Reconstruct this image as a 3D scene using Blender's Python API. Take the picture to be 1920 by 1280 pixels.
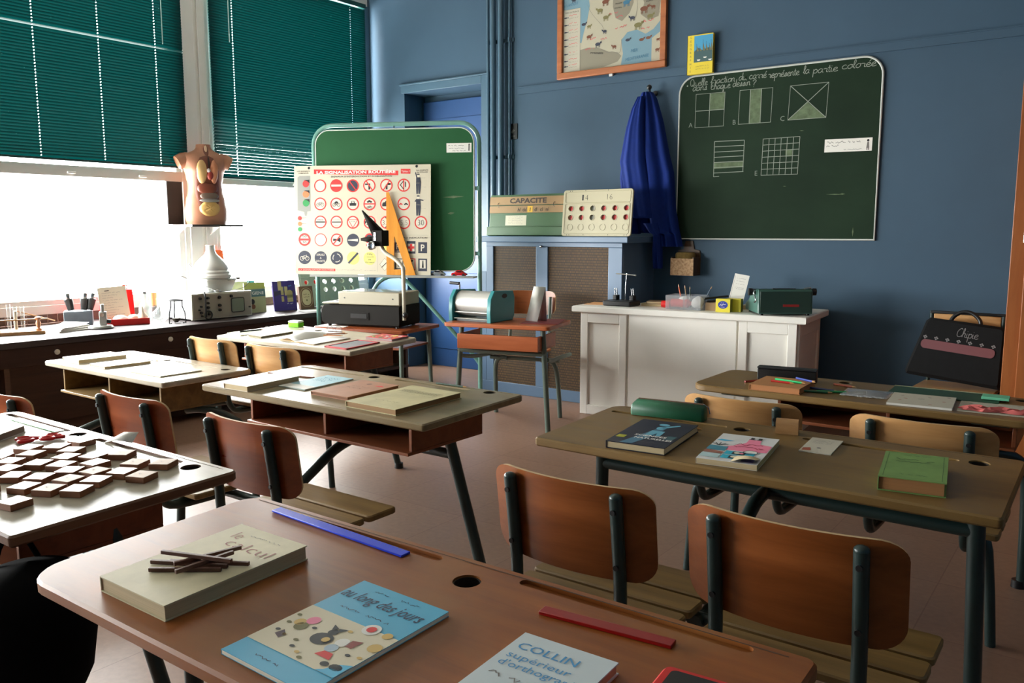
import bpy, math, random
from mathutils import Vector, Matrix, geometry
R = math.radians
PI = math.pi
random.seed(7)
for o in list(bpy.data.objects):
    bpy.data.objects.remove(o)
scene = bpy.context.scene
COL = scene.collection

# ------------------------------------------------------------------ camera, light, exposure
cam_d = bpy.data.cameras.new('camera')
cam = bpy.data.objects.new('camera', cam_d)
COL.objects.link(cam)
cam.location = (0, 0, 1.36)
cam.rotation_euler = (R(90 - 7.4968), 0, R(36.172))
cam_d.sensor_width = 36
cam_d.lens = 36 * 1573 / 1920
cam_d.clip_start = 0.05
scene.camera = cam
scene.view_settings.view_transform = 'Standard'
scene.view_settings.look = 'None'
scene.view_settings.exposure = 0.0
scene.view_settings.gamma = 1
scene.view_settings.use_curve_mapping = False

SKY_STRENGTH = 53.0
world = bpy.data.worlds.new('overcast_sky')
scene.world = world
world.use_nodes = True
wn = world.node_tree.nodes
wl = world.node_tree.links
wn.clear()
w_out = wn.new('ShaderNodeOutputWorld')
w_bg = wn.new('ShaderNodeBackground')
w_tc = wn.new('ShaderNodeTexCoord')
w_sep = wn.new('ShaderNodeSeparateXYZ')
w_ramp = wn.new('ShaderNodeValToRGB')
w_ramp.color_ramp.elements[0].position = 0.30
w_ramp.color_ramp.elements[0].color = (0.62, 0.62, 0.60, 1)
w_ramp.color_ramp.elements[1].position = 0.62
w_ramp.color_ramp.elements[1].color = (1.0, 1.0, 0.985, 1)
w_map = wn.new('ShaderNodeMapRange')
w_map.inputs[1].default_value = -1
w_map.inputs[2].default_value = 1
wl.new(w_tc.outputs['Generated'], w_sep.inputs[0])
wl.new(w_sep.outputs[2], w_map.inputs[0])
wl.new(w_map.outputs[0], w_ramp.inputs[0])
wl.new(w_ramp.outputs[0], w_bg.inputs[0])
w_bg.inputs[1].default_value = SKY_STRENGTH
wl.new(w_bg.outputs[0], w_out.inputs[0])
scene.cycles.max_bounces = 10
scene.cycles.diffuse_bounces = 6
scene.cycles.transparent_max_bounces = 24
scene.cycles.sample_clamp_indirect = 8
scene.cycles.caustics_reflective = False
scene.cycles.caustics_refractive = False


def sky_portal(y0, y1, z0, z1):
    l = bpy.data.lights.new('sky_portal', 'AREA')
    l.shape = 'RECTANGLE'
    l.size = y1 - y0
    l.size_y = z1 - z0
    l.cycles.is_portal = True
    o = bpy.data.objects.new('sky_portal', l)
    COL.objects.link(o)
    o.matrix_world = Matrix(((0, 0, -1, -6.42), (1, 0, 0, (y0 + y1) / 2), (0, 1, 0, (z0 + z1) / 2), (0, 0, 0, 1))) @ Matrix.Diagonal((1, 1, 1, 1))


# ------------------------------------------------------------------ materials
def lin(c):
    out = []
    for v in c:
        v = v / 255.0
        out.append(v / 12.92 if v <= 0.04045 else ((v + 0.055) / 1.055) ** 2.4)
    return out


MATS = {}


def mat(name, c, rough=0.55, metal=0.0, var=0.0, scale=6.0, bump=0.0, spec=0.5, stretch=(1, 1, 1), c2=None, coat=0.0):
    if name in MATS:
        return MATS[name]
    m = bpy.data.materials.new(name)
    MATS[name] = m
    m.use_nodes = True
    n = m.node_tree.nodes
    l = m.node_tree.links
    b = n['Principled BSDF']
    rgb = lin(c)
    b.inputs['Base Color'].default_value = (*rgb, 1)
    b.inputs['Roughness'].default_value = rough
    b.inputs['Metallic'].default_value = metal
    b.inputs['Specular IOR Level'].default_value = spec
    b.inputs['Coat Weight'].default_value = coat
    b.inputs['Coat Roughness'].default_value = 0.15
    if var > 0 or bump > 0 or c2:
        tc = n.new('ShaderNodeTexCoord')
        mp = n.new('ShaderNodeMapping')
        mp.inputs['Scale'].default_value = stretch
        nz = n.new('ShaderNodeTexNoise')
        nz.inputs['Scale'].default_value = scale
        nz.inputs['Detail'].default_value = 6
        nz.inputs['Roughness'].default_value = 0.6
        l.new(tc.outputs['Object'], mp.inputs[0])
        l.new(mp.outputs[0], nz.inputs['Vector'])
        cr = n.new('ShaderNodeValToRGB')
        cr.color_ramp.elements[0].position = 0.33
        cr.color_ramp.elements[1].position = 0.68
        if c2:
            a, d = rgb, lin(c2)
        else:
            a = [v * (1 - var) for v in rgb]
            d = [min(1, v * (1 + var)) for v in rgb]
        cr.color_ramp.elements[0].color = (*a, 1)
        cr.color_ramp.elements[1].color = (*d, 1)
        l.new(nz.outputs[0], cr.inputs[0])
        l.new(cr.outputs[0], b.inputs['Base Color'])
        if bump:
            bp = n.new('ShaderNodeBump')
            bp.inputs['Strength'].default_value = bump
            bp.inputs['Distance'].default_value = 0.004
            l.new(nz.outputs[0], bp.inputs['Height'])
            l.new(bp.outputs[0], b.inputs['Normal'])
    return m


def wood(name, ca, cb, rough=0.4, along='x', scale=3.0, wear=None, spec=0.5):
    """long-grained wood: stretched noise, fine pores and optional worn pale patches"""
    if name in MATS:
        return MATS[name]
    m = bpy.data.materials.new(name)
    MATS[name] = m
    m.use_nodes = True
    n = m.node_tree.nodes
    l = m.node_tree.links
    b = n['Principled BSDF']
    b.inputs['Specular IOR Level'].default_value = spec
    st = {'x': (0.7, 9, 9), 'y': (9, 0.7, 9), 'z': (9, 9, 0.7)}[along]
    tc = n.new('ShaderNodeTexCoord')
    mp = n.new('ShaderNodeMapping')
    mp.inputs['Scale'].default_value = st
    l.new(tc.outputs['Object'], mp.inputs[0])
    nz = n.new('ShaderNodeTexNoise')
    nz.inputs['Scale'].default_value = scale
    nz.inputs['Detail'].default_value = 8
    nz.inputs['Roughness'].default_value = 0.65
    nz.inputs['Distortion'].default_value = 0.6
    l.new(mp.outputs[0], nz.inputs['Vector'])
    cr = n.new('ShaderNodeValToRGB')
    cr.color_ramp.elements[0].position = 0.3
    cr.color_ramp.elements[1].position = 0.7
    cr.color_ramp.elements[0].color = (*lin(ca), 1)
    cr.color_ramp.elements[1].color = (*lin(cb), 1)
    l.new(nz.outputs[0], cr.inputs[0])
    out = cr.outputs[0]
    if wear:
        nw = n.new('ShaderNodeTexNoise')
        nw.inputs['Scale'].default_value = 5.0
        nw.inputs['Detail'].default_value = 5
        l.new(tc.outputs['Object'], nw.inputs['Vector'])
        rw = n.new('ShaderNodeValToRGB')
        rw.color_ramp.elements[0].position = 0.45
        rw.color_ramp.elements[1].position = 0.7
        l.new(nw.outputs[0], rw.inputs[0])
        mx = n.new('ShaderNodeMix')
        mx.data_type = 'RGBA'
        l.new(rw.outputs[0], mx.inputs['Factor'])
        l.new(out, mx.inputs['A'])
        mx.inputs['B'].default_value = (*lin(wear), 1)
        out = mx.outputs['Result']
    l.new(out, b.inputs['Base Color'])
    rr = n.new('ShaderNodeMapRange')
    rr.inputs[3].default_value = max(0.05, rough - 0.08)
    rr.inputs[4].default_value = rough + 0.1
    l.new(nz.outputs[0], rr.inputs[0])
    l.new(rr.outputs[0], b.inputs['Roughness'])
    bp = n.new('ShaderNodeBump')
    bp.inputs['Strength'].default_value = 0.12
    bp.inputs['Distance'].default_value = 0.002
    l.new(nz.outputs[0], bp.inputs['Height'])
    l.new(bp.outputs[0], b.inputs['Normal'])
    return m


def glass_mat(name, tint=(1, 1, 1), ior=1.45, rough=0.02, opacity=0.0, body=(230, 235, 238)):
    m = bpy.data.materials.new(name)
    m.use_nodes = True
    n = m.node_tree.nodes
    l = m.node_tree.links
    n.clear()
    o = n.new('ShaderNodeOutputMaterial')
    tr = n.new('ShaderNodeBsdfTransparent')
    tr.inputs[0].default_value = (*tint, 1)
    gl = n.new('ShaderNodeBsdfGlossy')
    gl.inputs['Roughness'].default_value = rough
    lw = n.new('ShaderNodeLayerWeight')
    pw = n.new('ShaderNodeMath')
    pw.operation = 'POWER'
    pw.inputs[1].default_value = 4.0
    l.new(lw.outputs['Facing'], pw.inputs[0])
    fr = n.new('ShaderNodeMapRange')
    fr.inputs[3].default_value = 0.03
    fr.inputs[4].default_value = 0.03 + (ior - 1) * 1.3
    l.new(pw.outputs[0], fr.inputs[0])
    mx = n.new('ShaderNodeMixShader')
    l.new(fr.outputs[0], mx.inputs[0])
    l.new(tr.outputs[0], mx.inputs[1])
    l.new(gl.outputs[0], mx.inputs[2])
    last = mx
    if opacity:
        df = n.new('ShaderNodeBsdfDiffuse')
        df.inputs[0].default_value = (*lin(body), 1)
        m2 = n.new('ShaderNodeMixShader')
        m2.inputs[0].default_value = opacity
        l.new(mx.outputs[0], m2.inputs[1])
        l.new(df.outputs[0], m2.inputs[2])
        last = m2
    l.new(last.outputs[0], o.inputs[0])
    return m


def translucent(name, c, ct, f=0.5, gloss=0.1):
    m = bpy.data.materials.new(name)
    m.use_nodes = True
    n = m.node_tree.nodes
    l = m.node_tree.links
    n.clear()
    o = n.new('ShaderNodeOutputMaterial')
    d = n.new('ShaderNodeBsdfDiffuse')
    d.inputs[0].default_value = (*lin(c), 1)
    t = n.new('ShaderNodeBsdfTranslucent')
    t.inputs[0].default_value = (*lin(ct), 1)
    mx = n.new('ShaderNodeMixShader')
    mx.inputs[0].default_value = f
    l.new(d.outputs[0], mx.inputs[1])
    l.new(t.outputs[0], mx.inputs[2])
    g = n.new('ShaderNodeBsdfGlossy')
    g.inputs['Roughness'].default_value = 0.35
    m2 = n.new('ShaderNodeMixShader')
    m2.inputs[0].default_value = gloss
    l.new(mx.outputs[0], m2.inputs[1])
    l.new(g.outputs[0], m2.inputs[2])
    l.new(m2.outputs[0], o.inputs[0])
    return m


W_WALL = mat('wall_paint_blue', (61, 86, 106), 0.6, var=0.06, scale=1.5, bump=0.05, spec=0.3)
W_WALL_G = mat('wall_paint_gloss_blue', (69, 96, 114), 0.4, var=0.05, scale=2)
W_NICHE = mat('door_paint_blue', (34, 70, 118), 0.4, var=0.05, scale=2)
M_COVER = mat('radiator_cover_paint', (88, 113, 140), 0.42, var=0.04, scale=3)
M_CEIL = mat('ceiling_paint', (180, 176, 166), 0.8)
M_WHITEFRAME = mat('window_frame_white', (234, 232, 226), 0.4, var=0.02)
M_BROWN = wood('ledge_dark_brown', (48, 30, 24), (64, 42, 34), 0.6, 'y', 2, spec=0.2)
M_COUNTER = wood('counter_mauve_brown', (52, 44, 44), (70, 60, 60), 0.55, 'y', 2, spec=0.25)
M_BROWN2 = wood('panel_brown', (70, 44, 30), (98, 64, 44), 0.5, 'y', 2)
M_DARK = mat('dark_recess', (22, 20, 20), 0.7)
M_BLACK = mat('black_plastic', (16, 17, 18), 0.4)
M_BLACKCLOTH = mat('black_cloth', (10, 10, 11), 0.95, var=0.2, scale=60, spec=0.1)
M_STEEL = mat('painted_steel_dark_green', (34, 52, 50), 0.35, var=0.12, scale=12, spec=0.5)
M_STEEL2 = mat('painted_steel_grey_green', (92, 106, 96), 0.4, var=0.12, scale=12)
M_CHROME = mat('worn_chrome', (190, 192, 192), 0.25, 1.0)
M_ALU = mat('brushed_aluminium', (200, 198, 192), 0.45, 0.6, var=0.05, scale=10, stretch=(1, 20, 20))
M_PLY = wood('plywood_orange', (118, 60, 20), (152, 84, 36), 0.32, 'x', 2)
M_PLYRED = wood('plywood_red_brown', (112, 48, 18), (146, 72, 30), 0.3, 'x', 2)
M_PLYPALE = wood('plywood_pale', (176, 128, 78), (204, 158, 104), 0.32, 'x', 2)
M_PLYEDGE = mat('plywood_edge', (200, 172, 130), 0.6, var=0.15, scale=40)
M_TOPGREY = wood('desk_top_worn_grey', (112, 98, 72), (150, 134, 102), 0.30, 'x', 2.4, (128, 110, 78))
M_TOPBROWN = wood('desk_top_brown', (100, 75, 38), (132, 103, 57), 0.38, 'x', 2.4, (122, 96, 56), spec=0.4)
M_TOPORANGE = wood('desk_top_orange', (118, 62, 20), (152, 87, 35), 0.36, 'x', 2.4, (142, 90, 44), spec=0.4)
M_TOPPALE = wood('desk_top_pale', (158, 148, 128), (190, 182, 164), 0.30, 'x', 2.4, (170, 160, 140))
M_SLAT = wood('bench_slat_wood', (104, 80, 42), (136, 108, 62), 0.45, 'x', 2.4)
M_CUBBY = wood('cubby_wood', (116, 60, 32), (146, 82, 46), 0.4, 'x', 2)
M_SINGLE = wood('single_desk_wood', (150, 74, 36), (178, 96, 52), 0.35, 'x', 2)
M_PAGE = mat('page_block', (196, 178, 140), 0.8, var=0.12, scale=3, stretch=(1, 1, 120))
M_PAGEW = mat('page_block_white', (222, 216, 198), 0.8, var=0.08, scale=3, stretch=(1, 1, 120))
M_PAPER = mat('white_paper', (232, 230, 222), 0.7)
M_CREAM = mat('cream_card', (226, 218, 194), 0.7)
M_INK = mat('black_ink', (28, 28, 30), 0.7)
M_GREYINK = mat('grey_ink', (120, 116, 112), 0.8)
M_RED = mat('print_red', (214, 44, 40), 0.6)
M_REDP = mat('red_plastic', (206, 22, 22), 0.3)
M_NAVY = mat('print_navy', (46, 50, 66), 0.6)
M_YELLOW = mat('print_yellow', (232, 226, 120), 0.6)
M_GREEN = mat('print_green', (40, 140, 70), 0.6)
M_ORANGE = mat('print_orange', (240, 120, 70), 0.6)
M_PINK = mat('print_pink', (236, 132, 160), 0.6)
M_SKYB = mat('print_sky_blue', (70, 178, 216), 0.45)
M_CHALK = mat('chalk', (150, 158, 146), 0.9)
M_CHALKF = mat('chalk_fill', (96, 112, 84), 0.95, var=0.25, scale=30)
M_GLASS = glass_mat('clear_glass', (0.97, 0.99, 0.98), rough=0.02, opacity=0.10)
M_PANE = glass_mat('window_glass', (0.97, 0.985, 0.98), 1.25)
M_CLEARPL = glass_mat('clear_plastic', (0.93, 0.93, 0.94), opacity=0.16)
M_BLIND = translucent('blind_slat_teal', (0, 47, 46), (0, 22, 21), 0.35, 0.03)


# ------------------------------------------------------------------ mesh builder
GLYPHS = {
    'a': (1.05, [[(.85, .8), (.5, 1), (.1, .6), (.15, .1), (.5, 0), (.85, .6), (.9, .95), (.85, .2), (1.1, .05)]]),
    'c': (.95, [[(.8, .85), (.5, 1), (.1, .6), (.2, .1), (.6, 0), (.95, .15)]]),
    'd': (1.05, [[(.8, .85), (.45, 1), (.1, .6), (.15, .1), (.5, 0), (.86, .6)], [(.95, 2), (.9, 1), (.88, .2), (1.1, .05)]]),
    'e': (.9, [[(.1, .45), (.6, .55), (.75, .85), (.45, 1), (.1, .6), (.2, .1), (.6, 0), (.95, .2)]]),
    'é': (.9, [[(.1, .45), (.6, .55), (.75, .85), (.45, 1), (.1, .6), (.2, .1), (.6, 0), (.95, .2)], [(.5, 1.3), (.8, 1.7)]]),
    'f': (.7, [[(0, .3), (.5, 1.2), (.6, 1.9), (.4, 2), (.3, 1.5), (.3, -.8), (.45, -1), (.6, -.6), (.3, 0), (.8, .3)]]),
    'g': (1.0, [[(.8, .85), (.45, 1), (.1, .6), (.15, .1), (.5, 0), (.85, .6), (.85, -.7), (.5, -1), (.2, -.7), (1.05, .1)]]),
    'h': (.98, [[(0, .2), (.4, 1.4), (.4, 2), (.2, 1.8), (.15, 0)], [(.15, .5), (.45, 1), (.7, .8), (.7, .15), (1, .05)]]),
    'i': (.42, [[(.1, .95), (.1, .15), (.42, .05)], [(.1, 1.38), (.13, 1.48)]]),
    'l': (.5, [[(0, .2), (.45, 1.4), (.4, 2), (.2, 1.8), (.2, .2), (.5, 0)]]),
    'n': (.98, [[(.1, 1), (.1, 0)], [(.1, .6), (.45, 1), (.7, .8), (.7, .15), (1, .05)]]),
    'o': (.95, [[(.5, 1), (.1, .6), (.2, .1), (.55, 0), (.85, .4), (.8, .85), (.5, 1), (.95, .9)]]),
    'p': (.9, [[(.1, 1), (.1, -1)], [(.1, .6), (.5, 1), (.8, .6), (.6, .05), (.1, .1)]]),
    'q': (1.05, [[(.8, .85), (.45, 1), (.1, .6), (.15, .1), (.5, 0), (.84, .6)], [(.86, .9), (.85, 0), (.85, -1), (1.1, -.3)]]),
    'r': (.85, [[(.05, .8), (.3, 1), (.3, .9), (.65, .85), (.6, .15), (.9, .05)]]),
    's': (.8, [[(.1, .1), (.5, 1), (.6, .3), (.35, 0), (.1, .1), (.8, .1)]]),
    't': (.5, [[(.2, 1.7), (.2, .15), (.5, .05)], [(-.05, 1.1), (.5, 1.15)]]),
    'u': (1.0, [[(.1, 1), (.1, .2), (.4, 0), (.7, .3), (.75, 1), (.75, .15), (1, .05)]]),
    'Q': (1.4, [[(.9, 1.8), (.4, 1.9), (.1, 1.2), (.4, .1), (1, .1), (1.2, 1), (.9, 1.8)], [(.7, .4), (1.4, -.2)]]),
    'C': (1.2, [[(1.1, 1.7), (.8, 2), (.2, 1.3), (.2, .3), (.7, 0), (1.2, .3)]]),
    '?': (.8, [[(.1, 1.6), (.4, 2), (.7, 1.6), (.4, 1), (.4, .5)], [(.4, .05), (.42, .12)]]),
    ' ': (.7, []),
}


def catmull(p, n=4):
    if len(p) < 3:
        return list(p)
    out = []
    q = [p[0]] + list(p) + [p[-1]]
    for i in range(1, len(q) - 2):
        a, b, c, d = [Vector(x) for x in q[i - 1:i + 3]]
        for k in range(n):
            t = k / n
            out.append(0.5 * ((2 * b) + (c - a) * t + (2 * a - 5 * b + 4 * c - d) * t * t + (3 * b - a - 3 * c + d) * t ** 3))
    out.append(Vector(q[-2]))
    return out


def arc(cx, cy, r, a0, a1, n=8):
    return [(cx + r * math.cos(R(a0 + (a1 - a0) * k / n)), cy + r * math.sin(R(a0 + (a1 - a0) * k / n))) for k in range(n + 1)]


def rrect(x0, y0, x1, y1, r, n=6):
    """rounded rectangle outline; r is one radius or (bottom-left, bottom-right, top-right, top-left)"""
    if not isinstance(r, (tuple, list)):
        r = (r,) * 4
    o = []
    for (cx, cy, a, q) in ((x0, y0, 180, r[0]), (x1, y0, 270, r[1]), (x1, y1, 0, r[2]), (x0, y1, 90, r[3])):
        if q < 1e-5:
            o.append((cx, cy))
            continue
        sx = 1 if cx == x0 else -1
        sy = 1 if cy == y0 else -1
        o += arc(cx + sx * q, cy + sy * q, q, a, a + 90, n)
    return o


def circle(cx, cy, r, n=20, ry=None):
    return [(cx + r * math.cos(2 * PI * k / n), cy + (ry or r) * math.sin(2 * PI * k / n)) for k in range(n)]


TEXT_CACHE = {}


def text_mesh(s, bold=0.0):
    k = (s, bold)
    if k not in TEXT_CACHE:
        c = bpy.data.curves.new('t', 'FONT')
        c.body = s
        c.size = 1
        c.resolution_u = 2
        c.offset = bold
        o = bpy.data.objects.new('t', c)
        COL.objects.link(o)
        dg = bpy.context.evaluated_depsgraph_get()
        me = bpy.data.meshes.new_from_object(o.evaluated_get(dg))
        TEXT_CACHE[k] = ([v.co.copy() for v in me.vertices], [tuple(p.vertices) for p in me.polygons])
        bpy.data.meshes.remove(me)
        bpy.data.objects.remove(o)
        bpy.data.curves.remove(c)
    return TEXT_CACHE[k]


class MB:
    def __init__(s, m=None):
        s.v = []
        s.f = []
        s.mi = []
        s.sm = []
        s.mats = []
        s.M = Matrix()
        s.default = m

    def _m(s, m):
        m = m or s.default
        if m not in s.mats:
            s.mats.append(m)
        return s.mats.index(m)

    def add(s, vs, fs, m=None, smooth=True):
        b = len(s.v)
        s.v += [s.M @ Vector(v) for v in vs]
        k = s._m(m)
        for f in fs:
            s.f.append(tuple(b + i for i in f))
            s.mi.append(k)
            s.sm.append(smooth)

    def box(s, x0, y0, z0, x1, y1, z1, m=None, T=None):
        vs = [Vector((x, y, z)) for x in (x0, x1) for y in (y0, y1) for z in (z0, z1)]
        if T:
            vs = [T @ v for v in vs]
        s.add(vs, [(0, 1, 3, 2), (4, 6, 7, 5), (0, 4, 5, 1), (2, 3, 7, 6), (0, 2, 6, 4), (1, 5, 7, 3)], m)

    def cbox(s, c, d, m=None, rz=0, rx=0, ry=0):
        T = Matrix.Translation(c) @ Matrix.Rotation(R(rz), 4, 'Z') @ Matrix.Rotation(R(rx), 4, 'X') @ Matrix.Rotation(R(ry), 4, 'Y')
        s.box(-d[0] / 2, -d[1] / 2, -d[2] / 2, d[0] / 2, d[1] / 2, d[2] / 2, m, T)

    def tube(s, pts, r, m=None, seg=12, closed=False, cap=True, curve=0):
        pts = [Vector(p) for p in pts]
        if curve:
            pts = [Vector(p) for p in catmull(pts, curve)]
        n = len(pts)
        rs = r if isinstance(r, (list, tuple)) else [r] * n
        if len(rs) != n:
            rs = [rs[0] + (rs[-1] - rs[0]) * i / (n - 1) for i in range(n)]
        d0 = (pts[1] - pts[0]).normalized()
        up = Vector((0, 0, 1)) if abs(d0.z) < 0.9 else Vector((1, 0, 0))
        nrm = d0.cross(up).normalized()
        vs = []
        fs = []
        for i in range(n):
            if closed:
                d = (pts[(i + 1) % n] - pts[i - 1]).normalized()
            else:
                d = ((pts[min(i + 1, n - 1)] - pts[max(i - 1, 0)])).normalized()
            nrm = (nrm - d * nrm.dot(d)).normalized()
            bn = d.cross(nrm)
            for k in range(seg):
                a = 2 * PI * k / seg
                vs.append(pts[i] + (nrm * math.cos(a) + bn * math.sin(a)) * rs[i])
        lim = n if closed else n - 1
        for i in range(lim):
            for k in range(seg):
                j = (i + 1) % n
                fs.append((i * seg + k, i * seg + (k + 1) % seg, j * seg + (k + 1) % seg, j * seg + k))
        if cap and not closed:
            fs.append(tuple(range(seg - 1, -1, -1)))
            fs.append(tuple((n - 1) * seg + k for k in range(seg)))
        s.add(vs, fs, m)

    def cyl(s, a, b, r, m=None, seg=16, r2=None):
        s.tube([a, b], [r, r if r2 is None else r2], m, seg)

    def lathe(s, prof, m=None, c=(0, 0, 0), seg=24, T=None, sx=1, sy=1, cap=True):
        vs = []
        fs = []
        T = T or Matrix()
        for (r, z) in prof:
            for k in range(seg):
                a = 2 * PI * k / seg
                vs.append(T @ Vector((c[0] + r * math.cos(a) * sx, c[1] + r * math.sin(a) * sy, c[2] + z)))
        for i in range(len(prof) - 1):
            for k in range(seg):
                fs.append((i * seg + k, i * seg + (k + 1) % seg, (i + 1) * seg + (k + 1) % seg, (i + 1) * seg + k))
        if cap and prof[0][0] > 1e-4:
            fs.append(tuple(range(seg - 1, -1, -1)))
        if cap and prof[-1][0] > 1e-4:
            fs.append(tuple((len(prof) - 1) * seg + k for k in range(seg)))
        s.add(vs, fs, m)

    def sphere(s, c, r, m=None, seg=16, rings=10, T=None):
        if not isinstance(r, (tuple, list)):
            r = (r, r, r)
        vs = []
        fs = []
        for i in range(rings + 1):
            t = PI * i / rings
            for k in range(seg):
                a = 2 * PI * k / seg
                v = Vector((r[0] * math.sin(t) * math.cos(a), r[1] * math.sin(t) * math.sin(a), r[2] * math.cos(t)))
                vs.append((T @ v if T else v) + Vector(c))
        for i in range(rings):
            for k in range(seg):
                fs.append((i * seg + k, (i + 1) * seg + k, (i + 1) * seg + (k + 1) % seg, i * seg + (k + 1) % seg))
        s.add(vs, fs, m)

    def loft(s, rings, m=None, cap=True, closed=True):
        n = len(rings[0])
        vs = [v for r in rings for v in r]
        fs = []
        for i in range(len(rings) - 1):
            for k in range(n if closed else n - 1):
                fs.append((i * n + k, i * n + (k + 1) % n, (i + 1) * n + (k + 1) % n, (i + 1) * n + k))
        if cap and closed:
            fs.append(tuple(range(n - 1, -1, -1)))
            fs.append(tuple((len(rings) - 1) * n + k for k in range(n)))
        s.add(vs, fs, m)

    def grid(s, fn, nu, nv, m=None):
        vs = [fn(i / nu, j / nv) for i in range(nu + 1) for j in range(nv + 1)]
        fs = [(i * (nv + 1) + j, (i + 1) * (nv + 1) + j, (i + 1) * (nv + 1) + j + 1, i * (nv + 1) + j + 1) for i in range(nu) for j in range(nv)]
        s.add(vs, fs, m)

    def prism(s, outline, z0, z1, m=None, holes=(), chamfer=0.0, m_side=None):
        """outline in xy extruded from z0 to z1, with through holes"""
        loops = [list(outline)] + [list(h) for h in holes]
        tri = geometry.tessellate_polygon([[Vector((x, y, 0)) for x, y in lp] for lp in loops])
        flat = [p for lp in loops for p in lp]

        def inset(lp, c):
            out = []
            n = len(lp)
            for i in range(n):
                a = Vector(lp[i - 1])
                b = Vector(lp[i])
                d = Vector(lp[(i + 1) % n])
                e1 = (b - a)
                e2 = (d - b)
                n1 = Vector((-e1.y, e1.x)).normalized() if e1.length > 1e-9 else Vector((0, 0))
                n2 = Vector((-e2.y, e2.x)).normalized() if e2.length > 1e-9 else Vector((0, 0))
                q = n1 + n2
                if q.length > 1e-6:
                    q.normalize()
                    q = q / max(0.5, q.dot(n1))
                out.append((b.x + q.x * c, b.y + q.y * c))
            return out
        if chamfer:
            o2 = inset(loops[0], chamfer)
            flat2 = o2 + [p for lp in loops[1:] for p in lp]
        else:
            o2 = loops[0]
            flat2 = flat
        n = len(flat)
        s.add([(x, y, z1) for x, y in flat2], [tuple(t) for t in tri], m, False)
        s.add([(x, y, z0) for x, y in flat2], [tuple(reversed(t)) for t in tri], m, False)
        ms = m_side or m
        k = len(loops[0])
        if chamfer:
            c = chamfer
            lv = [[(x, y, z0) for x, y in o2], [(x, y, z0 + c) for x, y in loops[0]], [(x, y, z1 - c) for x, y in loops[0]], [(x, y, z1) for x, y in o2]]
        else:
            lv = [[(x, y, z0) for x, y in loops[0]], [(x, y, z1) for x, y in loops[0]]]
        s.loft(lv, ms, cap=False)
        for lp in loops[1:]:
            s.loft([[(x, y, z0) for x, y in lp], [(x, y, z1) for x, y in lp]], ms, cap=False)

    # ---- flat drawing in the builder's xy plane
    def poly(s, pts, z, m):
        s.add([(x, y, z) for x, y in pts], [tuple(range(len(pts)))], m, False)

    def rect(s, x0, y0, x1, y1, z, m):
        s.poly([(x0, y0), (x1, y0), (x1, y1), (x0, y1)], z, m)

    def disc(s, x, y, r, z, m, n=20, ry=None):
        s.poly(circle(x, y, r, n, ry), z, m)

    def ring(s, x, y, r0, r1, z, m, n=24):
        a = circle(x, y, r0, n)
        b = circle(x, y, r1, n)
        s.add([(p[0], p[1], z) for p in a + b], [(k, (k + 1) % n, n + (k + 1) % n, n + k) for k in range(n)], m, False)

    def line(s, pts, w, z, m, closed=False):
        pts = [Vector((p[0], p[1])) for p in pts]
        n = len(pts)
        vs = []
        for i in range(n):
            if closed:
                d = pts[(i + 1) % n] - pts[i - 1]
            else:
                d = pts[min(i + 1, n - 1)] - pts[max(i - 1, 0)]
            if d.length < 1e-9:
                d = Vector((1, 0))
            d.normalize()
            q = Vector((-d.y, d.x)) * w / 2
            vs += [(pts[i].x + q.x, pts[i].y + q.y, z), (pts[i].x - q.x, pts[i].y - q.y, z)]
        fs = [(2 * i, 2 * i + 1, 2 * i + 3, 2 * i + 2) for i in range(n - 1)]
        if closed:
            fs.append((2 * n - 2, 2 * n - 1, 1, 0))
        s.add(vs, fs, m, False)

    def text(s, t, x, y, size, z, m, align='l', shear=0.0, bold=0.0, width=None, rot=0.0):
        vs, fs = text_mesh(t, bold)
        if not vs:
            return
        x0 = min(v.x for v in vs)
        x1 = max(v.x for v in vs)
        kx = size
        if width:
            kx = width / max(1e-6, x1 - x0)
        off = {'l': x0, 'c': (x0 + x1) / 2, 'r': x1}[align]
        ca, sa = math.cos(R(rot)), math.sin(R(rot))
        out = []
        for v in vs:
            px = (v.x - off) * kx + v.y * size * shear
            py = v.y * size
            out.append((x + px * ca - py * sa, y + px * sa + py * ca, z))
        s.add(out, fs, m, False)

    def hand(s, t, x, y, h, z, m, w=0.004, width=None, slope=0.0, shear=0.1):
        total = sum(GLYPHS[c][0] for c in t)
        k = (width / total) if width else h
        cx = 0.0
        for c in t:
            adv, strokes = GLYPHS[c]
            for st in strokes:
                pts = catmull(st, 4) if len(st) > 2 else [Vector(p) for p in st]
                s.line([(x + (cx + p[0] + p[1] * shear) * k, y + p[1] * h + slope * (cx + p[0]) * k) for p in pts], w, z, m)
            cx += adv

    def scribble(s, x, y, length, h, z, m, seed=0, w=None, slope=0.0):
        rnd = random.Random(seed)
        pts = []
        px = 0
        while px < length:
            pts.append((x + px, y + slope * px + rnd.uniform(-h / 2, h / 2)))
            px += h * rnd.uniform(0.25, 0.6)
            if rnd.random() < 0.12 and len(pts) > 3:
                s.line(pts, w or h * 0.22, z, m)
                pts = []
                px += h * 0.7
        if len(pts) > 1:
            s.line(pts, w or h * 0.22, z, m)

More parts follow.
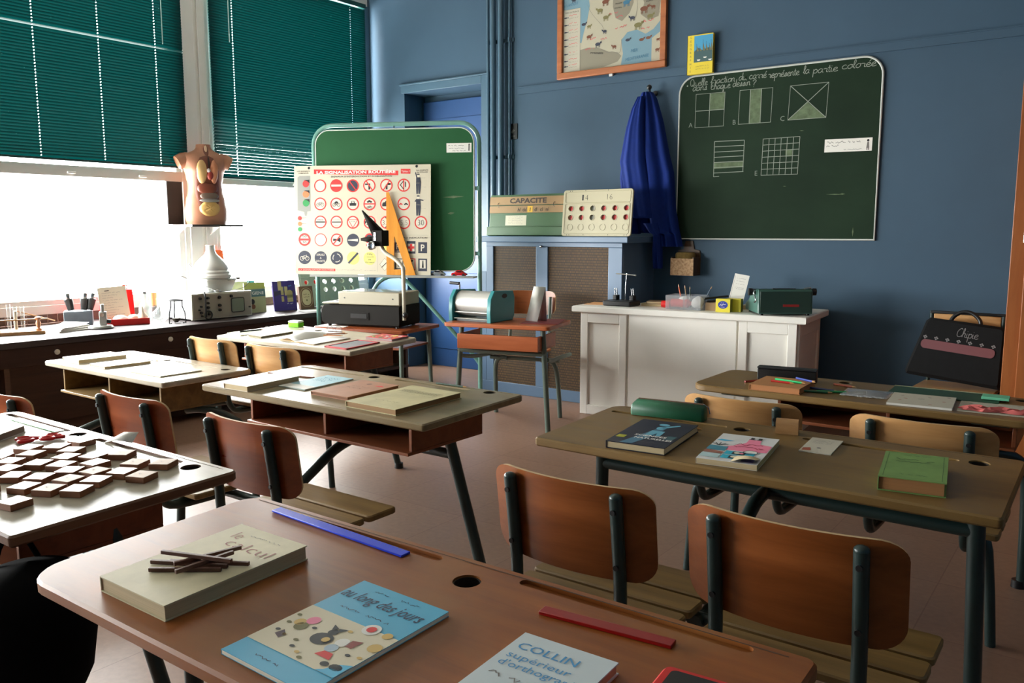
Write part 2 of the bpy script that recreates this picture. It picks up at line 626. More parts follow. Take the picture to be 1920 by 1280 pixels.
    def build(s, name, parent=None, bevel=0.0, seg=2, angle=38, sub=0, solid=0.0, M=None):
        me = bpy.data.meshes.new(name)
        me.from_pydata([tuple(v) for v in s.v], [], s.f)
        for m in s.mats:
            me.materials.append(m)
        me.polygons.foreach_set('material_index', s.mi)
        me.polygons.foreach_set('use_smooth', s.sm)
        me.update()
        me.set_sharp_from_angle(angle=R(angle))
        o = bpy.data.objects.new(name, me)
        COL.objects.link(o)
        if parent:
            o.parent = parent
        if M is not None:
            o.matrix_local = M
        if solid:
            q = o.modifiers.new('solid', 'SOLIDIFY')
            q.thickness = solid
            q.offset = 0
        if bevel:
            q = o.modifiers.new('bevel', 'BEVEL')
            q.width = bevel
            q.segments = seg
            q.limit_method = 'ANGLE'
            q.angle_limit = R(40)
        if sub:
            q = o.modifiers.new('sub', 'SUBSURF')
            q.levels = sub
            q.render_levels = sub
        return o


def tag(o, label, cat, group=None, kind=None):
    if label:
        o['label'] = label
    if cat:
        o['category'] = cat
    if group:
        o['group'] = group
    if kind:
        o['kind'] = kind
    return o


def thing(name, label, cat, M=None, loc=None, rz=0, group=None):
    o = bpy.data.objects.new(name, None)
    o.empty_display_size = 0.05
    COL.objects.link(o)
    if M is None:
        M = Matrix.Translation(loc or (0, 0, 0)) @ Matrix.Rotation(R(rz), 4, 'Z')
    o.matrix_world = M
    return tag(o, label, cat, group)


def struct(mb, name, **k):
    o = mb.build(name, **k)
    o['kind'] = 'structure'
    return o


def XY(px, py, pz, rz=0, rx=0, ry=0):
    return Matrix.Translation((px, py, pz)) @ Matrix.Rotation(R(rz), 4, 'Z') @ Matrix.Rotation(R(rx), 4, 'X') @ Matrix.Rotation(R(ry), 4, 'Y')


UPRIGHT = Matrix.Rotation(R(90), 4, 'X')   # xy drawing plane becomes a vertical sheet facing -Y


# ------------------------------------------------------------------ the room shell
XW = -6.27      # face of the window wall
YB = 6.15       # face of the back wall
CEIL = 3.85

fl_m = mat('floor_tile', (160, 118, 98), 0.5, var=0.12, scale=9)
nt = fl_m.node_tree
bs = nt.nodes['Principled BSDF']
bk = nt.nodes.new('ShaderNodeTexBrick')
bk.offset = 0.0
bk.inputs['Scale'].default_value = 1.0
bk.inputs['Mortar Size'].default_value = 0.0025
bk.inputs['Brick Width'].default_value = 0.5
bk.inputs['Row Height'].default_value = 0.5
bk.inputs['Color1'].default_value = (*lin((136, 105, 86)), 1)
bk.inputs['Color2'].default_value = (*lin((128, 98, 80)), 1)
bk.inputs['Mortar'].default_value = (*lin((116, 84, 68)), 1)
tcn = nt.nodes.new('ShaderNodeTexCoord')
nt.links.new(tcn.outputs['Object'], bk.inputs['Vector'])
nz = nt.nodes.new('ShaderNodeTexNoise')
nz.inputs['Scale'].default_value = 40
nz.inputs['Detail'].default_value = 8
nt.links.new(tcn.outputs['Object'], nz.inputs['Vector'])
mxn = nt.nodes.new('ShaderNodeMix')
mxn.data_type = 'RGBA'
mxn.blend_type = 'OVERLAY'
mxn.inputs['Factor'].default_value = 0.25
nt.links.new(bk.outputs['Color'], mxn.inputs['A'])
nt.links.new(nz.outputs[0], mxn.inputs['B'])
nt.links.new(mxn.outputs['Result'], bs.inputs['Base Color'])
bs.inputs['Roughness'].default_value = 0.42

b = MB(fl_m)
b.box(XW - 0.4, -3.2, -0.1, 2.4, YB + 0.4, 0)
struct(b, 'floor')
b = MB(M_CEIL)
b.box(XW - 0.4, -3.2, CEIL, 2.4, YB + 0.4, CEIL + 0.1)
struct(b, 'ceiling')
b = MB(W_WALL)
b.box(2.2, -3.2, 0, 2.4, YB + 0.4, CEIL)
struct(b, 'wall_right')
b = MB(W_WALL)
b.box(XW - 0.3, -3.2, 0, 2.2, -3.0, CEIL)
struct(b, 'wall_rear')
# back wall with the door recess
NX0, NX1, NZ = -5.79, -4.83, 2.68
b = MB(W_WALL)
b.box(XW - 0.4, YB, 0, NX0, YB + 0.4, CEIL)
b.box(NX1, YB, 0, 2.4, YB + 0.4, CEIL)
b.box(NX0, YB, NZ, NX1, YB + 0.4, CEIL)
b.box(NX0, YB + 0.3, 0, NX1, YB + 0.4, NZ)
struct(b, 'wall_back')
b = MB(W_NICHE)
b.box(NX0 + 0.02, YB + 0.25, 0, NX1 - 0.02, YB + 0.298, NZ - 0.06)
d1 = struct(b, 'door_1', bevel=0.004)
b = MB(W_NICHE)
b.box(NX0 + 0.1, YB + 0.243, 0.18, NX1 - 0.1, YB + 0.2499, 0.95)
b.box(NX0 + 0.1, YB + 0.243, 1.1, NX1 - 0.1, YB + 0.2499, 2.45)
b.build('door_panel', d1, bevel=0.004)
b = MB(W_WALL_G)
for (x0, x1, z0, z1) in ((NX1 + 0.0, NX1 + 0.085, 0, NZ + 0.07), (NX0 - 0.03, NX1, NZ + 0.0, NZ + 0.07)):
    b.box(x0, YB - 0.018, z0, x1, YB - 0.0005, z1)
b.box(NX0 - 0.045, YB - 0.028, NZ + 0.07, NX1 + 0.1, YB - 0.0005, NZ + 0.085)
struct(b, 'trim_1', bevel=0.003)
b = MB(W_WALL)
b.box(-4.42, YB - 0.012, 2.545, 2.2, YB - 0.0005, 2.60)
b.box(-4.42, YB - 0.017, 2.598, 2.2, YB - 0.0005, 2.606)
struct(b, 'trim_2')
b = MB(W_WALL_G)
b.box(-3.0, YB - 0.015, 0.0, 2.2, YB - 0.0005, 0.12)
struct(b, 'baseboard_back')

# window wall: posts, apron below the glass, header above
POSTS = [(-3.0, -2.75), (0.55, 0.80), (4.06, 4.29), (6.06, 6.15)]
b = MB(M_WHITEFRAME)
b.box(XW - 0.16, -3.0, 3.55, XW, YB, CEIL)
for (a, c) in POSTS[:-1]:
    b.box(XW - 0.16, a, 0.0, XW, c, 3.55)
struct(b, 'wall_left', bevel=0.004)
b = MB(W_WALL_G)
b.box(XW - 0.16, 6.07, 0.0, XW + 0.02, YB, 3.55)
struct(b, 'trim_3')
b = MB(M_BROWN2)
b.box(XW - 0.16, -3.0, 0.0, XW - 0.001, YB, 0.765)
struct(b, 'wall_left_apron')
b = MB(M_WHITEFRAME)
b.box(XW + 0.001, 4.06, 0.74, XW + 0.03, 4.17, 3.55)
b.box(XW + 0.001, 4.215, 0.74, XW + 0.018, 4.285, 3.55)
b.box(XW - 0.02, 4.02, 0.765, XW + 0.012, 4.06, 3.55)
b.box(XW - 0.02, 4.285, 0.765, XW + 0.012, 4.32, 3.55)
struct(b, 'trim_4', bevel=0.003)
bays = [(-2.75, 0.55), (0.80, 4.02), (4.32, 6.07)]
for i, (a, c) in enumerate(bays):
    b = MB(M_WHITEFRAME)
    # low rail, transom above the clear strip, top rail, stiles
    b.box(XW - 0.10, a, 0.765, XW + 0.012, c, 0.83)
    b.box(XW - 0.07, a, 0.83, XW + 0.004, c, 0.868)
    b.box(XW - 0.10, a, 1.755, XW + 0.012, c, 1.835)
    b.box(XW - 0.10, a, 3.50, XW, c, 3.55)
    for y in (a, c):
        s = 1 if y == a else -1
        b.box(XW - 0.08, min(y, y + s * 0.045), 0.83, XW - 0.005, max(y, y + s * 0.045), 3.5)
    wdw = struct(b, 'window_%d' % (i + 1), bevel=0.003)
    b = MB(M_PANE)
    b.rect(0, 0, c - a, 3.5 - 0.85, 0, M_PANE)
    b.build('pane', wdw, M=Matrix.Translation((XW - 0.045, a, 0.85)) @ Matrix(((0, 0, 1, 0), (1, 0, 0, 0), (0, 1, 0, 0), (0, 0, 0, 1))))
    b = MB(M_WHITEFRAME)
    n = 3 if c - a > 2 else 2
    for k in range(n):
        y = c - 0.35 - k * 0.55
        b.box(XW + 0.0121, y - 0.03, 1.775, XW + 0.03, y + 0.03, 1.79)
    b.build('clip', wdw, bevel=0.002)
    sky_portal(a, c, 0.84, 3.5)


# venetian blinds: one per bay; every slat has punched cord slots that let daylight through
def blind(a, c, zb, zt, cords, label, sections, wand=None):
    t = thing('venetian_blind', label, 'blind', loc=(XW + 0.055, (a + c) / 2, zb))
    oy = (a + c) / 2
    s = MB(M_BLIND)
    z = zb + 0.03
    w = 0.030
    i = 0
    while z < zt - 0.05:
        tilt, pitch = next((q[1], q[2]) for q in sections if z - 1e-6 < q[0])
        tilt += random.uniform(-2.0, 2.0)
        ca, sa = math.cos(R(tilt)), -math.sin(R(tilt))
        # four strips across the slat width, slightly crowned
        us = [-0.5, -0.12, 0.12, 0.5]
        prof = []
        for u in us:
            h = 0.0025 * (1 - (2 * u) ** 2)
            prof.append((u * w * ca + h * sa, u * w * sa - h * ca * 0.2))
        for k in range(3):
            segs = [(a, c)]
            if k == 1:
                segs = []
                y = a
                for q in cords:
                    segs.append((y, q - 0.0028))
                    y = q + 0.0028
                segs.append((y, c))
            for (y0, y1) in segs:
                p, q = prof[k], prof[k + 1]
                s.add([(-p[0], y0 - oy, z - zb + p[1]), (-p[0], y1 - oy, z - zb + p[1]), (-q[0], y1 - oy, z - zb + q[1]), (-q[0], y0 - oy, z - zb + q[1])],
                      [(0, 1, 2, 3)], M_BLIND)
        z += pitch
        i += 1
    s.build('slats', t)
    s = MB(mat('blind_rail_dark_teal', (10, 52, 50), 0.4))
    s.box(-0.014, a - oy, 0.0, 0.014, c - oy, 0.016)
    s.build('bottom_rail', t, bevel=0.003)
    s = MB(mat('blind_headrail', (16, 70, 66), 0.4))
    s.box(-0.02, a - oy, zt - zb - 0.04, 0.02, c - oy, zt - zb)
    s.build('headrail', t)
    mcord = mat('blind_cord', (40, 96, 90), 0.7)
    for q in cords:
        s = MB(mcord)
        s.cyl((0, q - oy, 0.01), (0, q - oy, zt - zb - 0.03), 0.0012, mcord, 6)
        s.build('ladder_cord', t)
    if wand:
        s = MB(mat('clear_wand', (170, 190, 186), 0.2))
        s.cyl((0.03, wand[0] - oy, wand[1] - zb), (0.03, wand[0] - oy, zt - zb - 0.03), 0.004, None, 8)
        s.build('wand', t)
    return t


blind(0.82, 4.045, 1.86, 3.55, [1.1, 1.6, 2.02, 2.46, 2.90, 3.36, 3.81],
      'teal venetian blind on the wide window, fully closed, with a bright gap line across it', [(2.765, 70, 0.0215), (2.778, 26, 0.0235), (9, 70, 0.0215)], (3.86, 2.80))
blind(4.30, 6.055, 1.80, 3.55, [4.52, 5.86],
      'teal venetian blind by the blue corner, its lowest slats tilted open', [(2.29, 54, 0.0262), (2.30, 22, 0.0265), (9, 70, 0.0215)], (4.47, 2.92))
blind(-2.73, 0.53, 1.86, 3.55, [-2.4, -1.6, -0.8, 0.1],
      'teal venetian blind on the rearmost window, fully closed', [(9, 70, 0.0215)])

# heating pipes beside the door recess
t = thing('heating_pipes', 'blue painted vertical heating pipes between the door recess and the framed map', 'pipes', loc=(-4.62, YB, 0))
for (x, r, y) in ((-4.735, 0.014, -0.035), (-4.66, 0.026, -0.06), (-4.575, 0.026, -0.06), (-4.50, 0.012, -0.03)):
    s = MB(W_WALL_G)
    s.tube([(x + 4.62, y, 0.0), (x + 4.62, y, CEIL - 0.001)], r, None, 14)
    s.build('pipe', t)
for z in (1.45, 2.0, 3.0):
    s = MB(W_WALL_G)
    s.box(-0.15, -0.012, z, 0.15, -0.0005, z + 0.03)
    for x in (-0.115, -0.04, 0.045, 0.12):
        s.box(x - 0.006, -0.05, z, x + 0.006, -0.01, z + 0.03)
    s.build('bracket', t)

# long brown counter under the windows
t = thing('window_counter', 'long dark brown counter running under the windows', 'counter', loc=(0, 0, 0))
s = MB(M_COUNTER)
s.box(XW + 0.002, -2.9, 0.66, -5.33, 5.70, 0.70)
s.build('countertop', t, bevel=0.004)
s = MB(M_BROWN)
s.box(-5.36, -2.9, 0.545, -5.335, 5.70, 0.66)
s.build('fascia', t, bevel=0.002)
s = MB(M_BROWN2)
s.box(-5.62, -2.9, 0.0, -5.60, 5.70, 0.66)
s.build('back_panel', t)
s = MB(M_BROWN2)
s.box(-5.60, -2.9, 0.10, -5.36, 5.70, 0.125)
s.build('low_shelf', t)
for y in (-2.0, 0.2, 2.2, 4.0, 5.66):
    s = MB(M_BROWN2)
    s.box(-5.60, y, 0.0, -5.365, y + 0.03, 0.66)
    s.build('upright', t)
mw = mat('white_cap', (214, 208, 196), 0.5)
for y in (1.4, 2.5, 3.27, 4.08, 4.9):
    s = MB(mw)
    s.lathe([(0.0, 0.0), (0.017, 0.0), (0.017, 0.006), (0.0, 0.008)], mw, T=Matrix.Translation((-5.335, y, 0.615)) @ Matrix.Rotation(R(90), 4, 'Y'))
    s.build('round_cap', t)
# pegged rail against the dark apron
t = thing('peg_rail', 'wooden peg rail standing at the back of the counter behind the test tube rack', 'rail', loc=(-6.16, 2.7, 0.701))
s = MB(M_BROWN2)
s.box(-0.012, -0.45, 0.0, 0.012, 0.45, 0.012)
s.build('rail', t)
for k in range(13):
    s = MB(M_BROWN2)
    s.cyl((0, -0.42 + k * 0.07, 0.0125), (0, -0.42 + k * 0.07, 0.07), 0.0035, None, 8)
    s.build('peg', t)

# radiator cover
t = thing('radiator_cover', 'pale blue radiator cover with two woven cane panels against the back wall', 'radiator cover', loc=(-3.7, 5.62, 0))
X = lambda x: x + 3.7
s = MB(M_COVER)
for (x0, x1, z0, z1) in ((-4.305 - 0.075, -4.305, 0.09, 1.235), (-4.45, -4.38, 0.09, 1.02), (-3.87, -3.755, 0.09, 1.235), (-3.20, -3.08, 0.09, 1.235), (-4.38, -3.08, 1.235, 1.27), (-4.45, -3.08, 0.0, 0.09)):
    s.box(X(x0), 0.0, z0, X(x1), 0.022, z1)
s.box(X(-3.102), 0.022, 0, X(-3.08), 0.528, 1.27)
s.build('frame', t, bevel=0.003)
s = MB(M_COVER)
s.box(X(-4.47), -0.03, 1.27, X(-3.02), 0.528, 1.318)
s.build('top_slab', t, bevel=0.006)
cane = bpy.data.materials.new('woven_cane')
cane.use_nodes = True
n = cane.node_tree.nodes
l = cane.node_tree.links
pb = n['Principled BSDF']
tc = n.new('ShaderNodeTexCoord')
br = n.new('ShaderNodeTexBrick')
br.inputs['Scale'].default_value = 1.0
br.inputs['Brick Width'].default_value = 0.011
br.inputs['Row Height'].default_value = 0.021
br.inputs['Mortar Size'].default_value = 0.0030
br.inputs['Color1'].default_value = (*lin((108, 76, 24)), 1)
br.inputs['Color2'].default_value = (*lin((88, 60, 17)), 1)
br.inputs['Mortar'].default_value = (*lin((38, 26, 9)), 1)
mp = n.new('ShaderNodeMapping')
mp.inputs['Rotation'].default_value = (R(90), 0, 0)
l.new(tc.outputs['Object'], mp.inputs[0])
l.new(mp.outputs[0], br.inputs['Vector'])
l.new(br.outputs['Color'], pb.inputs['Base Color'])
pb.inputs['Roughness'].default_value = 0.7
bpn = n.new('ShaderNodeBump')
bpn.inputs['Strength'].default_value = 0.6
bpn.inputs['Distance'].default_value = 0.003
l.new(br.outputs['Fac'], bpn.inputs['Height'])
bpn.invert = True
l.new(bpn.outputs[0], pb.inputs['Normal'])
for (x0, x1) in ((-4.305, -3.87), (-3.755, -3.20)):
    s = MB(cane)
    s.box(X(x0), 0.012, 0.09, X(x1), 0.018, 1.235)
    s.build('cane_panel', t)
s = MB(M_CHROME)
s.sphere((X(-3.81), -0.012, 1.236), 0.012)
s.build('knob', t)

# wardrobe at the frame's edge
t = thing('wardrobe', 'tall orange brown wooden wardrobe at the edge of the room beside the blue wall', 'wardrobe', loc=(0.12, 5.2, 0))
M_WARD = wood('wardrobe_wood', (132, 70, 28), (160, 92, 42), 0.4, 'z', 2)
s = MB(M_WARD)
s.box(-0.63, 0.02, 0.0, 0.63, 0.90, 2.4)
s.build('carcass', t, bevel=0.004)
for (a, c) in ((-0.56, -0.006), (0.006, 0.56)):
    s = MB(M_WARD)
    s.box(a, 0.0, 0.10, c, 0.0195, 2.33)
    d = s.build('door', t, bevel=0.004)
    s = MB(M_CHROME)
    s.cyl((c - 0.05 if a < 0 else a + 0.05, -0.001, 1.1), (c - 0.05 if a < 0 else a + 0.05, -0.025, 1.1), 0.012)
    s.build('knob', d)
    for z in (0.35, 1.30, 2.1):
        s = MB(M_CHROME)
        x = a - 0.008 if a < 0 else c + 0.008
        s.cyl((x, -0.004, z), (x, -0.004, z + 0.08), 0.006)
        s.build('hinge', d)


# ------------------------------------------------------------------ things on the back wall
# framed map; drawing coordinates: u 0..1065 (left to right), v 0..~700 up from the lower edge of the print
t = thing('framed_map', 'wood framed illustrated map with blue sea and small animals, high on the blue wall', 'map', M=XY(-4.005, YB, 2.622))
MWD, MHT = 1.0, 1.12
M_FRAME = wood('map_frame_wood', (150, 84, 44), (178, 106, 60), 0.4, 'x', 2)
s = MB(M_FRAME)
s.box(0, -0.035, 0, MWD, -0.001, 0.052)
s.box(0, -0.035, MHT - 0.052, MWD, -0.001, MHT)
s.box(0, -0.035, 0.052, 0.05, -0.001, MHT - 0.052)
s.box(MWD - 0.05, -0.035, 0.052, MWD, -0.001, MHT - 0.052)
s.build('frame', t, bevel=0.005)
s = MB()
s.M = Matrix.Translation((0.05, -0.012, 0.052)) @ UPRIGHT
W, H = 0.9, 1.016
k = W / 1065
m_land = mat('map_land', (178, 172, 150), 0.7)
m_sea = mat('map_sea', (112, 146, 160), 0.7)
m_mtn = mat('map_mountain', (136, 130, 112), 0.7)
m_brn = mat('map_brown', (112, 66, 44), 0.7)
m_olv = mat('map_olive', (118, 112, 70), 0.7)
m_blu = mat('map_blue_ink', (58, 112, 140), 0.7)
m_rdt = mat('map_red_ink', (206, 84, 92), 0.7)


def mp_(x, y):        # measured drawing position to sheet position
    return ((x - 245) * k, (795 - (x - 245) * 0.1 - y) * k * 1.02)


def mpoly(pts, z, m):
    s.poly([mp_(*p) for p in pts], z, m)


s.rect(0, 0, W, H, 0, m_land)
mpoly([(245, 205), (245, -350), (420, -350), (470, -80), (500, 20), (530, 90), (545, 180), (520, 300), (480, 420), (455, 515), (440, 515), (440, 205)], 0.0004, m_sea)
mpoly([(895, 720), (915, 620), (895, 500), (960, 430), (1060, 410), (1150, 450), (1230, 410), (1305, 330), (1305, 690)], 0.0004, m_sea)
mpoly([(1215, 690), (1215, 490), (1305, 430), (1305, 688)], 0.0008, m_land)
mpoly([(430, 770), (440, 580), (520, 560), (640, 560), (760, 600), (860, 610), (900, 640), (860, 690), (700, 740), (560, 755)], 0.0004, m_mtn)
mpoly([(800, 60), (900, -40), (1010, 60), (1020, 170), (980, 260), (900, 330), (830, 300), (800, 200)], 0.0004, m_mtn)
mpoly([(1090, 60), (1180, -60), (1290, 20), (1300, 160), (1280, 300), (1180, 330), (1100, 280), (1130, 180)], 0.0004, m_mtn)
mpoly([(620, -60), (760, -140), (880, -120), (940, -260), (760, -330), (600, -250)], 0.0004, m_mtn)
s.rect(*mp_(240, 795), mp_(440, 0)[0], mp_(240, 210)[1], 0.0010, mat('map_legend', (184, 178, 160), 0.7))
s.line([mp_(440, 770), mp_(440, 195)], 0.0012, 0.0014, M_INK)
s.line([mp_(245, 212), mp_(440, 190)], 0.0012, 0.0014, M_INK)
s.text('AGES DU FRANCE' if False else 'MERS DE FRANCE', mp_(345, 0)[0], mp_(345, 234)[1], 0.016, 0.0014, M_INK, 'c', width=0.13)
for i, y in enumerate((260, 330, 395, 465, 525, 600, 665, 715)):
    s.scribble(mp_(310, 0)[0], mp_(310, y)[1], 0.085, 0.014, 0.0014, m_rdt, i)
    s.scribble(mp_(310, 0)[0], mp_(310, y + 26)[1], 0.09, 0.008, 0.0014, M_GREYINK, i + 40)
    x, yy = mp_(272, y + 20)
    s.disc(x, yy, 0.016, 0.0014, M_NAVY, 12, 0.006)
    s.poly([(x + 0.014, yy), (x + 0.026, yy + 0.007), (x + 0.026, yy - 0.007)], 0.0014, M_NAVY)


def animal(x, y, m, w=70, flip=1, legs=True):
    a, c = mp_(x, y)
    q = w * k
    s.disc(a, c, q * 0.45, 0.0016, m, 12, q * 0.24)
    s.disc(a + flip * q * 0.5, c + q * 0.2, q * 0.17, 0.0018, m, 10, q * 0.14)
    s.poly([(a + flip * q * 0.55, c + q * 0.3), (a + flip * q * 0.72, c + q * 0.5), (a + flip * q * 0.62, c + q * 0.24)], 0.0018, m)
    if legs:
        for d in (-0.32, -0.18, 0.2, 0.34):
            s.rect(a + d * q - q * 0.035, c - q * 0.48, a + d * q + q * 0.035, c - q * 0.1, 0.0017, m)


for (x, y, m, w, f) in ((718, 150, m_brn, 80, 1), (660, 225, m_olv, 70, -1), (725, 290, m_olv, 70, 1), (945, 165, m_blu, 80, 1), (1130, 230, m_brn, 90, 1), (830, 85, m_olv, 60, 1), (650, 20, m_brn, 60, 1),
                     (920, 0, m_brn, 70, -1), (1225, 215, m_brn, 50, -1), (1195, 295, m_olv, 70, 1), (1070, 370, m_olv, 90, 1), (640, 530, M_NAVY, 66, 1), (822, 555, m_brn, 50, -1), (540, 460, m_brn, 60, 1),
                     (540, 365, m_olv, 50, 1), (715, 415, M_NAVY, 50, -1), (1010, 305, M_NAVY, 60, -1), (730, 60, m_olv, 60, 1), (1218, 20, m_brn, 50, -1), (540, 105, M_NAVY, 40, 1), (365, 120, M_NAVY, 50, -1),
                     (1280, 500, m_brn, 40, 1), (1275, 590, m_brn, 50, 1), (970, -100, m_brn, 80, 1), (700, -180, m_olv, 80, 1), (1100, -160, m_brn, 80, -1), (560, -260, m_blu, 70, 1)):
    animal(x, y, m, w, f)
for (x, y) in ((965, 500), (1110, 500), (1180, 485), (480, 345)):
    animal(x, y, M_NAVY if x < 1000 else m_brn, 56, 1, False)
for i, (x, y, w) in enumerate(((760, 265, 100), (840, 295, 70), (830, 390, 130), (1120, 345, 130), (1105, 410, 110), (555, 485, 70), (670, 485, 80), (500, 575, 100), (755, 30, 120), (960, 15, 80), (640, -60, 120), (1000, -200, 150))):
    a, c = mp_(x, y)
    s.scribble(a, c, w * k, 0.018, 0.0018, m_rdt, i + 5, 0.0045, 0.1)
s.text('MER', *mp_(1000, 610), 0.034, 0.0018, m_blu, 'l', 0.15)
s.text('MEDITERRANEE', *mp_(945, 690), 0.034, 0.0018, m_blu, 'l', 0.15, width=0.205, rot=4)
s.text('OCEAN', *mp_(252, 85), 0.030, 0.0018, m_blu, 'l', 0.15, rot=5)
s.text('ATLANTIQUE', *mp_(252, 185), 0.028, 0.0018, m_blu, 'l', 0.15, width=0.135, rot=5)
s.text('PYRENEES', *mp_(560, 615), 0.016, 0.0018, M_INK, 'l', 0, 0.01, width=0.12, rot=-8)
s.text('ALPES', *mp_(1150, 175), 0.016, 0.0018, M_INK, 'l', 0, 0.01, width=0.06, rot=4)
s.text('MASSIF', *mp_(830, 180), 0.014, 0.0018, M_INK, 'l', width=0.06)
s.text('CENTRAL', *mp_(815, 220), 0.014, 0.0018, M_INK, 'l', width=0.07)
for pts in ([(520, 170), (570, 250), (640, 320), (690, 370), (720, 440)], [(690, 580), (750, 610), (800, 600), (880, 610), (900, 490)], [(1060, -100), (1050, 60), (1060, 200), (1040, 330)], [(1260, 120), (1290, 140), (1270, 200), (1300, 290)]):
    s.line([mp_(*q) for q in catmull(pts)], 0.002, 0.0012, M_GREYINK)
s.build('map_sheet', t)
s = MB(mat('map_clip', (212, 214, 210), 0.4))
s.box(0.50, -0.03, -0.022, 0.535, -0.003, -0.001)
s.build('bulb_clip', t, bevel=0.004)

# geography book standing on the wall board's top edge
t = thing('geography_book', 'yellow geography book with a harbour photo standing on top of the wall chalkboard', 'book', M=XY(-2.815, YB - 0.05, 2.5335))
gy = mat('cover_yellow', (226, 202, 42), 0.5)
s = MB(gy)
s.box(0, 0, 0, 0.205, 0.004, 0.285)
s.box(0, 0.026, 0, 0.205, 0.03, 0.285)
s.box(0, 0, 0, 0.003, 0.03, 0.285)
s.M = Matrix.Translation((0, -0.0005, 0)) @ UPRIGHT
s.rect(0.055, 0.085, 0.203, 0.278, 0.0003, mat('photo_sky', (60, 150, 190), 0.5))
s.poly([(0.055, 0.085), (0.203, 0.085), (0.203, 0.17), (0.17, 0.185), (0.12, 0.17), (0.09, 0.19), (0.055, 0.165)], 0.0006, mat('photo_sea', (50, 84, 86), 0.5))
for x, h in ((0.075, 0.05), (0.10, 0.03), (0.125, 0.075), (0.15, 0.06), (0.175, 0.045), (0.19, 0.07)):
    s.rect(x, 0.16, x + 0.002, 0.17 + h, 0.0008, M_NAVY)
    s.poly([(x + 0.003, 0.165), (x + 0.018, 0.165), (x + 0.003, 0.165 + h * 0.8)], 0.0008, m_olv)
for x, y in ((0.08, 0.105), (0.13, 0.12), (0.17, 0.10)):
    s.poly([(x, y), (x + 0.028, y), (x + 0.022, y - 0.01), (x + 0.005, y - 0.01)], 0.0009, M_PAPER)
for i, ch in enumerate('GEOGRAPHIE'):
    s.text(ch, 0.028, 0.262 - i * 0.0275, 0.022, 0.0006, m_olv, 'c')
s.scribble(0.07, 0.055, 0.11, 0.007, 0.0006, m_olv, 3)
s.scribble(0.07, 0.035, 0.11, 0.007, 0.0006, m_olv, 4)
s.build('cover', t)
s = MB(mat('page_edge_brown', (120, 84, 50), 0.8))
s.box(0.0035, 0.0045, 0.003, 0.200, 0.0255, 0.280)
s.build('page_block', t)

# wall chalkboard
BX0, BX1, BZ0, BZ1 = -2.885, -1.415, 1.300, 2.525
t = thing('wall_chalkboard', 'large dark green chalkboard with fraction drawings and cursive chalk writing, on the blue wall', 'chalkboard', M=XY(BX0, YB, BZ0))
BW, BH = BX1 - BX0, BZ1 - BZ0
mbd = mat('chalkboard_green', (15, 36, 20), 0.7, c2=(26, 48, 30), scale=1.3, stretch=(1, 1, 1.4), spec=0.2)
out = rrect(0, 0, BW, BH, (0.0, 0.0, 0.13, 0.13), 8)
s = MB(mbd)
s.M = Matrix.Translation((0, -0.001, 0)) @ UPRIGHT
s.prism(out, 0, 0.016, mbd)
ZC = 0.0166


def bd(x, y):
    """measured drawing position on the board to board metres"""
    top = 187 - .1126 * (x - 90)
    bot = 1197 + .007 * (x - 90)
    # even out the perspective along the board
    u = (x - 80) / (1330 - 80)
    u = u * (1 + 0.10 * (1 - u)) if False else u
    return (u * BW, (bot - y) / (bot - top) * BH)


def bl(pts, w=0.0045, closed=False, m=None):
    s.line([bd(*p) for p in pts], w, ZC, m or M_CHALK, closed)


x, y = bd(150, 243)
x2, _ = bd(1290, 118)
for (wd, xa, ya, xb) in (('Quelle', 150, 240, 272), ('fraction', 292, 222, 455), ('du', 478, 200, 530), ('carré', 545, 192, 655), ('représente', 665, 185, 855), ('la', 878, 160, 915), ('partie', 935, 158, 1078), ('colorée', 1100, 134, 1290), ('dans', 170, 268, 270), ('chaque', 295, 258, 425), ('dessin', 440, 240, 555), ('?', 562, 242, 590)):
    a = bd(xa, ya)
    e = bd(xb, ya - (xb - xa) * 0.10)
    s.hand(wd, a[0], a[1], 0.026, ZC, M_CHALK, 0.0042, e[0] - a[0], (e[1] - a[1]) / max(0.01, e[0] - a[0]))
s.disc(*bd(134, 237), 0.006, ZC, M_CHALK)
CH = M_CHALKF
s.poly([bd(292, 284), bd(390, 274), bd(388, 378), bd(292, 388)], ZC - 0.0003, CH)
bl([(196, 288), (392, 272), (388, 482), (194, 495)], closed=True)
bl([(195, 392), (390, 378)])
bl([(292, 280), (290, 488)])
s.poly([bd(558, 258), bd(628, 252), bd(626, 462), bd(556, 468)], ZC - 0.0003, CH)
bl([(490, 262), (698, 244), (692, 458), (486, 472)], closed=True)
bl([(558, 256), (556, 466)])
bl([(628, 250), (626, 462)])
s.poly([bd(911, 334), bd(1024, 430), bd(798, 446)], ZC - 0.0003, CH)
bl([(806, 234), (1032, 212), (1024, 430), (798, 446)], closed=True)
bl([(806, 234), (1024, 430)])
bl([(1032, 212), (798, 446)])
for (ch, x, y) in (('A', 150, 494), ('B', 450, 474), ('C', 752, 452), ('E', 605, 794)):
    s.text(ch, *bd(x, y), 0.05, ZC, M_CHALK, 'l', 0, -0.012)
s.poly([bd(332, 716), bd(528, 704), bd(528, 740), bd(332, 752)], ZC - 0.0003, CH)
for i in range(7):
    yy = 580 + i * 33
    bl([(332, yy), (530, yy - 10)])
bl([(332, 580), (332, 802)])
bl([(530, 572), (526, 770)])
bl([(332, 802), (370, 799)])
s.poly([bd(792, 634), bd(832, 631), bd(831, 672), bd(792, 675)], ZC - 0.0003, CH)
for i in range(7):
    bl([(650 - i * 0.8, 564 + i * 38), (876 - i * 0.8, 548 + i * 39.5)], 0.0038)
    bl([(650 + i * 37.7, 564 - i * 2.7), (645 + i * 37.5, 794 - i * 1.5)], 0.0038)
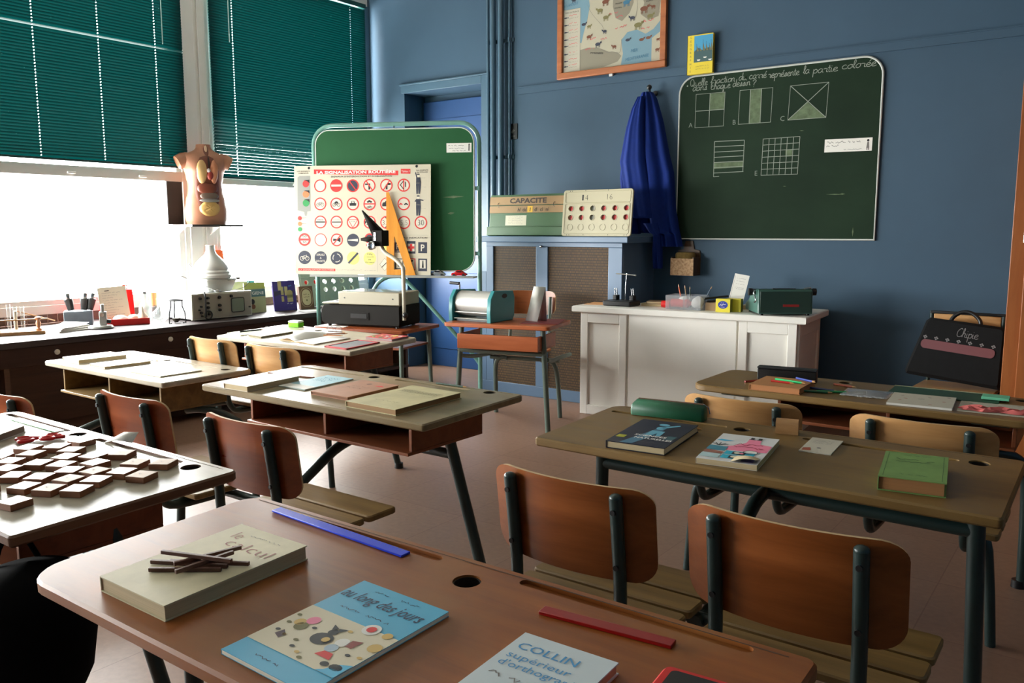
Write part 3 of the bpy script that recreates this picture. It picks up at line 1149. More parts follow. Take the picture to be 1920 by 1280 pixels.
for (x, y, w_, q) in ((885, 512, 14, 2), (1100, 914, 55, 3), (1140, 912, 16, 5), (1210, 1155, 4, 30), (795, 862, 12, 2)):
    s.poly([bd(x - w_, y), bd(x, y - q), bd(x + w_, y), bd(x, y + q)], ZC - 0.0002, CH)
s.build('board', t)
s = MB(mat('board_rim', (196, 200, 194), 0.5))
pts = [(p[0], -0.012, p[1]) for p in out]
s.tube(pts, 0.0085, None, 8, closed=True)
s.build('rim', t)

t = thing('paper_strip', 'white paper strip with handwriting taped to the wall chalkboard', 'paper', M=XY(-1.775, YB - 0.0185, 1.905))
s = MB()
s.M = Matrix.Rotation(R(0.8), 4, 'Y') @ UPRIGHT
s.prism(rrect(0, 0, 0.315, 0.088, 0.002), -0.0006, 0.0, M_PAPER)
for i, (x, y, w_) in enumerate(((0.015, 0.066, 0.225), (0.012, 0.042, 0.085), (0.13, 0.014, 0.12))):
    s.scribble(x, y, w_, 0.013 if i < 2 else 0.008, 0.0003, M_INK, 20 + i)
s.disc(0.288, 0.07, 0.008, 0.0003, M_INK)
s.poly([(0.278, 0.02), (0.298, 0.02), (0.294, 0.06), (0.283, 0.06)], 0.0003, M_GREYINK)
s.rect(0.281, 0.006, 0.286, 0.02, 0.0003, M_INK)
s.rect(0.291, 0.006, 0.296, 0.02, 0.0003, M_INK)
s.build('sheet', t)

t = thing('wall_plaque', 'small black plaque with a white emblem on the blue wall beside the pipes', 'plaque', M=XY(-4.535, YB, 2.165))
s = MB(M_BLACK)
s.M = UPRIGHT
s.prism(rrect(0, 0, 0.10, 0.135, 0.005), 0.001, 0.008, M_BLACK)
s.poly([(0.03, 0.06), (0.06, 0.09), (0.075, 0.075), (0.05, 0.05)], 0.0085, M_GREYINK)
s.rect(0.02, 0.025, 0.08, 0.03, 0.0085, M_GREYINK)
s.build('plate', t)

# coat hook and smock
t = thing('coat_hook', 'dark metal coat hook holding the blue smock', 'hook', M=XY(-3.10, YB, 2.43))
s = MB(M_BLACK)
s.lathe([(0.0, 0.0), (0.022, 0.0), (0.022, 0.006), (0.0, 0.010)], None, T=Matrix.Translation((0, -0.001, 0)) @ Matrix.Rotation(R(90), 4, 'X'))
s.build('backplate', t)
s = MB(M_BLACK)
s.tube([(0, -0.006, -0.01), (0, -0.04, -0.05), (0, -0.085, -0.045), (0, -0.10, 0.0), (0, -0.105, 0.03)], 0.010, None, 10, curve=4)
s.sphere((0, -0.105, 0.035), 0.02)
s.build('peg', t)

t = thing('smock', 'long royal blue cotton smock hanging from the coat hook next to the chalkboard', 'smock', M=XY(-3.10, YB - 0.10, 2.40))
M_SMOCK = mat('smock_cotton_blue', (14, 42, 116), 0.75, var=0.08, scale=25, bump=0.15, spec=0.2)


def cloth(profile, folds, seed, depth):
    """hanging cloth: profile rows (z, x left, x right, belly), wavy cross-section gathered towards the top"""
    rnd = random.Random(seed)
    ph = [rnd.uniform(0, 6.28) for _ in range(4)]
    nz_ = 34
    nx_ = 48
    rows = []
    prof = profile
    for i in range(nz_ + 1):
        q = i / nz_ * (len(prof) - 1)
        j = min(int(q), len(prof) - 2)
        f = q - j
        a = [prof[j][e] * (1 - f) + prof[j + 1][e] * f for e in range(4)]
        front, back = [], []
        for e in range(nx_ + 1):
            u = e / nx_
            x = a[1] + (a[2] - a[1]) * u
            env = math.sin(PI * u) ** 0.5
            wv = math.sin(u * folds * 2 * PI + ph[0] + i * 0.03) * 0.5 + math.sin(u * folds * 3.7 + ph[1] + i * 0.05) * 0.35 + math.sin(u * folds * 11 + ph[2]) * 0.15
            y = -env * a[3] - env * wv * depth * (0.35 + 0.65 * i / nz_)
            front.append((x, y, a[0]))
            back.append((x, 0.035 * (1 - 0.2 * env), a[0]))
        rows.append(front + back[::-1])
    return rows


s = MB(M_SMOCK)
s.loft(cloth([(0.03, -0.06, 0.015, 0.03), (-0.02, -0.085, 0.05, 0.05), (-0.20, -0.14, 0.11, 0.06), (-0.42, -0.19, 0.16, 0.07), (-0.60, -0.17, 0.21, 0.07), (-0.85, -0.15, 0.23, 0.07), (-1.05, -0.13, 0.27, 0.06), (-1.062, 0.10, 0.275, 0.06), (-1.16, 0.10, 0.30, 0.05)], 3, 4, 0.05))
s.build('body', t, angle=70)
s = MB(M_SMOCK)
s.M = Matrix.Translation((0, -0.09, 0))
s.loft(cloth([(-0.01, -0.055, -0.015, 0.0), (-0.10, -0.105, -0.01, 0.02), (-0.25, -0.15, 0.00, 0.04), (-0.50, -0.20, 0.02, 0.045), (-0.72, -0.16, 0.06, 0.045), (-0.93, -0.12, 0.09, 0.03), (-0.94, -0.10, 0.085, 0.02)], 2, 9, 0.03))
s.build('sleeve', t, angle=70)
s = MB(M_SMOCK)
s.M = Matrix.Translation((0, -0.04, 0))
s.loft(cloth([(-0.45, -0.21, -0.04, 0.02), (-0.62, -0.225, -0.06, 0.04), (-0.80, -0.20, -0.06, 0.04), (-0.95, -0.18, -0.06, 0.04), (-1.04, -0.17, -0.05, 0.03), (-1.062, -0.16, -0.05, 0.02)], 2, 14, 0.03))
s.build('hanging_panel', t, angle=70)

s = MB(M_SMOCK)
s.M = Matrix.Translation((0, -0.07, 0))
s.loft(cloth([(-0.98, 0.0, 0.13, 0.03), (-1.05, 0.06, 0.15, 0.04), (-1.07, 0.10, 0.16, 0.04), (-1.20, 0.095, 0.16, 0.035), (-1.33, 0.10, 0.165, 0.02)], 2, 19, 0.02))
s.build('hem', t, angle=70)

# sponge box under the board corner
t = thing('sponge_box', 'small wooden wall box with a cork speckled front, under the chalkboard corner', 'box', M=XY(-2.87, YB, 1.02))
mbx = wood('dark_box_wood', (66, 46, 28), (90, 64, 40), 0.5, 'z', 2)
s = MB(mbx)
s.box(0.0, -0.13, 0.0, 0.19, -0.001, 0.012)
s.box(0.0, -0.13, 0.012, 0.012, -0.012, 0.14)
s.box(0.178, -0.13, 0.012, 0.19, -0.012, 0.14)
s.box(0.0, -0.012, 0.012, 0.19, -0.001, 0.14)
s.M = UPRIGHT
s.prism([(0.0, 0.14), (0.19, 0.14), (0.185, 0.19), (0.14, 0.20), (0.125, 0.265), (0.065, 0.265), (0.05, 0.20), (0.005, 0.19)], 0.001, 0.012, mbx)
s.build('case', t, bevel=0.002)
s = MB(mat('cork_speckle', (150, 112, 78), 0.8, c2=(206, 172, 132), scale=60))
s.box(0.0, -0.136, 0.0, 0.19, -0.1305, 0.13)
s.build('front_panel', t)
t = thing('sponge', 'olive brown sponge lying in the wall box under the chalkboard', 'sponge', M=XY(-2.775, YB - 0.075, 1.15))
s = MB(mat('sponge_olive', (112, 90, 44), 0.95, var=0.25, scale=60, bump=0.5))
s.lathe([(0.0, -0.1), (0.07, -0.1), (0.088, -0.02), (0.088, 0.03), (0.078, 0.045), (0.0, 0.05)], sx=0.92, sy=0.55)
s.build('foam', t, angle=60)

# ------------------------------------------------------------------ teaching boards on top of the radiator cover
m_gp = mat('green_lacquer', (74, 106, 72), 0.35, var=0.05, scale=3)
m_strip = mat('pale_wood_strip', (168, 132, 86), 0.5, var=0.08, scale=4)
t = thing('measure_board', 'green board marked CAPACITE with wooden strips, leaning on the radiator cover', 'teaching board', M=XY(-4.43, 5.72, 1.3185))
s = MB(m_gp)
s.M = Matrix.Rotation(R(-6), 4, 'X')
s.box(0, 0.0, 0, 0.85, 0.02, 0.345)
s.build('panel', t, bevel=0.004)
s = MB(m_gp)
s.M = Matrix.Rotation(R(-6), 4, 'X')
s.box(0.0, -0.035, 0.002, 0.85, -0.0005, 0.075)
s.build('ledge', t, bevel=0.004)
s = MB(m_strip)
s.M = Matrix.Rotation(R(-6), 4, 'X')
s.box(0.005, -0.014, 0.258, 0.80, -0.0005, 0.325)
s.M = s.M @ Matrix.Translation((0, -0.0145, 0)) @ UPRIGHT
s.text('CAPACITE', 0.40, 0.272, 0.056, 0.0003, mat('brown_ink', (46, 26, 16), 0.6), 'c', 0.0, 0.035, width=0.37)
s.build('title_strip', t)
s = MB(m_strip)
s.M = Matrix.Rotation(R(-6), 4, 'X')
s.box(0.005, -0.012, 0.192, 0.80, -0.0005, 0.250)
s.M = s.M @ Matrix.Translation((0, -0.0125, 0)) @ UPRIGHT
for i, q in enumerate(('hl', 'dal', 'l', 'dl', 'cl', 'ml')):
    x = 0.285 + i * 0.056
    if q == 'l':
        s.rect(x, 0.195, x + 0.054, 0.247, 0.0003, mat('yellow_label', (226, 176, 40), 0.5))
    s.line([(x, 0.195), (x, 0.247)], 0.0012, 0.0005, M_GREYINK)
    s.text(q, x + 0.027, 0.203, 0.044, 0.0006, M_INK, 'c', 0.1, 0.01, width=(0.008, 0.026, 0.04)[len(q) - 1])
s.line([(0.285 + 6 * 0.056, 0.195), (0.285 + 6 * 0.056, 0.247)], 0.0012, 0.0005, M_GREYINK)
s.build('unit_strip', t)
for x in (0.10, 0.66):
    s = MB(M_BLACK)
    s.M = Matrix.Rotation(R(-6), 4, 'X')
    s.tube([(x + 0.012, -0.018, 0.275), (x, -0.022, 0.270), (x - 0.002, -0.022, 0.25), (x + 0.008, -0.02, 0.238)], 0.002, None, 6, curve=3)
    s.build('wire_hook', t)
s = MB(M_PAPER)
s.M = Matrix.Rotation(R(-6), 4, 'X') @ Matrix.Translation((0, -0.0012, 0)) @ UPRIGHT
s.rect(0.17, 0.088, 0.385, 0.172, 0, M_CREAM)
for i in range(5):
    s.scribble(0.2, 0.158 - i * 0.014, 0.15 - 0.02 * (i % 2), 0.006, 0.0004, M_GREYINK, i)
s.build('paper_note', t)


def abacus_panel(mpan, holes_r, W_, H_, rows, cols, x0, x1, ys):
    """cream panel with round windows"""
    hs = []
    for y in ys:
        for i in range(cols):
            hs.append((x0 + (x1 - x0) * i / (cols - 1), y))
    return hs


def number_panel(name, label, M, mpan, seen):
    t = thing(name, label, 'teaching board', M=M)
    W_, H_ = (0.615 if seen else 0.66), 0.36
    s = MB(mpan)
    s.M = UPRIGHT
    hs = abacus_panel(mpan, 0.022, W_, H_, 3, 6, 0.075, 0.565, (0.215, 0.145))
    s.prism(rrect(0, 0, W_, H_, 0.022), 0.0, 0.016, mpan, holes=[circle(x, y, 0.021, 20) for x, y in hs], chamfer=0.003)
    for x, y in hs:
        s.lathe([(0.0208, 0.0), (0.0208, 0.0185), (0.0245, 0.0185), (0.0255, 0.0155)], c=(x, y, 0), seg=20, cap=False)
    for i in range(6):
        s.lathe([(0.0235, 0.0155), (0.0235, 0.0185), (0.0265, 0.0185), (0.0265, 0.0155)], c=(0.075 + 0.49 * i / 5, 0.07, 0), seg=20, cap=False)
    s.build('panel', t)
    s = MB(mpan)
    s.M = UPRIGHT
    for (a, c, q) in ((rrect(0.02, 0.262, W_ - 0.02, 0.345, 0.012), None, 0), (rrect(0.02, 0.02, W_ - 0.02, 0.252, 0.012), None, 0)):
        s.tube([(p[0], p[1], 0.0165) for p in a], 0.0028, None, 6, closed=True)
    s.build('moulded_border', t)
    s = MB(M_BLACK)
    s.M = UPRIGHT
    for (x, y) in ((0.06, 0.352), (0.08, 0.352), (0.20, 0.353), (0.40, 0.353), (0.05, 0.01), (0.07, 0.01), (0.20, 0.011), (0.42, 0.011), (0.56, 0.01), (0.58, 0.01)):
        s.disc(x, y, 0.0035, 0.0163, M_BLACK, 10)
    if seen:
        s.text('4', 0.20, 0.278, 0.062, 0.0163, M_INK, 'l', 0, -0.02)
        s.rect(0.172, 0.278, 0.186, 0.322, 0.0163, M_INK)
        s.text('16', 0.395, 0.280, 0.062, 0.0163, M_INK, 'l', 0, -0.02)
    s.build('print', t)
    for i, (x, y) in enumerate(hs):
        if seen:
            c = i % 6 != 2
        else:
            c = i in (0, 1, 7, 10) if False else i in (0, 1)
        if not seen and not c and i not in (4, 7, 10, 11):
            continue
        mm = M_REDP if c else mat('token_grey', (150, 150, 140), 0.5)
        s = MB(mm)
        s.M = UPRIGHT
        sh = 0.0 if seen else 0.006
        s.lathe([(0.0, -0.008), (0.020, -0.008), (0.020, -0.002), (0.0, -0.002)], c=(x + sh, y, 0), seg=20)
        o = s.build('token', t)
        if seen:
            o['label'] = 'red counting token' if c else 'grey counting token'
    return t


m_cr = mat('cream_plastic', (184, 176, 144), 0.45)
number_panel('counting_board', 'cream counting panel with red tokens and numbers, standing on the radiator cover', XY(-3.645, 5.662, 1.3185, 0.5, -6), m_cr, True)
s_ = thing('card_strip', 'narrow white card with red marks behind the cream counting panel', 'card', M=XY(-3.665, 5.745, 1.3185, 0, -6))
s = MB(m_cr)
s.box(0, 0, 0, 0.06, 0.008, 0.26)
s.M = UPRIGHT
for y in (0.13, 0.16, 0.05, 0.02):
    s.rect(0.005, y, 0.014, y + 0.014, 0.0004, M_RED)
s.build('card', s_)

# ------------------------------------------------------------------ mobile chalkboard with poster
BRD = XY(-4.0375, 5.0825, 0.068, math.degrees(math.atan2(0.435, 0.9))) @ Matrix.Scale(0.95, 4)
M_MINT = mat('mint_steel', (112, 158, 146), 0.35, var=0.08, scale=8)
t = thing('mobile_chalkboard', 'green chalkboard on a mint tubular stand in the corner beside the window', 'chalkboard', M=BRD)
s = MB(mat('mobile_board_green', (30, 86, 48), 0.6, var=0.08, scale=1.5, spec=0.25))
s.M = UPRIGHT
s.prism(rrect(-1.365, 1.04, -0.03, 2.175, 0.12, 8), 0, 0.015)
for (x, y, w_) in ((-0.20, 1.63, 0.09), (-0.22, 1.50, 0.03)):
    s.poly([(x - w_, y), (x, y + 0.012), (x + w_, y + 0.006), (x, y - 0.008)], 0.0156, M_CHALKF)
s.build('board', t)
s = MB(mat('board_edge_pale', (206, 214, 204), 0.45))
s.tube([(x, -0.008, z) for x, z in rrect(-1.365, 1.04, -0.03, 2.175, 0.12, 8)], 0.008, None, 8, closed=True)
s.build('rim', t)
s = MB(M_MINT)
arcL = [(-1.40 + 0.16 - 0.16 * math.cos(R(a)), 0.03, 2.06 + 0.16 * math.sin(R(a))) for a in range(0, 91, 15)]
arcR = [(0.005 - 0.16 + 0.16 * math.sin(R(a)), 0.03, 2.06 + 0.16 * math.cos(R(a))) for a in range(0, 91, 15)]
s.tube([(-1.40, 0.03, -0.012)] + arcL + arcR + [(0.005, 0.03, -0.012)], 0.018, None, 14)
s.build('stand_tube', t)
s = MB(M_MINT)
s.tube([(-1.39, 0.05, 0.25), (-0.98, 0.06, 0.78), (-0.86, 0.06, 0.94), (-0.72, 0.06, 0.985), (-0.60, 0.06, 0.92), (-0.13, 0.06, 0.42), (-0.005, 0.05, 0.27)], 0.016, None, 12, curve=4)
s.build('brace', t)
for x in (-1.40, 0.005):
    s = MB(M_MINT)
    s.tube([(x, -0.25, -0.006), (x, 0.25, -0.006)], 0.016)
    s.build('foot', t)
    for y in (-0.23, 0.23):
        s = MB(M_BLACK)
        s.lathe([(0.0, -0.01), (0.026, -0.01), (0.026, 0.01), (0.0, 0.01)], None, T=Matrix.Translation((x, y, -0.0448)) @ Matrix.Rotation(R(90), 4, 'Y'))
        s.build('caster', t)
for z in (1.7, 1.18):
    for x in (-1.385, -0.012):
        s = MB(M_MINT)
        s.cbox((x, 0.012, z), (0.05, 0.03, 0.03))
        s.build('clamp', t)
s = MB(mat('tray_grey', (150, 152, 146), 0.45))
s.box(-1.40, -0.13, 0.985, -0.01, 0.01, 0.997)
s.box(-1.40, -0.13, 0.997, -0.01, -0.125, 1.005)
s.build('chalk_tray', t, bevel=0.002)
s = MB(M_BLACK)
s.cyl((-0.70, 0.02, 2.176), (-0.70, 0.02, 2.205), 0.004)
s.build('pivot_pin', t)

t = thing('paper_note', 'white note with handwriting taped to the mobile green chalkboard', 'paper', M=BRD @ Matrix.Translation((-0.252, -0.0165, 1.982)))
s = MB()
s.M = UPRIGHT
s.prism(rrect(0, 0, 0.205, 0.073, 0.001), -0.0004, 0.0, M_PAPER)
for i, (x, y, w_) in enumerate(((0.015, 0.054, 0.13), (0.02, 0.032, 0.12), (0.05, 0.013, 0.11))):
    s.scribble(x, y, w_, 0.009, 0.0004, M_INK, 60 + i)
s.poly([(0.178, 0.012), (0.19, 0.012), (0.192, 0.06), (0.18, 0.06)], 0.0004, M_GREYINK)
s.disc(0.186, 0.062, 0.006, 0.0004, M_INK)
s.build('sheet', t)

# road-sign poster, drawn in measured positions
PWD, PHT = 1.165, 0.885
t = thing('road_sign_poster', 'large white poster of red and blue road signs propped on the chalkboard tray', 'poster', M=BRD @ Matrix.Translation((-1.535, -0.112, 1.0058)) @ Matrix.Rotation(R(-3.0), 4, 'X'))
s = MB()
s.M = UPRIGHT
s.prism(rrect(0, 0, PWD, PHT, 0.006), -0.006, 0.0, mat('poster_card', (204, 195, 172), 0.55), m_side=M_CREAM)


def pp(x, y):
    top = 425 - (x - 72) * 0.029
    bot = 1186 - (x - 72) * 0.006
    return ((x - 72) / 958 * PWD, (bot - y) / (bot - top) * PHT)


Z1, Z2, Z3 = 0.0005, 0.0010, 0.0015
kk = PWD / 958


def prect(x0, y0, x1, y1, z, m):
    s.poly([pp(x0, y1), pp(x1, y1), pp(x1, y0), pp(x0, y0)], z, m)


def ptext(txt, x, y, h, z, m, width=None, bold=0.0, align='c', shear=0.0):
    a, c = pp(x, y)
    s.text(txt, a, c, h * kk * 1.38, z, m, align, shear, bold, None if width is None else width * kk)


prect(214, 446, 808, 478, Z1, M_RED)
ptext('LA SIGNALISATION ROUTIÈRE', 511, 470, 19, Z2, M_PAPER, 555, 0.035)
prect(825, 432, 891, 466, Z1, M_RED)
ptext('Tableau 3', 858, 456, 14, Z2, M_PAPER, 56)
ptext("SIGNAUX D'INTERDICTION ET D'OBLIGATION", 550, 495, 11, Z2, M_INK, 428, 0.01)
ptext('LES SIGNAUX', 140, 464, 8, Z2, M_INK, 95, 0.01)
ptext('LUMINEUX', 140, 478, 8, Z2, M_INK, 75, 0.01)
ptext('Les AGENTS', 972, 444, 8, Z2, M_INK, 80, 0.01)
ptext('de POLICE', 972, 458, 8, Z2, M_INK, 75, 0.01)
for x in (179, 934):
    s.disc(*pp(x, 437 if x < 500 else 413), 0.011, Z2, M_BLACK)
# traffic light
m_tl = mat('traffic_light_grey', (146, 146, 138), 0.6)
s.poly([pp(95, 505), pp(110, 492), pp(188, 490), pp(188, 738), pp(165, 742), pp(160, 772), pp(146, 772), pp(142, 745), pp(95, 735)], Z1, m_tl)
for (y, m) in ((547, M_RED), (620, M_ORANGE), (682, M_GREEN)):
    s.disc(*pp(156, y), 0.029, Z2, m)
    s.poly([pp(140, y - 25), pp(180, y - 28), pp(182, y - 5), pp(165, y - 18)], Z3, M_BLACK)
for (y, m) in ((790, M_RED), (830, M_ORANGE), (868, M_GREEN)):
    s.disc(*pp(110, y), 0.018, Z2, m)
    s.scribble(*pp(128, y - 3), 0.035, 0.008, Z2, M_GREYINK, int(y))


def sign(x, y, r=43, fill=None, ring_c=M_RED, w=8):
    c = pp(x, y)
    if fill:
        s.disc(*c, r * kk, Z1, fill, 28)
    if ring_c:
        s.ring(*c, (r - w) * kk, r * kk, Z2, ring_c, 32)
    return c


def slash(c, a, r=36, w=7, m=M_RED):
    d = Vector((math.cos(R(a)), math.sin(R(a)))) * r * kk
    s.line([Vector(c) - d, Vector(c) + d], w * kk, Z3, m)


def pl(c, pts, m, z=Z3 - 0.0003):
    s.poly([(c[0] + x * kk, c[1] + y * kk) for x, y in pts], z, m)


def car(c, m, q=1.0, dx=0, dy=0):
    pl(c, [(dx - 26 * q, dy - 6 * q), (dx + 26 * q, dy - 6 * q), (dx + 24 * q, dy + 3 * q), (dx + 12 * q, dy + 5 * q), (dx + 8 * q, dy + 13 * q), (dx - 10 * q, dy + 13 * q), (dx - 14 * q, dy + 4 * q), (dx - 26 * q, dy + 2 * q)], m)
    for e in (-15, 15):
        s.disc(c[0] + (dx + e * q) * kk, c[1] + (dy - 7 * q) * kk, 6 * q * kk, Z3, m, 12)


def cycle(c, m, q=1.0):
    for e in (-18, 18):
        s.ring(c[0] + e * q * kk, c[1] - 6 * q * kk, 11 * q * kk, 14 * q * kk, Z3, m, 18)
    for a, d in (((-18, -6), (-5, 12)), ((-5, 12), (13, 10)), ((13, 10), (18, -6)), ((-5, 12), (2, -6)), ((2, -6), (-18, -6)), ((2, -6), (13, 10)), ((13, 10), (11, 18))):
        s.line([(c[0] + a[0] * q * kk, c[1] + a[1] * q * kk), (c[0] + d[0] * q * kk, c[1] + d[1] * q * kk)], 2.4 * q * kk, Z3, m)


M_SIGNW = mat('sign_face', (212, 205, 188), 0.55)
r1 = [(258, 560), (373, 557), (490, 556), (606, 553), (725, 550), (845, 547)]
sign(*r1[0], fill=M_SIGNW)
c = sign(*r1[1], fill=M_RED)
pl(c, [(-35, -6), (35, -6), (35, 7), (-35, 7)], M_SIGNW)
c = sign(*r1[2], fill=M_NAVY)
slash(c, -52)
for i, q in ((3, -1), (4, 1)):
    c = sign(*r1[i], fill=M_SIGNW)
    pl(c, [(-4, -26), (8, -26), (8, 14), (q * -30 * -1, 14), (q * -30 * -1, 4), (-4, 4)] if q > 0 else [(-6, -26), (6, -26), (6, 14), (-30, 14), (-30, 4), (-6, 4)], M_INK)
    slash(c, -55 if q < 0 else 55)
c = sign(*r1[5], fill=M_SIGNW)
s.line([(c[0] + x * kk, c[1] + y * kk) for x, y in ((-2, 26), (-24, 2), (0, -26))], 6 * kk, Z3, M_INK)
s.line([(c[0] + 12 * kk, c[1] - 12 * kk), (c[0] + 12 * kk, c[1] + 22 * kk)], 6 * kk, Z3, M_INK)
slash(c, 90)
r2 = [(258, 687), (373, 686), (490, 684), (607, 682), (724, 680), (845, 677)]
c = sign(*r2[0], fill=M_SIGNW)
cycle(c, M_GREYINK, 0.85)
c = sign(*r2[1], fill=M_SIGNW)
cycle(c, M_INK, 0.85)
pl(c, [(-12, 2), (12, 6), (8, 16), (-2, 20), (-14, 10)], M_INK)
c = sign(*r2[2], fill=M_SIGNW)
pl(c, [(-22, -12), (22, -12), (24, 4), (14, 6), (10, 20), (-10, 20), (-14, 6), (-24, 4)], M_INK)
pl(c, [(-8, 8), (8, 8), (7, 17), (-7, 17)], M_SIGNW, Z3)
c = sign(*r2[3], fill=M_SIGNW)
slash(c, 0)
car(c, M_INK, 0.7, 0, 16)
cycle((c[0], c[1] - 20 * kk), M_INK, 0.6)
c = sign(*r2[4], fill=M_SIGNW)
pl(c, [(-28, -16), (28, -16), (28, 20), (-6, 20), (-8, 12), (-22, 10), (-28, -2)], M_INK)
c = sign(*r2[5], fill=M_SIGNW)
car(c, M_RED, 0.5, -20, -2)
car(c, M_INK, 0.55, 16, -2)
r3 = [(258, 814), (373, 813), (489, 813), (608, 811), (725, 810), (847, 809), (963, 808)]
c = sign(*r3[0], fill=M_SIGNW)
pl(c, [(-33, -5), (33, -5), (33, 4), (-33, 4)], M_INK)
ptext('HALTE', 258, 803, 9, Z3, M_INK, 42)
c = sign(*r3[1], fill=M_SIGNW)
pl(c, [(-33, -4), (33, -4), (33, 3), (-33, 3)], M_INK)
ptext('DOUANE', 373, 800, 7, Z3, M_GREYINK, 46)
ptext('ZOLL', 373, 842, 7, Z3, M_GREYINK, 28)
c = sign(*r3[2], fill=M_SIGNW)
s.line([(c[0] + x * kk, c[1] + y * kk) for x, y in ((-34, 18), (34, 18), (0, -36))], 7 * kk, Z3, M_RED, True)
ptext('STOP', 489, 812, 9, Z3, M_GREYINK, 36)
c = sign(*r3[3], fill=M_SIGNW)
ptext('2m', 608, 829, 34, Z3, M_INK, 46, -0.015)
for q in (-1, 1):
    pl(c, [(q * 34, 12), (q * 22, 0), (q * 34, -12)], M_INK)
c = sign(*r3[4], fill=M_SIGNW)
ptext('3,5', 722, 829, 34, Z3, M_INK, 50, -0.02)
for q in (-1, 1):
    pl(c, [(12, q * 34), (0, q * 22), (-12, q * 34)], M_INK)
sign(*r3[5], fill=M_SIGNW)
ptext('5,5', 847, 827, 34, Z3, M_GREYINK, 48, -0.02)
sign(*r3[6], fill=M_SIGNW)
ptext('30', 963, 828, 40, Z3, M_INK, 42, -0.02)
r4 = [(142, 940), (258, 940), (374, 939), (490, 939), (606, 925)]
c = sign(*r4[0], fill=M_SIGNW, w=12)
pl(c, [(-42, -7), (42, -7), (42, 7), (-42, 7)], M_RED)
ptext('50', 142, 925, 14, Z3 + 0.0003, M_INK, 30)
ptext('30', 142, 966, 14, Z3 + 0.0003, M_INK, 30)
sign(*r4[1], fill=M_SIGNW, w=5)
ptext('FIN', 258, 950, 10, Z3, M_CREAM, 30)
c = sign(*r4[2], fill=M_SIGNW)
pl(c, [(-26, -8), (4, -6), (26, -16), (26, 16), (4, 6), (-26, 8)], M_INK)
slash(c, 48)
c = sign(*r4[3], fill=M_NAVY, ring_c=None)
pl(c, [(-36, -3), (34, -9), (34, 9), (-36, 3)], M_SIGNW)
sign(*r4[4], r=34, fill=M_NAVY, w=9)
ptext('30', 606, 935, 18, Z3, M_SIGNW, 30)
pl(pp(606, 985), [(-26, 16), (26, 16), (0, -22)], M_RED)
r5 = [(142, 1067), (258, 1067), (373, 1067), (490, 1066), (607, 1066)]
c = sign(*r5[0], r=46, fill=M_NAVY, ring_c=None)
cycle(c, M_SIGNW, 1.05)
sign(*r5[1], r=44, fill=M_NAVY, ring_c=None)
ptext('SERREZ', 258, 1053, 14, Z3, M_SIGNW, 60, 0.01)
ptext('A', 258, 1075, 14, Z3, M_SIGNW, 12, 0.01)
ptext('DROITE', 258, 1098, 14, Z3, M_SIGNW, 62, 0.01)
c = sign(*r5[2], r=44, fill=M_NAVY, ring_c=None)
for a in (10, 130, 250):
    s.line([(c[0] + x * kk, c[1] + y * kk) for x, y in arc(0, 0, 27, a, a + 75, 8)], 5 * kk, Z3, M_SIGNW)
c = sign(*r5[3], r=44, fill=M_YELLOW, ring_c=None)
slash(c, 46, 48, 13, M_NAVY)
sign(*r5[4], r=44, fill=M_YELLOW, ring_c=None)
ptext('FIN', 607, 1044, 14, Z3, M_GREYINK, 36)
ptext("D'OBLIGATION", 607, 1060, 8, Z3, M_GREYINK, 60)
ptext('DE', 607, 1080, 9, Z3, M_GREYINK, 18)
ptext('SENS UNIQUE', 607, 1100, 10, Z3, M_GREYINK, 66)
# policemen
for (y0, up) in ((480, True), (632, False)):
    c = pp(945, y0)
    s.disc(c[0], c[1], 9 * kk, Z2, M_CREAM)
    pl(c, [(-10, 6), (10, 6), (8, 14), (-8, 14)], M_NAVY)
    pl(c, [(-14, -10), (14, -10), (18, -60), (12, -118), (2, -118), (0, -62), (-3, -118), (-13, -118), (-15, -60)], M_NAVY)
    if up:
        pl(c, [(-14, -10), (-22, 22), (-16, 24), (-6, -12)], M_NAVY)
        pl(c, [(12, -12), (20, -50), (14, -52), (8, -16)], M_NAVY)
    else:
        pl(c, [(-14, -10), (-26, -26), (0, -30), (0, -24), (-14, -22)], M_NAVY)
        pl(c, [(10, -10), (36, -16), (36, -22), (10, -18)], M_NAVY)
    pl(c, [(-13, -44), (16, -44), (16, -50), (-13, -50)], M_SIGNW)
    for e in (30, 90):
        s.scribble(c[0] + 20 * kk, c[1] - e * kk + 0.02, 0.04, 0.005, Z2, M_GREYINK, e)
# indication signs
ptext('SIGNAUX DE SIMPLE INDICATION', 842, 922, 10, Z2, M_INK, 330, 0.01)
s.line([pp(662, 900), pp(662, 1160)], 0.0012, Z1, M_GREYINK)
s.line([pp(662, 900), pp(1015, 897)], 0.0012, Z1, M_GREYINK)
for (y, m) in ((985, M_YELLOW), (1108, M_CREAM)):
    a = [pp(712, y - 45), pp(690 - 12, y), pp(712, y + 45), pp(746, y)]
    s.poly(a, Z1, m)
    s.line(a, 0.002, Z2, M_INK, True)
s.line([pp(690, 1130), pp(735, 1085)], 0.006, Z3, M_INK)
for (x0, y0, x1, y1, m) in ((782, 950, 832, 1022, M_NAVY), (865, 940, 926, 1028, M_NAVY), (945, 946, 1006, 1024, M_NAVY), (784, 1064, 842, 1138, M_INK), (866, 1062, 926, 1146, M_RED), (945, 1062, 1006, 1152, M_NAVY)):
    prect(x0, y0, x1, y1, Z1, m)
prect(872, 958, 920, 1012, Z2, M_SIGNW)
a = pp(896, 985)
pl(a, [(-8, -24), (8, -24), (8, -8), (22, -8), (22, 8), (8, 8), (8, 24), (-8, 24), (-8, 8), (-22, 8), (-22, -8), (-8, -8)], M_RED)
ptext('P', 976, 1008, 44, Z2, M_SIGNW, 26, 0.02)
ptext('H', 806, 998, 36, Z2, M_SIGNW, 26, 0.02)
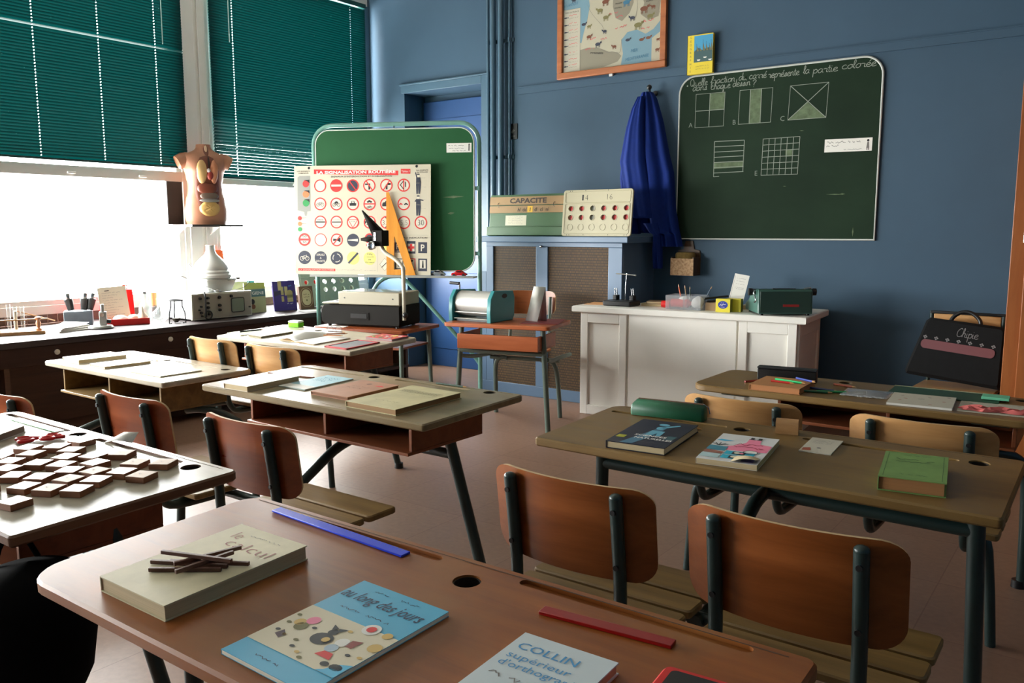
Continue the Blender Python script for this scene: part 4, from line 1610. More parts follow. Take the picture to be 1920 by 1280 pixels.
ptext('HOPITAL', 807, 1018, 10, Z2, M_SIGNW, 46)
prect(790, 1070, 836, 1132, Z2, M_SIGNW)
c = pp(813, 1100)
s.line([(c[0] + x * kk, c[1] + y * kk) for x, y in ((8, 22), (-4, 16), (-8, 0), (-4, -16), (8, -22))], 7 * kk, Z3, M_INK)
prect(872, 1068, 920, 1140, Z2, M_SIGNW)
pl(pp(900, 1082), [(-16, 8), (12, 8), (4, -6), (-8, -6)], M_INK)
prect(955, 1072, 996, 1132, Z2, M_SIGNW)
pl(pp(976, 1102), [(-6, -24), (8, -24), (4, 24), (-2, 24)], M_INK)
prect(95, 1144, 362, 1162, Z1, M_RED)
ptext('LA SIGNALISATION ROUTIERE', 228, 1158, 9, Z2, M_SIGNW, 250)
s.scribble(*pp(370, 1152), 0.22, 0.006, Z2, M_GREYINK, 77)
s.scribble(*pp(570, 1152), 0.10, 0.006, Z2, M_GREYINK, 78)
s.build('sheet', t)

# big set square propped against the poster
t = thing('set_square', 'large orange wooden set square propped upright against the road sign poster', 'set square', M=BRD @ Matrix.Translation((-0.735, -0.123, 1.0055)) @ Matrix.Rotation(R(-2.6), 4, 'X'))
s = MB(wood('set_square_wood', (196, 122, 24), (222, 148, 40), 0.4, 'z', 2))
s.M = UPRIGHT
s.prism([(0, 0), (0.245, 0), (0.022, 0.665), (0.0, 0.665)], 0.0, 0.008, holes=[[(0.062, 0.045), (0.165, 0.045), (0.066, 0.315)]])
s.build('plate', t)
for (x, label, m) in ((-0.32, 'small silver toy car on the chalkboard tray beside the poster', mat('toy_silver', (160, 164, 166), 0.25, 0.7)), (-0.142, 'small red toy car on the chalkboard tray near the stand post', mat('toy_red', (176, 16, 20), 0.25))):
    t = thing('toy_car', label, 'toy car', M=BRD @ Matrix.Translation((x, -0.072, 0.9975)))
    s = MB(m)
    prof = [(-0.062, 0.008, 0.016), (-0.058, 0.008, 0.026), (-0.035, 0.008, 0.032), (-0.018, 0.008, 0.048), (0.008, 0.008, 0.051), (0.028, 0.008, 0.042), (0.05, 0.008, 0.028), (0.062, 0.010, 0.022)]
    rings = []
    for (x_, zl, zh) in prof:
        rings.append([(x_, -0.026, zl), (x_, -0.027, (zl + zh) / 2), (x_, -0.019, zh), (x_, 0.019, zh), (x_, 0.027, (zl + zh) / 2), (x_, 0.026, zl)])
    s.loft(rings)
    s.build('body', t, angle=60)
    for (x_, y_) in ((-0.038, -0.026), (-0.038, 0.026), (0.04, -0.026), (0.04, 0.026)):
        s = MB(M_BLACK)
        s.lathe([(0.0, -0.004), (0.011, -0.004), (0.011, 0.004), (0.0, 0.004)], None, T=Matrix.Translation((x_, y_, 0.011)) @ Matrix.Rotation(R(90), 4, 'X'), seg=14)
        s.build('wheel', t)
    s = MB(mat('toy_window', (20, 22, 24), 0.1))
    s.box(-0.018, -0.0262, 0.034, 0.022, -0.0205, 0.043)
    s.build('window', t)


# ------------------------------------------------------------------ pupils' desks with attached seats
DESK = {  # x0, y0, length, depth, front height, rise
    'FG': (-1.613, .663, 1.30, .52, .73, .017),
    'L2': (-3.066, 2.005, 1.24, .57, .73, .010),
    'R2': (-1.438, 2.08, 1.26, .52, .73, .015),
    'FL3': (-3.08, .735, 1.25, .56, .73, .012),
    'L1': (-4.45, 3.03, 1.18, .52, .73, .022),
    'FL2': (-4.72, 2.14, 1.14, .50, .66, .0),
    'R1': (-1.435, 3.22, 1.25, .46, .73, .0),
}


def on_desk(k, u, v, rz=0, h=0.0):
    x0, y0, L, Dp, z, r = DESK[k]
    th = math.atan2(r, Dp)
    T = Matrix.Translation((x0, y0, z)) @ Matrix.Rotation(th, 4, 'X')
    return T @ Matrix.Translation((u, v, h + 0.0004)) @ Matrix.Rotation(R(rz), 4, 'Z')


def slot(x0, x1, y, r=0.011):
    return arc(x1, y, r, -90, 90, 6) + arc(x0, y, r, 90, 270, 6)


def backrest_mesh(w, zb, zt, mface, sag=0.045, lean=0.03, rad=0.055):
    """curved plywood backrest centred on x=0, hollow side facing +Y"""
    s = MB(mface)
    N = 28
    rows = []
    h = zt - zb
    for i in range(N + 1):
        x = -w / 2 * math.cos(PI * i / N)
        d = w / 2 - abs(x)
        c = 0.0
        if d < rad:
            c = rad - math.sqrt(max(0, rad * rad - (rad - d) ** 2))
        z0 = zb + c
        z1 = zt - c * 0.7
        y = -sag * (1 - (2 * x / w) ** 2)
        rows.append([(x, y - lean * (zz - zb) / h, zz) for zz in (z0, z0 + (z1 - z0) * .33, z0 + (z1 - z0) * .67, z1)])
    t = 0.0045
    fr, bk = [], []
    for i, row in enumerate(rows):
        x = row[0][0]
        nx = -sag * 8 * x / (w * w)
        nn = Vector((-nx * -1, 1, 0)).normalized()
        fr.append([Vector(p) + nn * t for p in row])
        bk.append([Vector(p) - nn * t for p in row])
    M_ = len(rows[0])

    def quad(A, m, flip):
        vs = [p for r_ in A for p in r_]
        fs = []
        for i in range(N):
            for j in range(M_ - 1):
                q = (i * M_ + j, (i + 1) * M_ + j, (i + 1) * M_ + j + 1, i * M_ + j + 1)
                fs.append(q[::-1] if flip else q)
        s.add(vs, fs, m)
    quad(fr, mface, True)
    quad(bk, mface, False)
    loop = [(i, 0) for i in range(N + 1)] + [(N, j) for j in range(1, M_)] + [(i, M_ - 1) for i in range(N - 1, -1, -1)] + [(0, j) for j in range(M_ - 2, 0, -1)]
    va = [fr[i][j] for i, j in loop]
    vb = [bk[i][j] for i, j in loop]
    n = len(loop)
    s.add(va + vb, [(k, (k + 1) % n, n + (k + 1) % n, n + k) for k in range(n)], M_PLYEDGE, True)
    return s


def make_desk(k, label, mtop, mply, inks, slots, seats, cubby=None, corner=0.014, seat_w=0.45, legs='straight', medge=None, cub_h=0.12, post=0.0155, seat_dy=0.0, mcub=None):
    x0, y0, L, Dp, zf, rise = DESK[k]
    th = math.atan2(rise, Dp)
    dz = zf - 0.73
    t = thing('double_desk', label, 'desk', loc=(x0, y0, 0), group='double desks')
    TOP = Matrix.Translation((0, 0, zf)) @ Matrix.Rotation(th, 4, 'X')
    thick = 0.027
    s = MB(mtop)
    s.M = TOP
    holes = [circle(x, y, 0.026, 24) for x, y in inks] + [slot(a, c, y) for a, c, y in slots]
    s.prism(rrect(0, 0, L, Dp, (corner, corner if corner > 0.05 else 0.012, 0.02, 0.05)), -thick, 0.0, mtop, holes=holes, chamfer=0.005, m_side=medge)
    for a, c, y in slots:
        s.poly(slot(a, c, y, 0.0115), -0.007, mtop)
    s.line([(0.04, Dp - 0.018), (L - 0.04, Dp - 0.018)], 0.0025, 0.0003, mat('seam_dark', (70, 50, 34), 0.8))
    s.build('tabletop', t)
    for x, y in inks:
        s = MB(M_DARK)
        s.M = TOP @ Matrix.Translation((x, y, 0))
        s.lathe([(0.0, -0.045), (0.0255, -0.045), (0.0255, -0.004), (0.0235, -0.004), (0.0225, -0.042), (0.0, -0.042)], mat('inkwell_dark', (44, 34, 26), 0.5))
        s.build('inkwell', t)
    # legs, crossbar, beam
    yl = 0.28
    cross_z = zf - 0.13 if not cubby else zf - 0.19
    if legs == 'splay':
        ins, out, yb = 0.16, 0.05, yl + 0.12
    else:
        ins, out, yb = 0.085, 0.06, yl + 0.03
    if k == 'FL2':
        ins, out = 0.0, -0.09
    for sx, a, c in ((-1, ins, out), (1, L - ins, L - out)):
        s = MB(M_STEEL)
        if legs == 'curved':
            q = -sx
            s.tube([(a + q * 0.16, yl - 0.06, zf - 0.185), (a + q * 0.08, yl - 0.02, zf - 0.18), (a, yl + 0.05, zf - 0.21), (c, yl + 0.12, zf - 0.32), (c - q * 0.01, yl + 0.14, 0.0)], 0.019, None, 12, curve=4)
        else:
            s.tube([(a, yl, zf - thick - 0.001 + yl * math.tan(th) - 0.001), (c, yb, 0.0)], 0.0215 if k in ('R2', 'L2') else 0.019, None, 14)
        lg = s.build('leg', t)
        s = MB(M_BLACK)
        s.lathe([(0.0, 0.0005), (0.026, 0.0005), (0.024, 0.03), (0.0, 0.03)], None, (c, yb if legs != 'curved' else yl + 0.14, 0))
        s.build('rubber_foot', lg)
    if legs != 'curved':
        s = MB(M_STEEL)
        f = (zf - cross_z) / zf
        s.tube([(ins + (out - ins) * f, yl + (yb - yl) * f, cross_z), (L - ins - (out - ins) * f, yl + (yb - yl) * f, cross_z)], 0.019, None, 14)
        s.build('crossbar', t)
    for x in (0.10, L - 0.22):
        s = MB(M_STEEL)
        s.M = TOP
        s.box(x, 0.09, -thick - 0.022, x + 0.12, 0.40, -thick - 0.0005)
        s.build('top_bracket', t, bevel=0.004)
    s = MB(M_STEEL)
    s.tube([(L / 2, yl, cross_z), (L / 2, yl - 0.12, cross_z - 0.03), (L / 2, -0.06 + seat_dy * 0.5, 0.395 + dz * 0.5), (L / 2, -0.20 + seat_dy, 0.385 + dz)], 0.02, None, 12, curve=4)
    s.build('beam', t)
    if cubby:
        ca, cb, cy0, cy1 = cubby
        zb = zf - cub_h
        zt = zf - thick - 0.001
        s = MB(mcub or M_CUBBY)
        s.box(ca, cy0, zb - 0.012, cb, cy1, zb)
        s.box(ca, cy0 + 0.02, zb, ca + 0.014, cy1, zt)
        s.box(cb - 0.014, cy0 + 0.02, zb, cb, cy1, zt)
        s.box((ca + cb) / 2 - 0.007, cy0 + 0.02, zb, (ca + cb) / 2 + 0.007, cy1 - 0.012, zt)
        s.box(ca + 0.014, cy1 - 0.012, zb, cb - 0.014, cy1, zt)
        s.build('cubby', t, bevel=0.002)
    # bench frame shared by the two seats
    ya, yb_ = -0.37 + seat_dy, -0.02 + seat_dy
    s = MB(M_STEEL)
    e0, e1 = 0.13, L - 0.13
    e0 = min(e0, min(seats) - seat_w * 0.3)
    e1 = max(e1, max(seats) + seat_w * 0.2)
    yf = -0.17 + seat_dy
    s.tube([(e0 - 0.045, yf, 0.0), (e0 - 0.025, yf, 0.25), (e0, yf, 0.365 + dz), (e0 + 0.10, yf, 0.386 + dz), (L / 2, yf, 0.387 + dz), (e1 - 0.10, yf, 0.386 + dz), (e1, yf, 0.365 + dz), (e1 + 0.025, yf, 0.25), (e1 + 0.045, yf, 0.0)], 0.0165, None, 12, curve=4)
    s.build('bench_frame', t)
    for xc in seats:
        s = MB(M_STEEL)
        for dx in (-seat_w * 0.33, seat_w * 0.33):
            s.tube([(xc + dx, ya - 0.03, 0.404 + dz), (xc + dx, yb_ + 0.01, 0.404 + dz)], 0.0085, None, 8)
        s.tube([(xc - seat_w * 0.33, yb_ - 0.10, 0.404 + dz), (xc + seat_w * 0.33, yb_ - 0.10, 0.404 + dz)], 0.0085, None, 8)
        seat = s.build('bench_seat', t)
        for (a, c) in ((ya + 0.02, ya + 0.105), (ya + 0.12, ya + 0.205), (ya + 0.22, yb_)):
            s = MB(M_SLAT)
            s.prism(rrect(xc - seat_w / 2 - 0.012, a, xc + seat_w / 2 + 0.012, c, 0.014, 4), 0.414 + dz, 0.436 + dz, M_SLAT, chamfer=0.004)
            s.build('seat_slat', seat)
        B_ = backrest_mesh(seat_w, 0.555, 0.785, mply)
        o = B_.build('backrest', seat, M=Matrix.Translation((xc, ya - 0.03, dz)))
        for dx in (-seat_w * 0.33, seat_w * 0.33):
            ybk = -0.045 * (1 - (2 * dx / seat_w) ** 2)
            yy = ya - 0.03 + ybk - 0.0055 - post
            s = MB(M_STEEL)
            s.M = Matrix.Translation((0, 0, dz))
            s.tube([(xc + dx, yy - 0.028, 0.765), (xc + dx, yy - 0.0, 0.56), (xc + dx, yy + 0.004, 0.48), (xc + dx, yy + 0.02, 0.425), (xc + dx, yy + 0.075, 0.390), (xc + dx, ya + 0.2, 0.385)], post, None, 12, curve=4)
            s.sphere((xc + dx, yy - 0.028, 0.766), (post, post, post * 0.7), None, 12, 8)
            p = s.build('backrest_post', seat)
            s = MB(M_BLACK)
            s.M = Matrix.Translation((0, 0, dz))
            for z in (0.735, 0.60):
                s = MB(M_BLACK)
                s.M = Matrix.Translation((0, 0, dz))
                yq = yy - 0.028 * (z - 0.56) / 0.205
                s.cyl((xc + dx, yq - post + 0.002, z), (xc + dx, yq - post - 0.0035, z), 0.0065, None, 10)
                s.build('bolt', p)
            s = MB(M_CHROME)
            s.M = Matrix.Translation((0, 0, dz))
            s.sphere((xc + dx, ya - 0.03 + ybk - 0.028 * 0.8 + 0.004, 0.74), (0.016, 0.006, 0.022), None, 12, 8)
            s.build('rivet', p)
    return t


make_desk('FG', 'orange brown double desk in the foreground holding the sky blue reader and the blue ruler', M_TOPORANGE, M_PLY, [(0.71, 0.437)], [(0.16, 0.60, 0.483), (0.80, 1.2, 0.49)], [0.40, 0.93], corner=0.075)
make_desk('L2', 'worn grey double desk with a divided cubby and four old books on top', M_TOPGREY, M_PLYRED, [(0.495, 0.512), (1.106, 0.53)], [(0.03, 0.42, 0.507), (0.62, 1.0, 0.522)], [0.24, 0.90], (0.26, 1.14, 0.03, 0.44), seat_w=0.44, legs='splay')
make_desk('R2', 'brown double desk with inkwells holding the green hardback and the navy science book', M_TOPBROWN, M_PLY, [(0.50, 0.427), (1.158, 0.429)], [(0.045, 0.44, 0.427), (0.70, 1.10, 0.425)], [0.405, 0.930], seat_w=0.445)
make_desk('FL3', 'glaring pale double desk nearest the window, covered with small wooden tiles', M_TOPPALE, M_PLYRED, [(0.517, 0.51), (1.12, 0.505)], [(0.045, 0.44, 0.515), (0.63, 1.05, 0.515)], [0.33, 0.92], (0.25, 1.12, 0.05, 0.42), legs='splay', medge=wood('desk_edge_dark', (84, 50, 30), (120, 84, 56), 0.5, 'y', 2))
make_desk('L1', 'pale grey double desk near the projector, with an open exercise book and a framed slate', M_TOPPALE, M_PLYPALE, [(0.43, 0.435), (1.06, 0.45)], [(0.04, 0.36, 0.45)], [0.46, 0.97], (0.22, 1.10, 0.02, 0.40), seat_w=0.42, legs='splay', seat_dy=0.09)
make_desk('FL2', 'low pale double desk beside the brown counter, with three closed pale books', M_TOPPALE, M_PLYRED, [(0.527, 0.41), (1.048, 0.41)], [(0.07, 0.42, 0.415), (0.60, 0.95, 0.412)], [0.50, 1.09], (0.12, 1.06, 0.02, 0.40), seat_w=0.42, legs='curved', cub_h=0.15, seat_dy=-0.22, mcub=M_SLAT)
make_desk('R1', 'brown double desk before the white teacher desk, holding a black box and kraft notebook', M_TOPBROWN, M_PLYPALE, [(0.52, 0.40), (1.16, 0.40)], [], [0.385, 0.96], (0.33, 1.17, 0.10, 0.40), corner=0.07, seat_w=0.42, legs='curved')


# ------------------------------------------------------------------ books and stationery on the desks
def book(name, label, M, w, d, h, mcover, mpage=None, soft=True, draw=None, spine='l', cat='book', art=None, over=0.002):
    """closed book lying flat, centred on M's origin; x across the cover, y up the cover"""
    t = thing(name, label, cat, M=M)
    c = 0.0008 if soft else 0.0022
    o = 0.0 if soft else over
    s = MB(mcover)
    s.box(-w / 2, -d / 2, 0, w / 2, d / 2, c)
    s.box(-w / 2, -d / 2, h - c, w / 2, d / 2, h)
    if spine == 'l':
        s.box(-w / 2, -d / 2, c, -w / 2 + c, d / 2, h - c)
    else:
        s.box(w / 2 - c, -d / 2, c, w / 2, d / 2, h - c)
    if draw:
        s.M = Matrix.Translation((0, 0, h))
        draw(s, w, d)
    s.build('cover', t)
    s = MB(mpage or M_PAGE)
    if spine == 'l':
        s.box(-w / 2 + c + 0.0002, -d / 2 + o + 0.0003, c + 0.0001, w / 2 - o - 0.0006, d / 2 - o - 0.0003, h - c - 0.0001)
    else:
        s.box(-w / 2 + o + 0.0006, -d / 2 + o + 0.0003, c + 0.0001, w / 2 - c - 0.0002, d / 2 - o - 0.0003, h - c - 0.0001)
    s.build('page_block', t)
    return t


z1, z2, z3 = 0.0004, 0.0008, 0.0012


def d_calcul(s, w, d):
    m = mat('title_brown_red', (150, 84, 70), 0.6)
    s.text('le', -0.062, 0.092, 0.042, z1, m, 'l', 0, -0.012)
    s.text('calcul', -0.042, 0.062, 0.042, z1, m, 'l', 0, -0.012, width=0.125)
    s.scribble(-0.03, 0.118, 0.09, 0.005, z1, M_GREYINK, 3)
    s.scribble(-0.05, -0.03, 0.07, 0.02, z1, mat('faint_stain', (196, 176, 150), 0.8), 5, 0.002)


m_creamold = mat('old_cream_cover', (206, 196, 162), 0.6, var=0.08, scale=14)
book('old_book', 'thick cream arithmetic book on the foreground desk with brown sticks lying on it', on_desk('FG', 0.299, 0.193, 0), 0.2, 0.295, 0.028, m_creamold, M_PAGE, False, d_calcul)

m_blk = mat('picture_black', (34, 36, 34), 0.6)
m_och = mat('picture_ochre', (206, 172, 96), 0.6)


def d_along(s, w, d):
    s.rect(-w / 2, -0.098, w / 2, 0.030, z1, mat('picture_cream', (218, 208, 180), 0.6))
    m = mat('title_navy', (24, 36, 70), 0.6)
    s.text('au long des jours', -0.096, 0.084, 0.040, z1, m, 'l', 0.18, 0.004, width=0.18)
    s.scribble(-0.05, 0.125, 0.04, 0.006, z1, m, 1)
    s.scribble(0.01, 0.125, 0.04, 0.006, z1, m, 2)
    s.scribble(-0.06, 0.056, 0.045, 0.006, z1, m, 3)
    s.scribble(0.0, 0.056, 0.05, 0.006, z1, m, 4)
    s.scribble(-0.045, -0.122, 0.055, 0.006, z1, m, 6)
    for (x, y, r, m_) in ((-0.055, -0.005, 0.012, M_PINK), (-0.058, -0.028, 0.012, m_olv), (-0.07, -0.02, 0.01, m_och), (0.043, 0.028, 0.016, M_PAPER), (0.078, 0.028, 0.009, m_och)):
        s.disc(x, y, r, z2, m_, 16)
    s.disc(0.043, 0.028, 0.0085, z3, M_RED, 14)
    s.disc(0.0, -0.035, 0.020, z2, m_blk, 16, 0.017)
    s.disc(0.0, -0.012, 0.009, z2, m_blk, 12)
    s.disc(0.008, -0.034, 0.007, z3, m_och, 12)
    s.poly([(-0.008, -0.008), (-0.016, 0.006), (0.0, 0.0)], z3, m_blk)
    s.poly([(0.008, -0.008), (0.016, 0.006), (0.0, 0.0)], z3, m_blk)
    s.poly([(0.025, -0.070), (0.058, -0.070), (0.050, -0.055), (0.032, -0.055)], z2, M_RED)
    s.poly([(0.045, -0.012), (0.062, -0.006), (0.06, -0.03), (0.045, -0.03)], z2, mat('picture_maroon', (136, 54, 44), 0.6))
    s.disc(0.036, -0.025, 0.012, z2, M_PAPER, 14)
    s.disc(0.034, -0.045, 0.011, z2, mat('picture_pale_blue', (170, 190, 204), 0.6), 14)
    s.disc(0.082, -0.078, 0.012, z2, m_blk, 12, 0.008)
    s.disc(0.06, -0.08, 0.008, z2, m_blk, 12, 0.006)
    s.poly([(0.06, -0.098), (0.0995, -0.098), (0.0995, -0.06), (0.08, -0.07), (0.07, -0.09)], z2, M_SKYB)
    s.disc(0.088, -0.008, 0.012, z2, m_och, 12)
    for i, (x, y) in enumerate(((-0.085, -0.03), (-0.08, -0.055), (-0.06, -0.06), (-0.03, -0.06), (-0.02, -0.075), (0.0, -0.082), (0.015, -0.09), (-0.035, -0.02), (0.02, 0.005), (-0.09, -0.005), (0.07, -0.045), (0.09, -0.04))):
        s.disc(x, y, 0.005, z2, (m_olv, m_blk, m_och)[i % 3], 10, 0.0035)
    s.poly([(-0.07, -0.05), (-0.055, -0.06), (-0.058, -0.072), (-0.074, -0.066)], z2, mat('picture_plum', (70, 44, 52), 0.6))


book('reader_book', 'sky blue paperback reader with small painted animals on the foreground desk', on_desk('FG', 0.665, 0.178, -1.5), 0.2, 0.287, 0.008, mat('cover_sky_blue', (72, 170, 206), 0.42), M_PAGEW, True, d_along)


def d_collin(s, w, d):
    m = mat('title_blue', (76, 150, 200), 0.6)
    s.text('COLLIN', -0.066, 0.098, 0.026, z1, m, 'l', 0, 0.005, width=0.10)
    s.text('supérieur', -0.066, 0.072, 0.022, z1, m, 'l', 0, 0, width=0.105)
    s.text("d'orthographe", -0.066, 0.050, 0.022, z1, m, 'l', 0, 0, width=0.140)
    s.scribble(-0.062, 0.026, 0.10, 0.013, z1, M_GREYINK, 9, 0.0022)


book('spelling_book', 'white book with a pale blue title on the foreground desk, beside the red ruler', on_desk('FG', 1.003, 0.178, 1.2), 0.158, 0.285, 0.018, mat('cover_blue_white', (206, 218, 222), 0.4), M_PAGE, False, d_collin)


def rod(name, label, M, L, w, h, m, cat, group=None, draw=None, taper=0):
    t = thing(name, label, cat, M=M, group=group)
    s = MB(m)
    if taper:
        s.cyl((-L / 2, 0, w / 2), (L / 2 - 0.02, 0, w / 2), w / 2, m, 8)
    else:
        s.box(-L / 2, -w / 2, 0, L / 2, w / 2, h)
    if draw:
        draw(s)
    s.build('body', t, bevel=0 if taper else 0.0008)
    if taper:
        s = MB(M_PLYPALE)
        s.cyl((L / 2 - 0.02, 0, w / 2), (L / 2 - 0.004, 0, w / 2), w / 2, None, 8, 0.0012)
        s.build('tip', t)
    return t


def d_rul(s):
    s.M = Matrix.Translation((0, 0, 0.0047))
    for i in range(41):
        s.rect(-0.2 + i * 0.01, 0.004, -0.2 + i * 0.01 + 0.0008, 0.010 if i % 5 else 0.007, 0.0003, M_NAVY)


rod('ruler', 'bright blue plastic ruler lying along the pen groove of the foreground desk', on_desk('FG', 0.337, 0.468, -3.0), 0.412, 0.024, 0.0045, mat('ruler_blue', (28, 62, 226), 0.25), 'ruler', draw=d_rul)
rod('ruler', 'red plastic ruler lying on the foreground desk behind the white spelling book', on_desk('FG', 0.997, 0.426, 5), 0.225, 0.022, 0.006, mat('ruler_red', (140, 8, 10), 0.3), 'ruler')
t = thing('pencil_case', 'red case with a black inset, just showing at the lower edge of the foreground desk', 'pencil case', M=on_desk('FG', 1.215, 0.30, 4))
s = MB(M_REDP)
s.prism(rrect(-0.075, -0.06, 0.075, 0.06, 0.012), 0, 0.02, M_REDP, chamfer=0.004)
s.build('shell', t)
s = MB(M_BLACK)
s.prism(rrect(-0.06, -0.048, 0.06, 0.046, 0.008), 0.0202, 0.0225, M_BLACK)
s.build('inset', t)
STK = mat('stick_brown', (96, 58, 42), 0.5, var=0.15, scale=20)
h0 = 0.0285
for i, (dx, dy, a, L, dz) in enumerate(((0.0, 0.0, 28, 0.16, 0.0), (0.012, 0.004, 40, 0.12, 0.007), (-0.01, -0.004, 58, 0.11, 0.014), (0.02, 0.012, 25, 0.15, 0.0215), (0.018, -0.008, 33, 0.13, 0.029), (-0.025, -0.012, 55, 0.05, 0.0))):
    pass
base = on_desk('FG', 0.305, 0.172, 0, h0)
stk = None
for i, (dx, dy, a, L, dz, tl) in enumerate(((-0.012, -0.012, 26, 0.165, 0.0, 0), (0.014, 0.012, 30, 0.15, 0.0, 0), (0.004, -0.03, 34, 0.13, 0.0, 0), (0.0, 0.02, 72, 0.12, 0.0071, 0), (0.02, 0.0, 84, 0.11, 0.0071, 0), (0.0, -0.004, 18, 0.15, 0.0142, 0))):
    Mx = base @ Matrix.Translation((dx, dy, dz)) @ Matrix.Rotation(R(a), 4, 'Z')
    lab = 'thin brown counting stick in the small pile on the thick cream arithmetic book'
    if stk is None:
        stk = rod('counting_stick', lab, Mx, 0.15, 0.007, 0.007, STK, 'stick', 'counting sticks on the cream book')
    else:
        o = stk.copy()
        COL.objects.link(o)
        o.matrix_world = Mx @ Matrix.Diagonal((L / 0.15, 1, 1, 1))
        for ch in list(stk.children):
            c = ch.copy()
            COL.objects.link(c)
            c.parent = o

# --- middle desk L2
book('white_book', 'pale pink-white hardback lying on the worn grey desk, first of its four books', on_desk('L2', 0.226, 0.138, 2.0), 0.145, 0.27, 0.022, mat('cover_off_white', (216, 204, 184), 0.5), M_PAGE, False, lambda s, w, d: s.line([(-w / 2 + 0.012, -d / 2), (-w / 2 + 0.012, d / 2)], 0.002, z1, M_RED))
rod('wooden_strip', 'thin brown wooden strip on the worn grey desk behind the pale pink-white hardback', on_desk('L2', 0.16, 0.335, 6), 0.27, 0.012, 0.005, M_CUBBY, 'strip')


def d_blue(s, w, d):
    m = mat('title_teal', (46, 120, 150), 0.6)
    for i in range(4):
        s.scribble(-0.05, 0.09 - i * 0.022, 0.09, 0.016, z1, m, 30 + i)
    s.rect(-w / 2, -d / 2, w / 2, -d / 2 + 0.06, z1, M_PAPER)


book('blue_booklet', 'thin pale blue booklet on the worn grey desk, half under the brown book', on_desk('L2', 0.388, 0.285, 2), 0.155, 0.27, 0.004, mat('cover_pale_blue', (150, 196, 208), 0.5), M_PAGEW, True, d_blue)


def d_brn(s, w, d):
    s.disc(-0.01, 0.085, 0.012, z1, m_brn)
    s.poly([(0.03, 0.07), (0.06, 0.085), (0.085, 0.072), (0.06, 0.065)], z1, M_RED)
    s.scribble(-0.05, 0.03, 0.10, 0.008, z1, m_brn, 8)
    s.scribble(-0.05, 0.0, 0.08, 0.012, z1, m_brn, 9)


book('brown_book', 'reddish brown old book on the worn grey desk, beside the big cream book', on_desk('L2', 0.655, 0.251, -0.5), 0.208, 0.272, 0.014, mat('cover_red_brown', (168, 116, 84), 0.6, var=0.1, scale=12), mat('page_dark', (128, 84, 56), 0.8), False, d_brn)


def d_cream(s, w, d):
    m = mat('embossed_olive', (148, 142, 110), 0.7)
    s.line([(-0.1, 0.10), (0.1, 0.10), (0.1, 0.065), (-0.1, 0.065)], 0.003, z1, m, True)
    for i in range(14):
        s.line([(-0.095 + i * 0.0135, 0.072), (-0.085 + i * 0.0135, 0.094)], 0.003, z1, m)
        s.line([(-0.085 + i * 0.0135, 0.072), (-0.09 + i * 0.0135, 0.094)], 0.003, z1, m)
    s.scribble(-0.1, 0.045, 0.2, 0.008, z1, m, 12)
    s.scribble(-0.06, -0.09, 0.12, 0.01, z1, m, 13)


book('cream_book', 'large cream book with worn edges at the near side of the worn grey desk', on_desk('L2', 0.955, 0.212, -1.0), 0.252, 0.345, 0.022, mat('cover_olive_cream', (190, 180, 136), 0.6, var=0.14, scale=8), mat('page_brown', (150, 116, 76), 0.8, var=0.1, scale=3, stretch=(1, 1, 120)), False, d_cream)
rod('pencil', 'dark green pencil resting in the pen groove of the worn grey desk', on_desk('L2', 0.90, 0.545, 1.0), 0.16, 0.007, 0.007, mat('pencil_green', (46, 70, 56), 0.4), 'pencil', taper=1)

# --- low desk FL2
book('white_book', 'pale closed book at the window end of the low desk', on_desk('FL2', 0.186, 0.185, -2), 0.186, 0.262, 0.022, mat('cover_ivory', (226, 220, 206), 0.45), M_PAGE, False)
book('white_book', 'thinner pale closed book in the middle of the low desk', on_desk('FL2', 0.468, 0.175, -2), 0.16, 0.25, 0.013, mat('cover_ivory', (226, 220, 206), 0.45), M_PAGE, False)
book('exercise_book', 'thin yellowish exercise book at the aisle end of the low desk', on_desk('FL2', 0.864, 0.191, 0), 0.27, 0.225, 0.006, mat('cover_straw', (212, 200, 150), 0.5), M_PAGEW, True)
rod('pen', 'grey pen on the low desk beside the middle book', on_desk('FL2', 0.475, 0.345, 5), 0.13, 0.009, 0.009, mat('pen_grey', (90, 94, 98), 0.4), 'pen', taper=1)

# --- projector desk L1
book('green_notebook', 'pale green notebook at the window end of the pale grey desk, under the black pen', on_desk('L1', 0.10, 0.165, -8), 0.17, 0.20, 0.005, mat('cover_pale_green', (196, 206, 160), 0.5), M_PAGEW, True, lambda s, w, d: s.rect(-w / 2, -d / 2, w / 2, -d / 2 + 0.02, z1, mat('cover_lime', (206, 206, 90), 0.5)))
rod('pen', 'black pen lying on the pale green notebook', on_desk('L1', 0.10, 0.19, 68, 0.0055), 0.15, 0.010, 0.010, M_BLACK, 'pen', taper=1)
book('olive_book', 'olive covered book on the pale grey desk beside the green notebook', on_desk('L1', 0.300, 0.176, -4), 0.135, 0.225, 0.012, mat('cover_olive', (168, 166, 124), 0.5), mat('page_dim', (110, 100, 70), 0.8), True, lambda s, w, d: s.scribble(-0.04, 0.02, 0.08, 0.006, z1, M_GREYINK, 2))
t = thing('sponge', 'bright green and white sponge standing at the back of the pale grey desk', 'sponge', M=on_desk('L1', 0.17, 0.475, 8))
s = MB(mat('sponge_green', (120, 214, 40), 0.9, var=0.15, scale=60, bump=0.4))
s.prism(rrect(-0.045, -0.028, 0.045, 0.028, 0.008), 0, 0.028, None, chamfer=0.004)
s.build('foam', t)
s = MB(mat('sponge_white', (230, 240, 226), 0.9))
s.prism(rrect(-0.045, -0.028, 0.045, 0.028, 0.008), 0.0282, 0.04, None, chamfer=0.004)
s.build('top_layer', t)
t = thing('open_exercise_book', 'open white exercise book with a curling page on the pale grey desk', 'book', M=on_desk('L1', 0.665, 0.19, -5))
s = MB(M_PAPER)
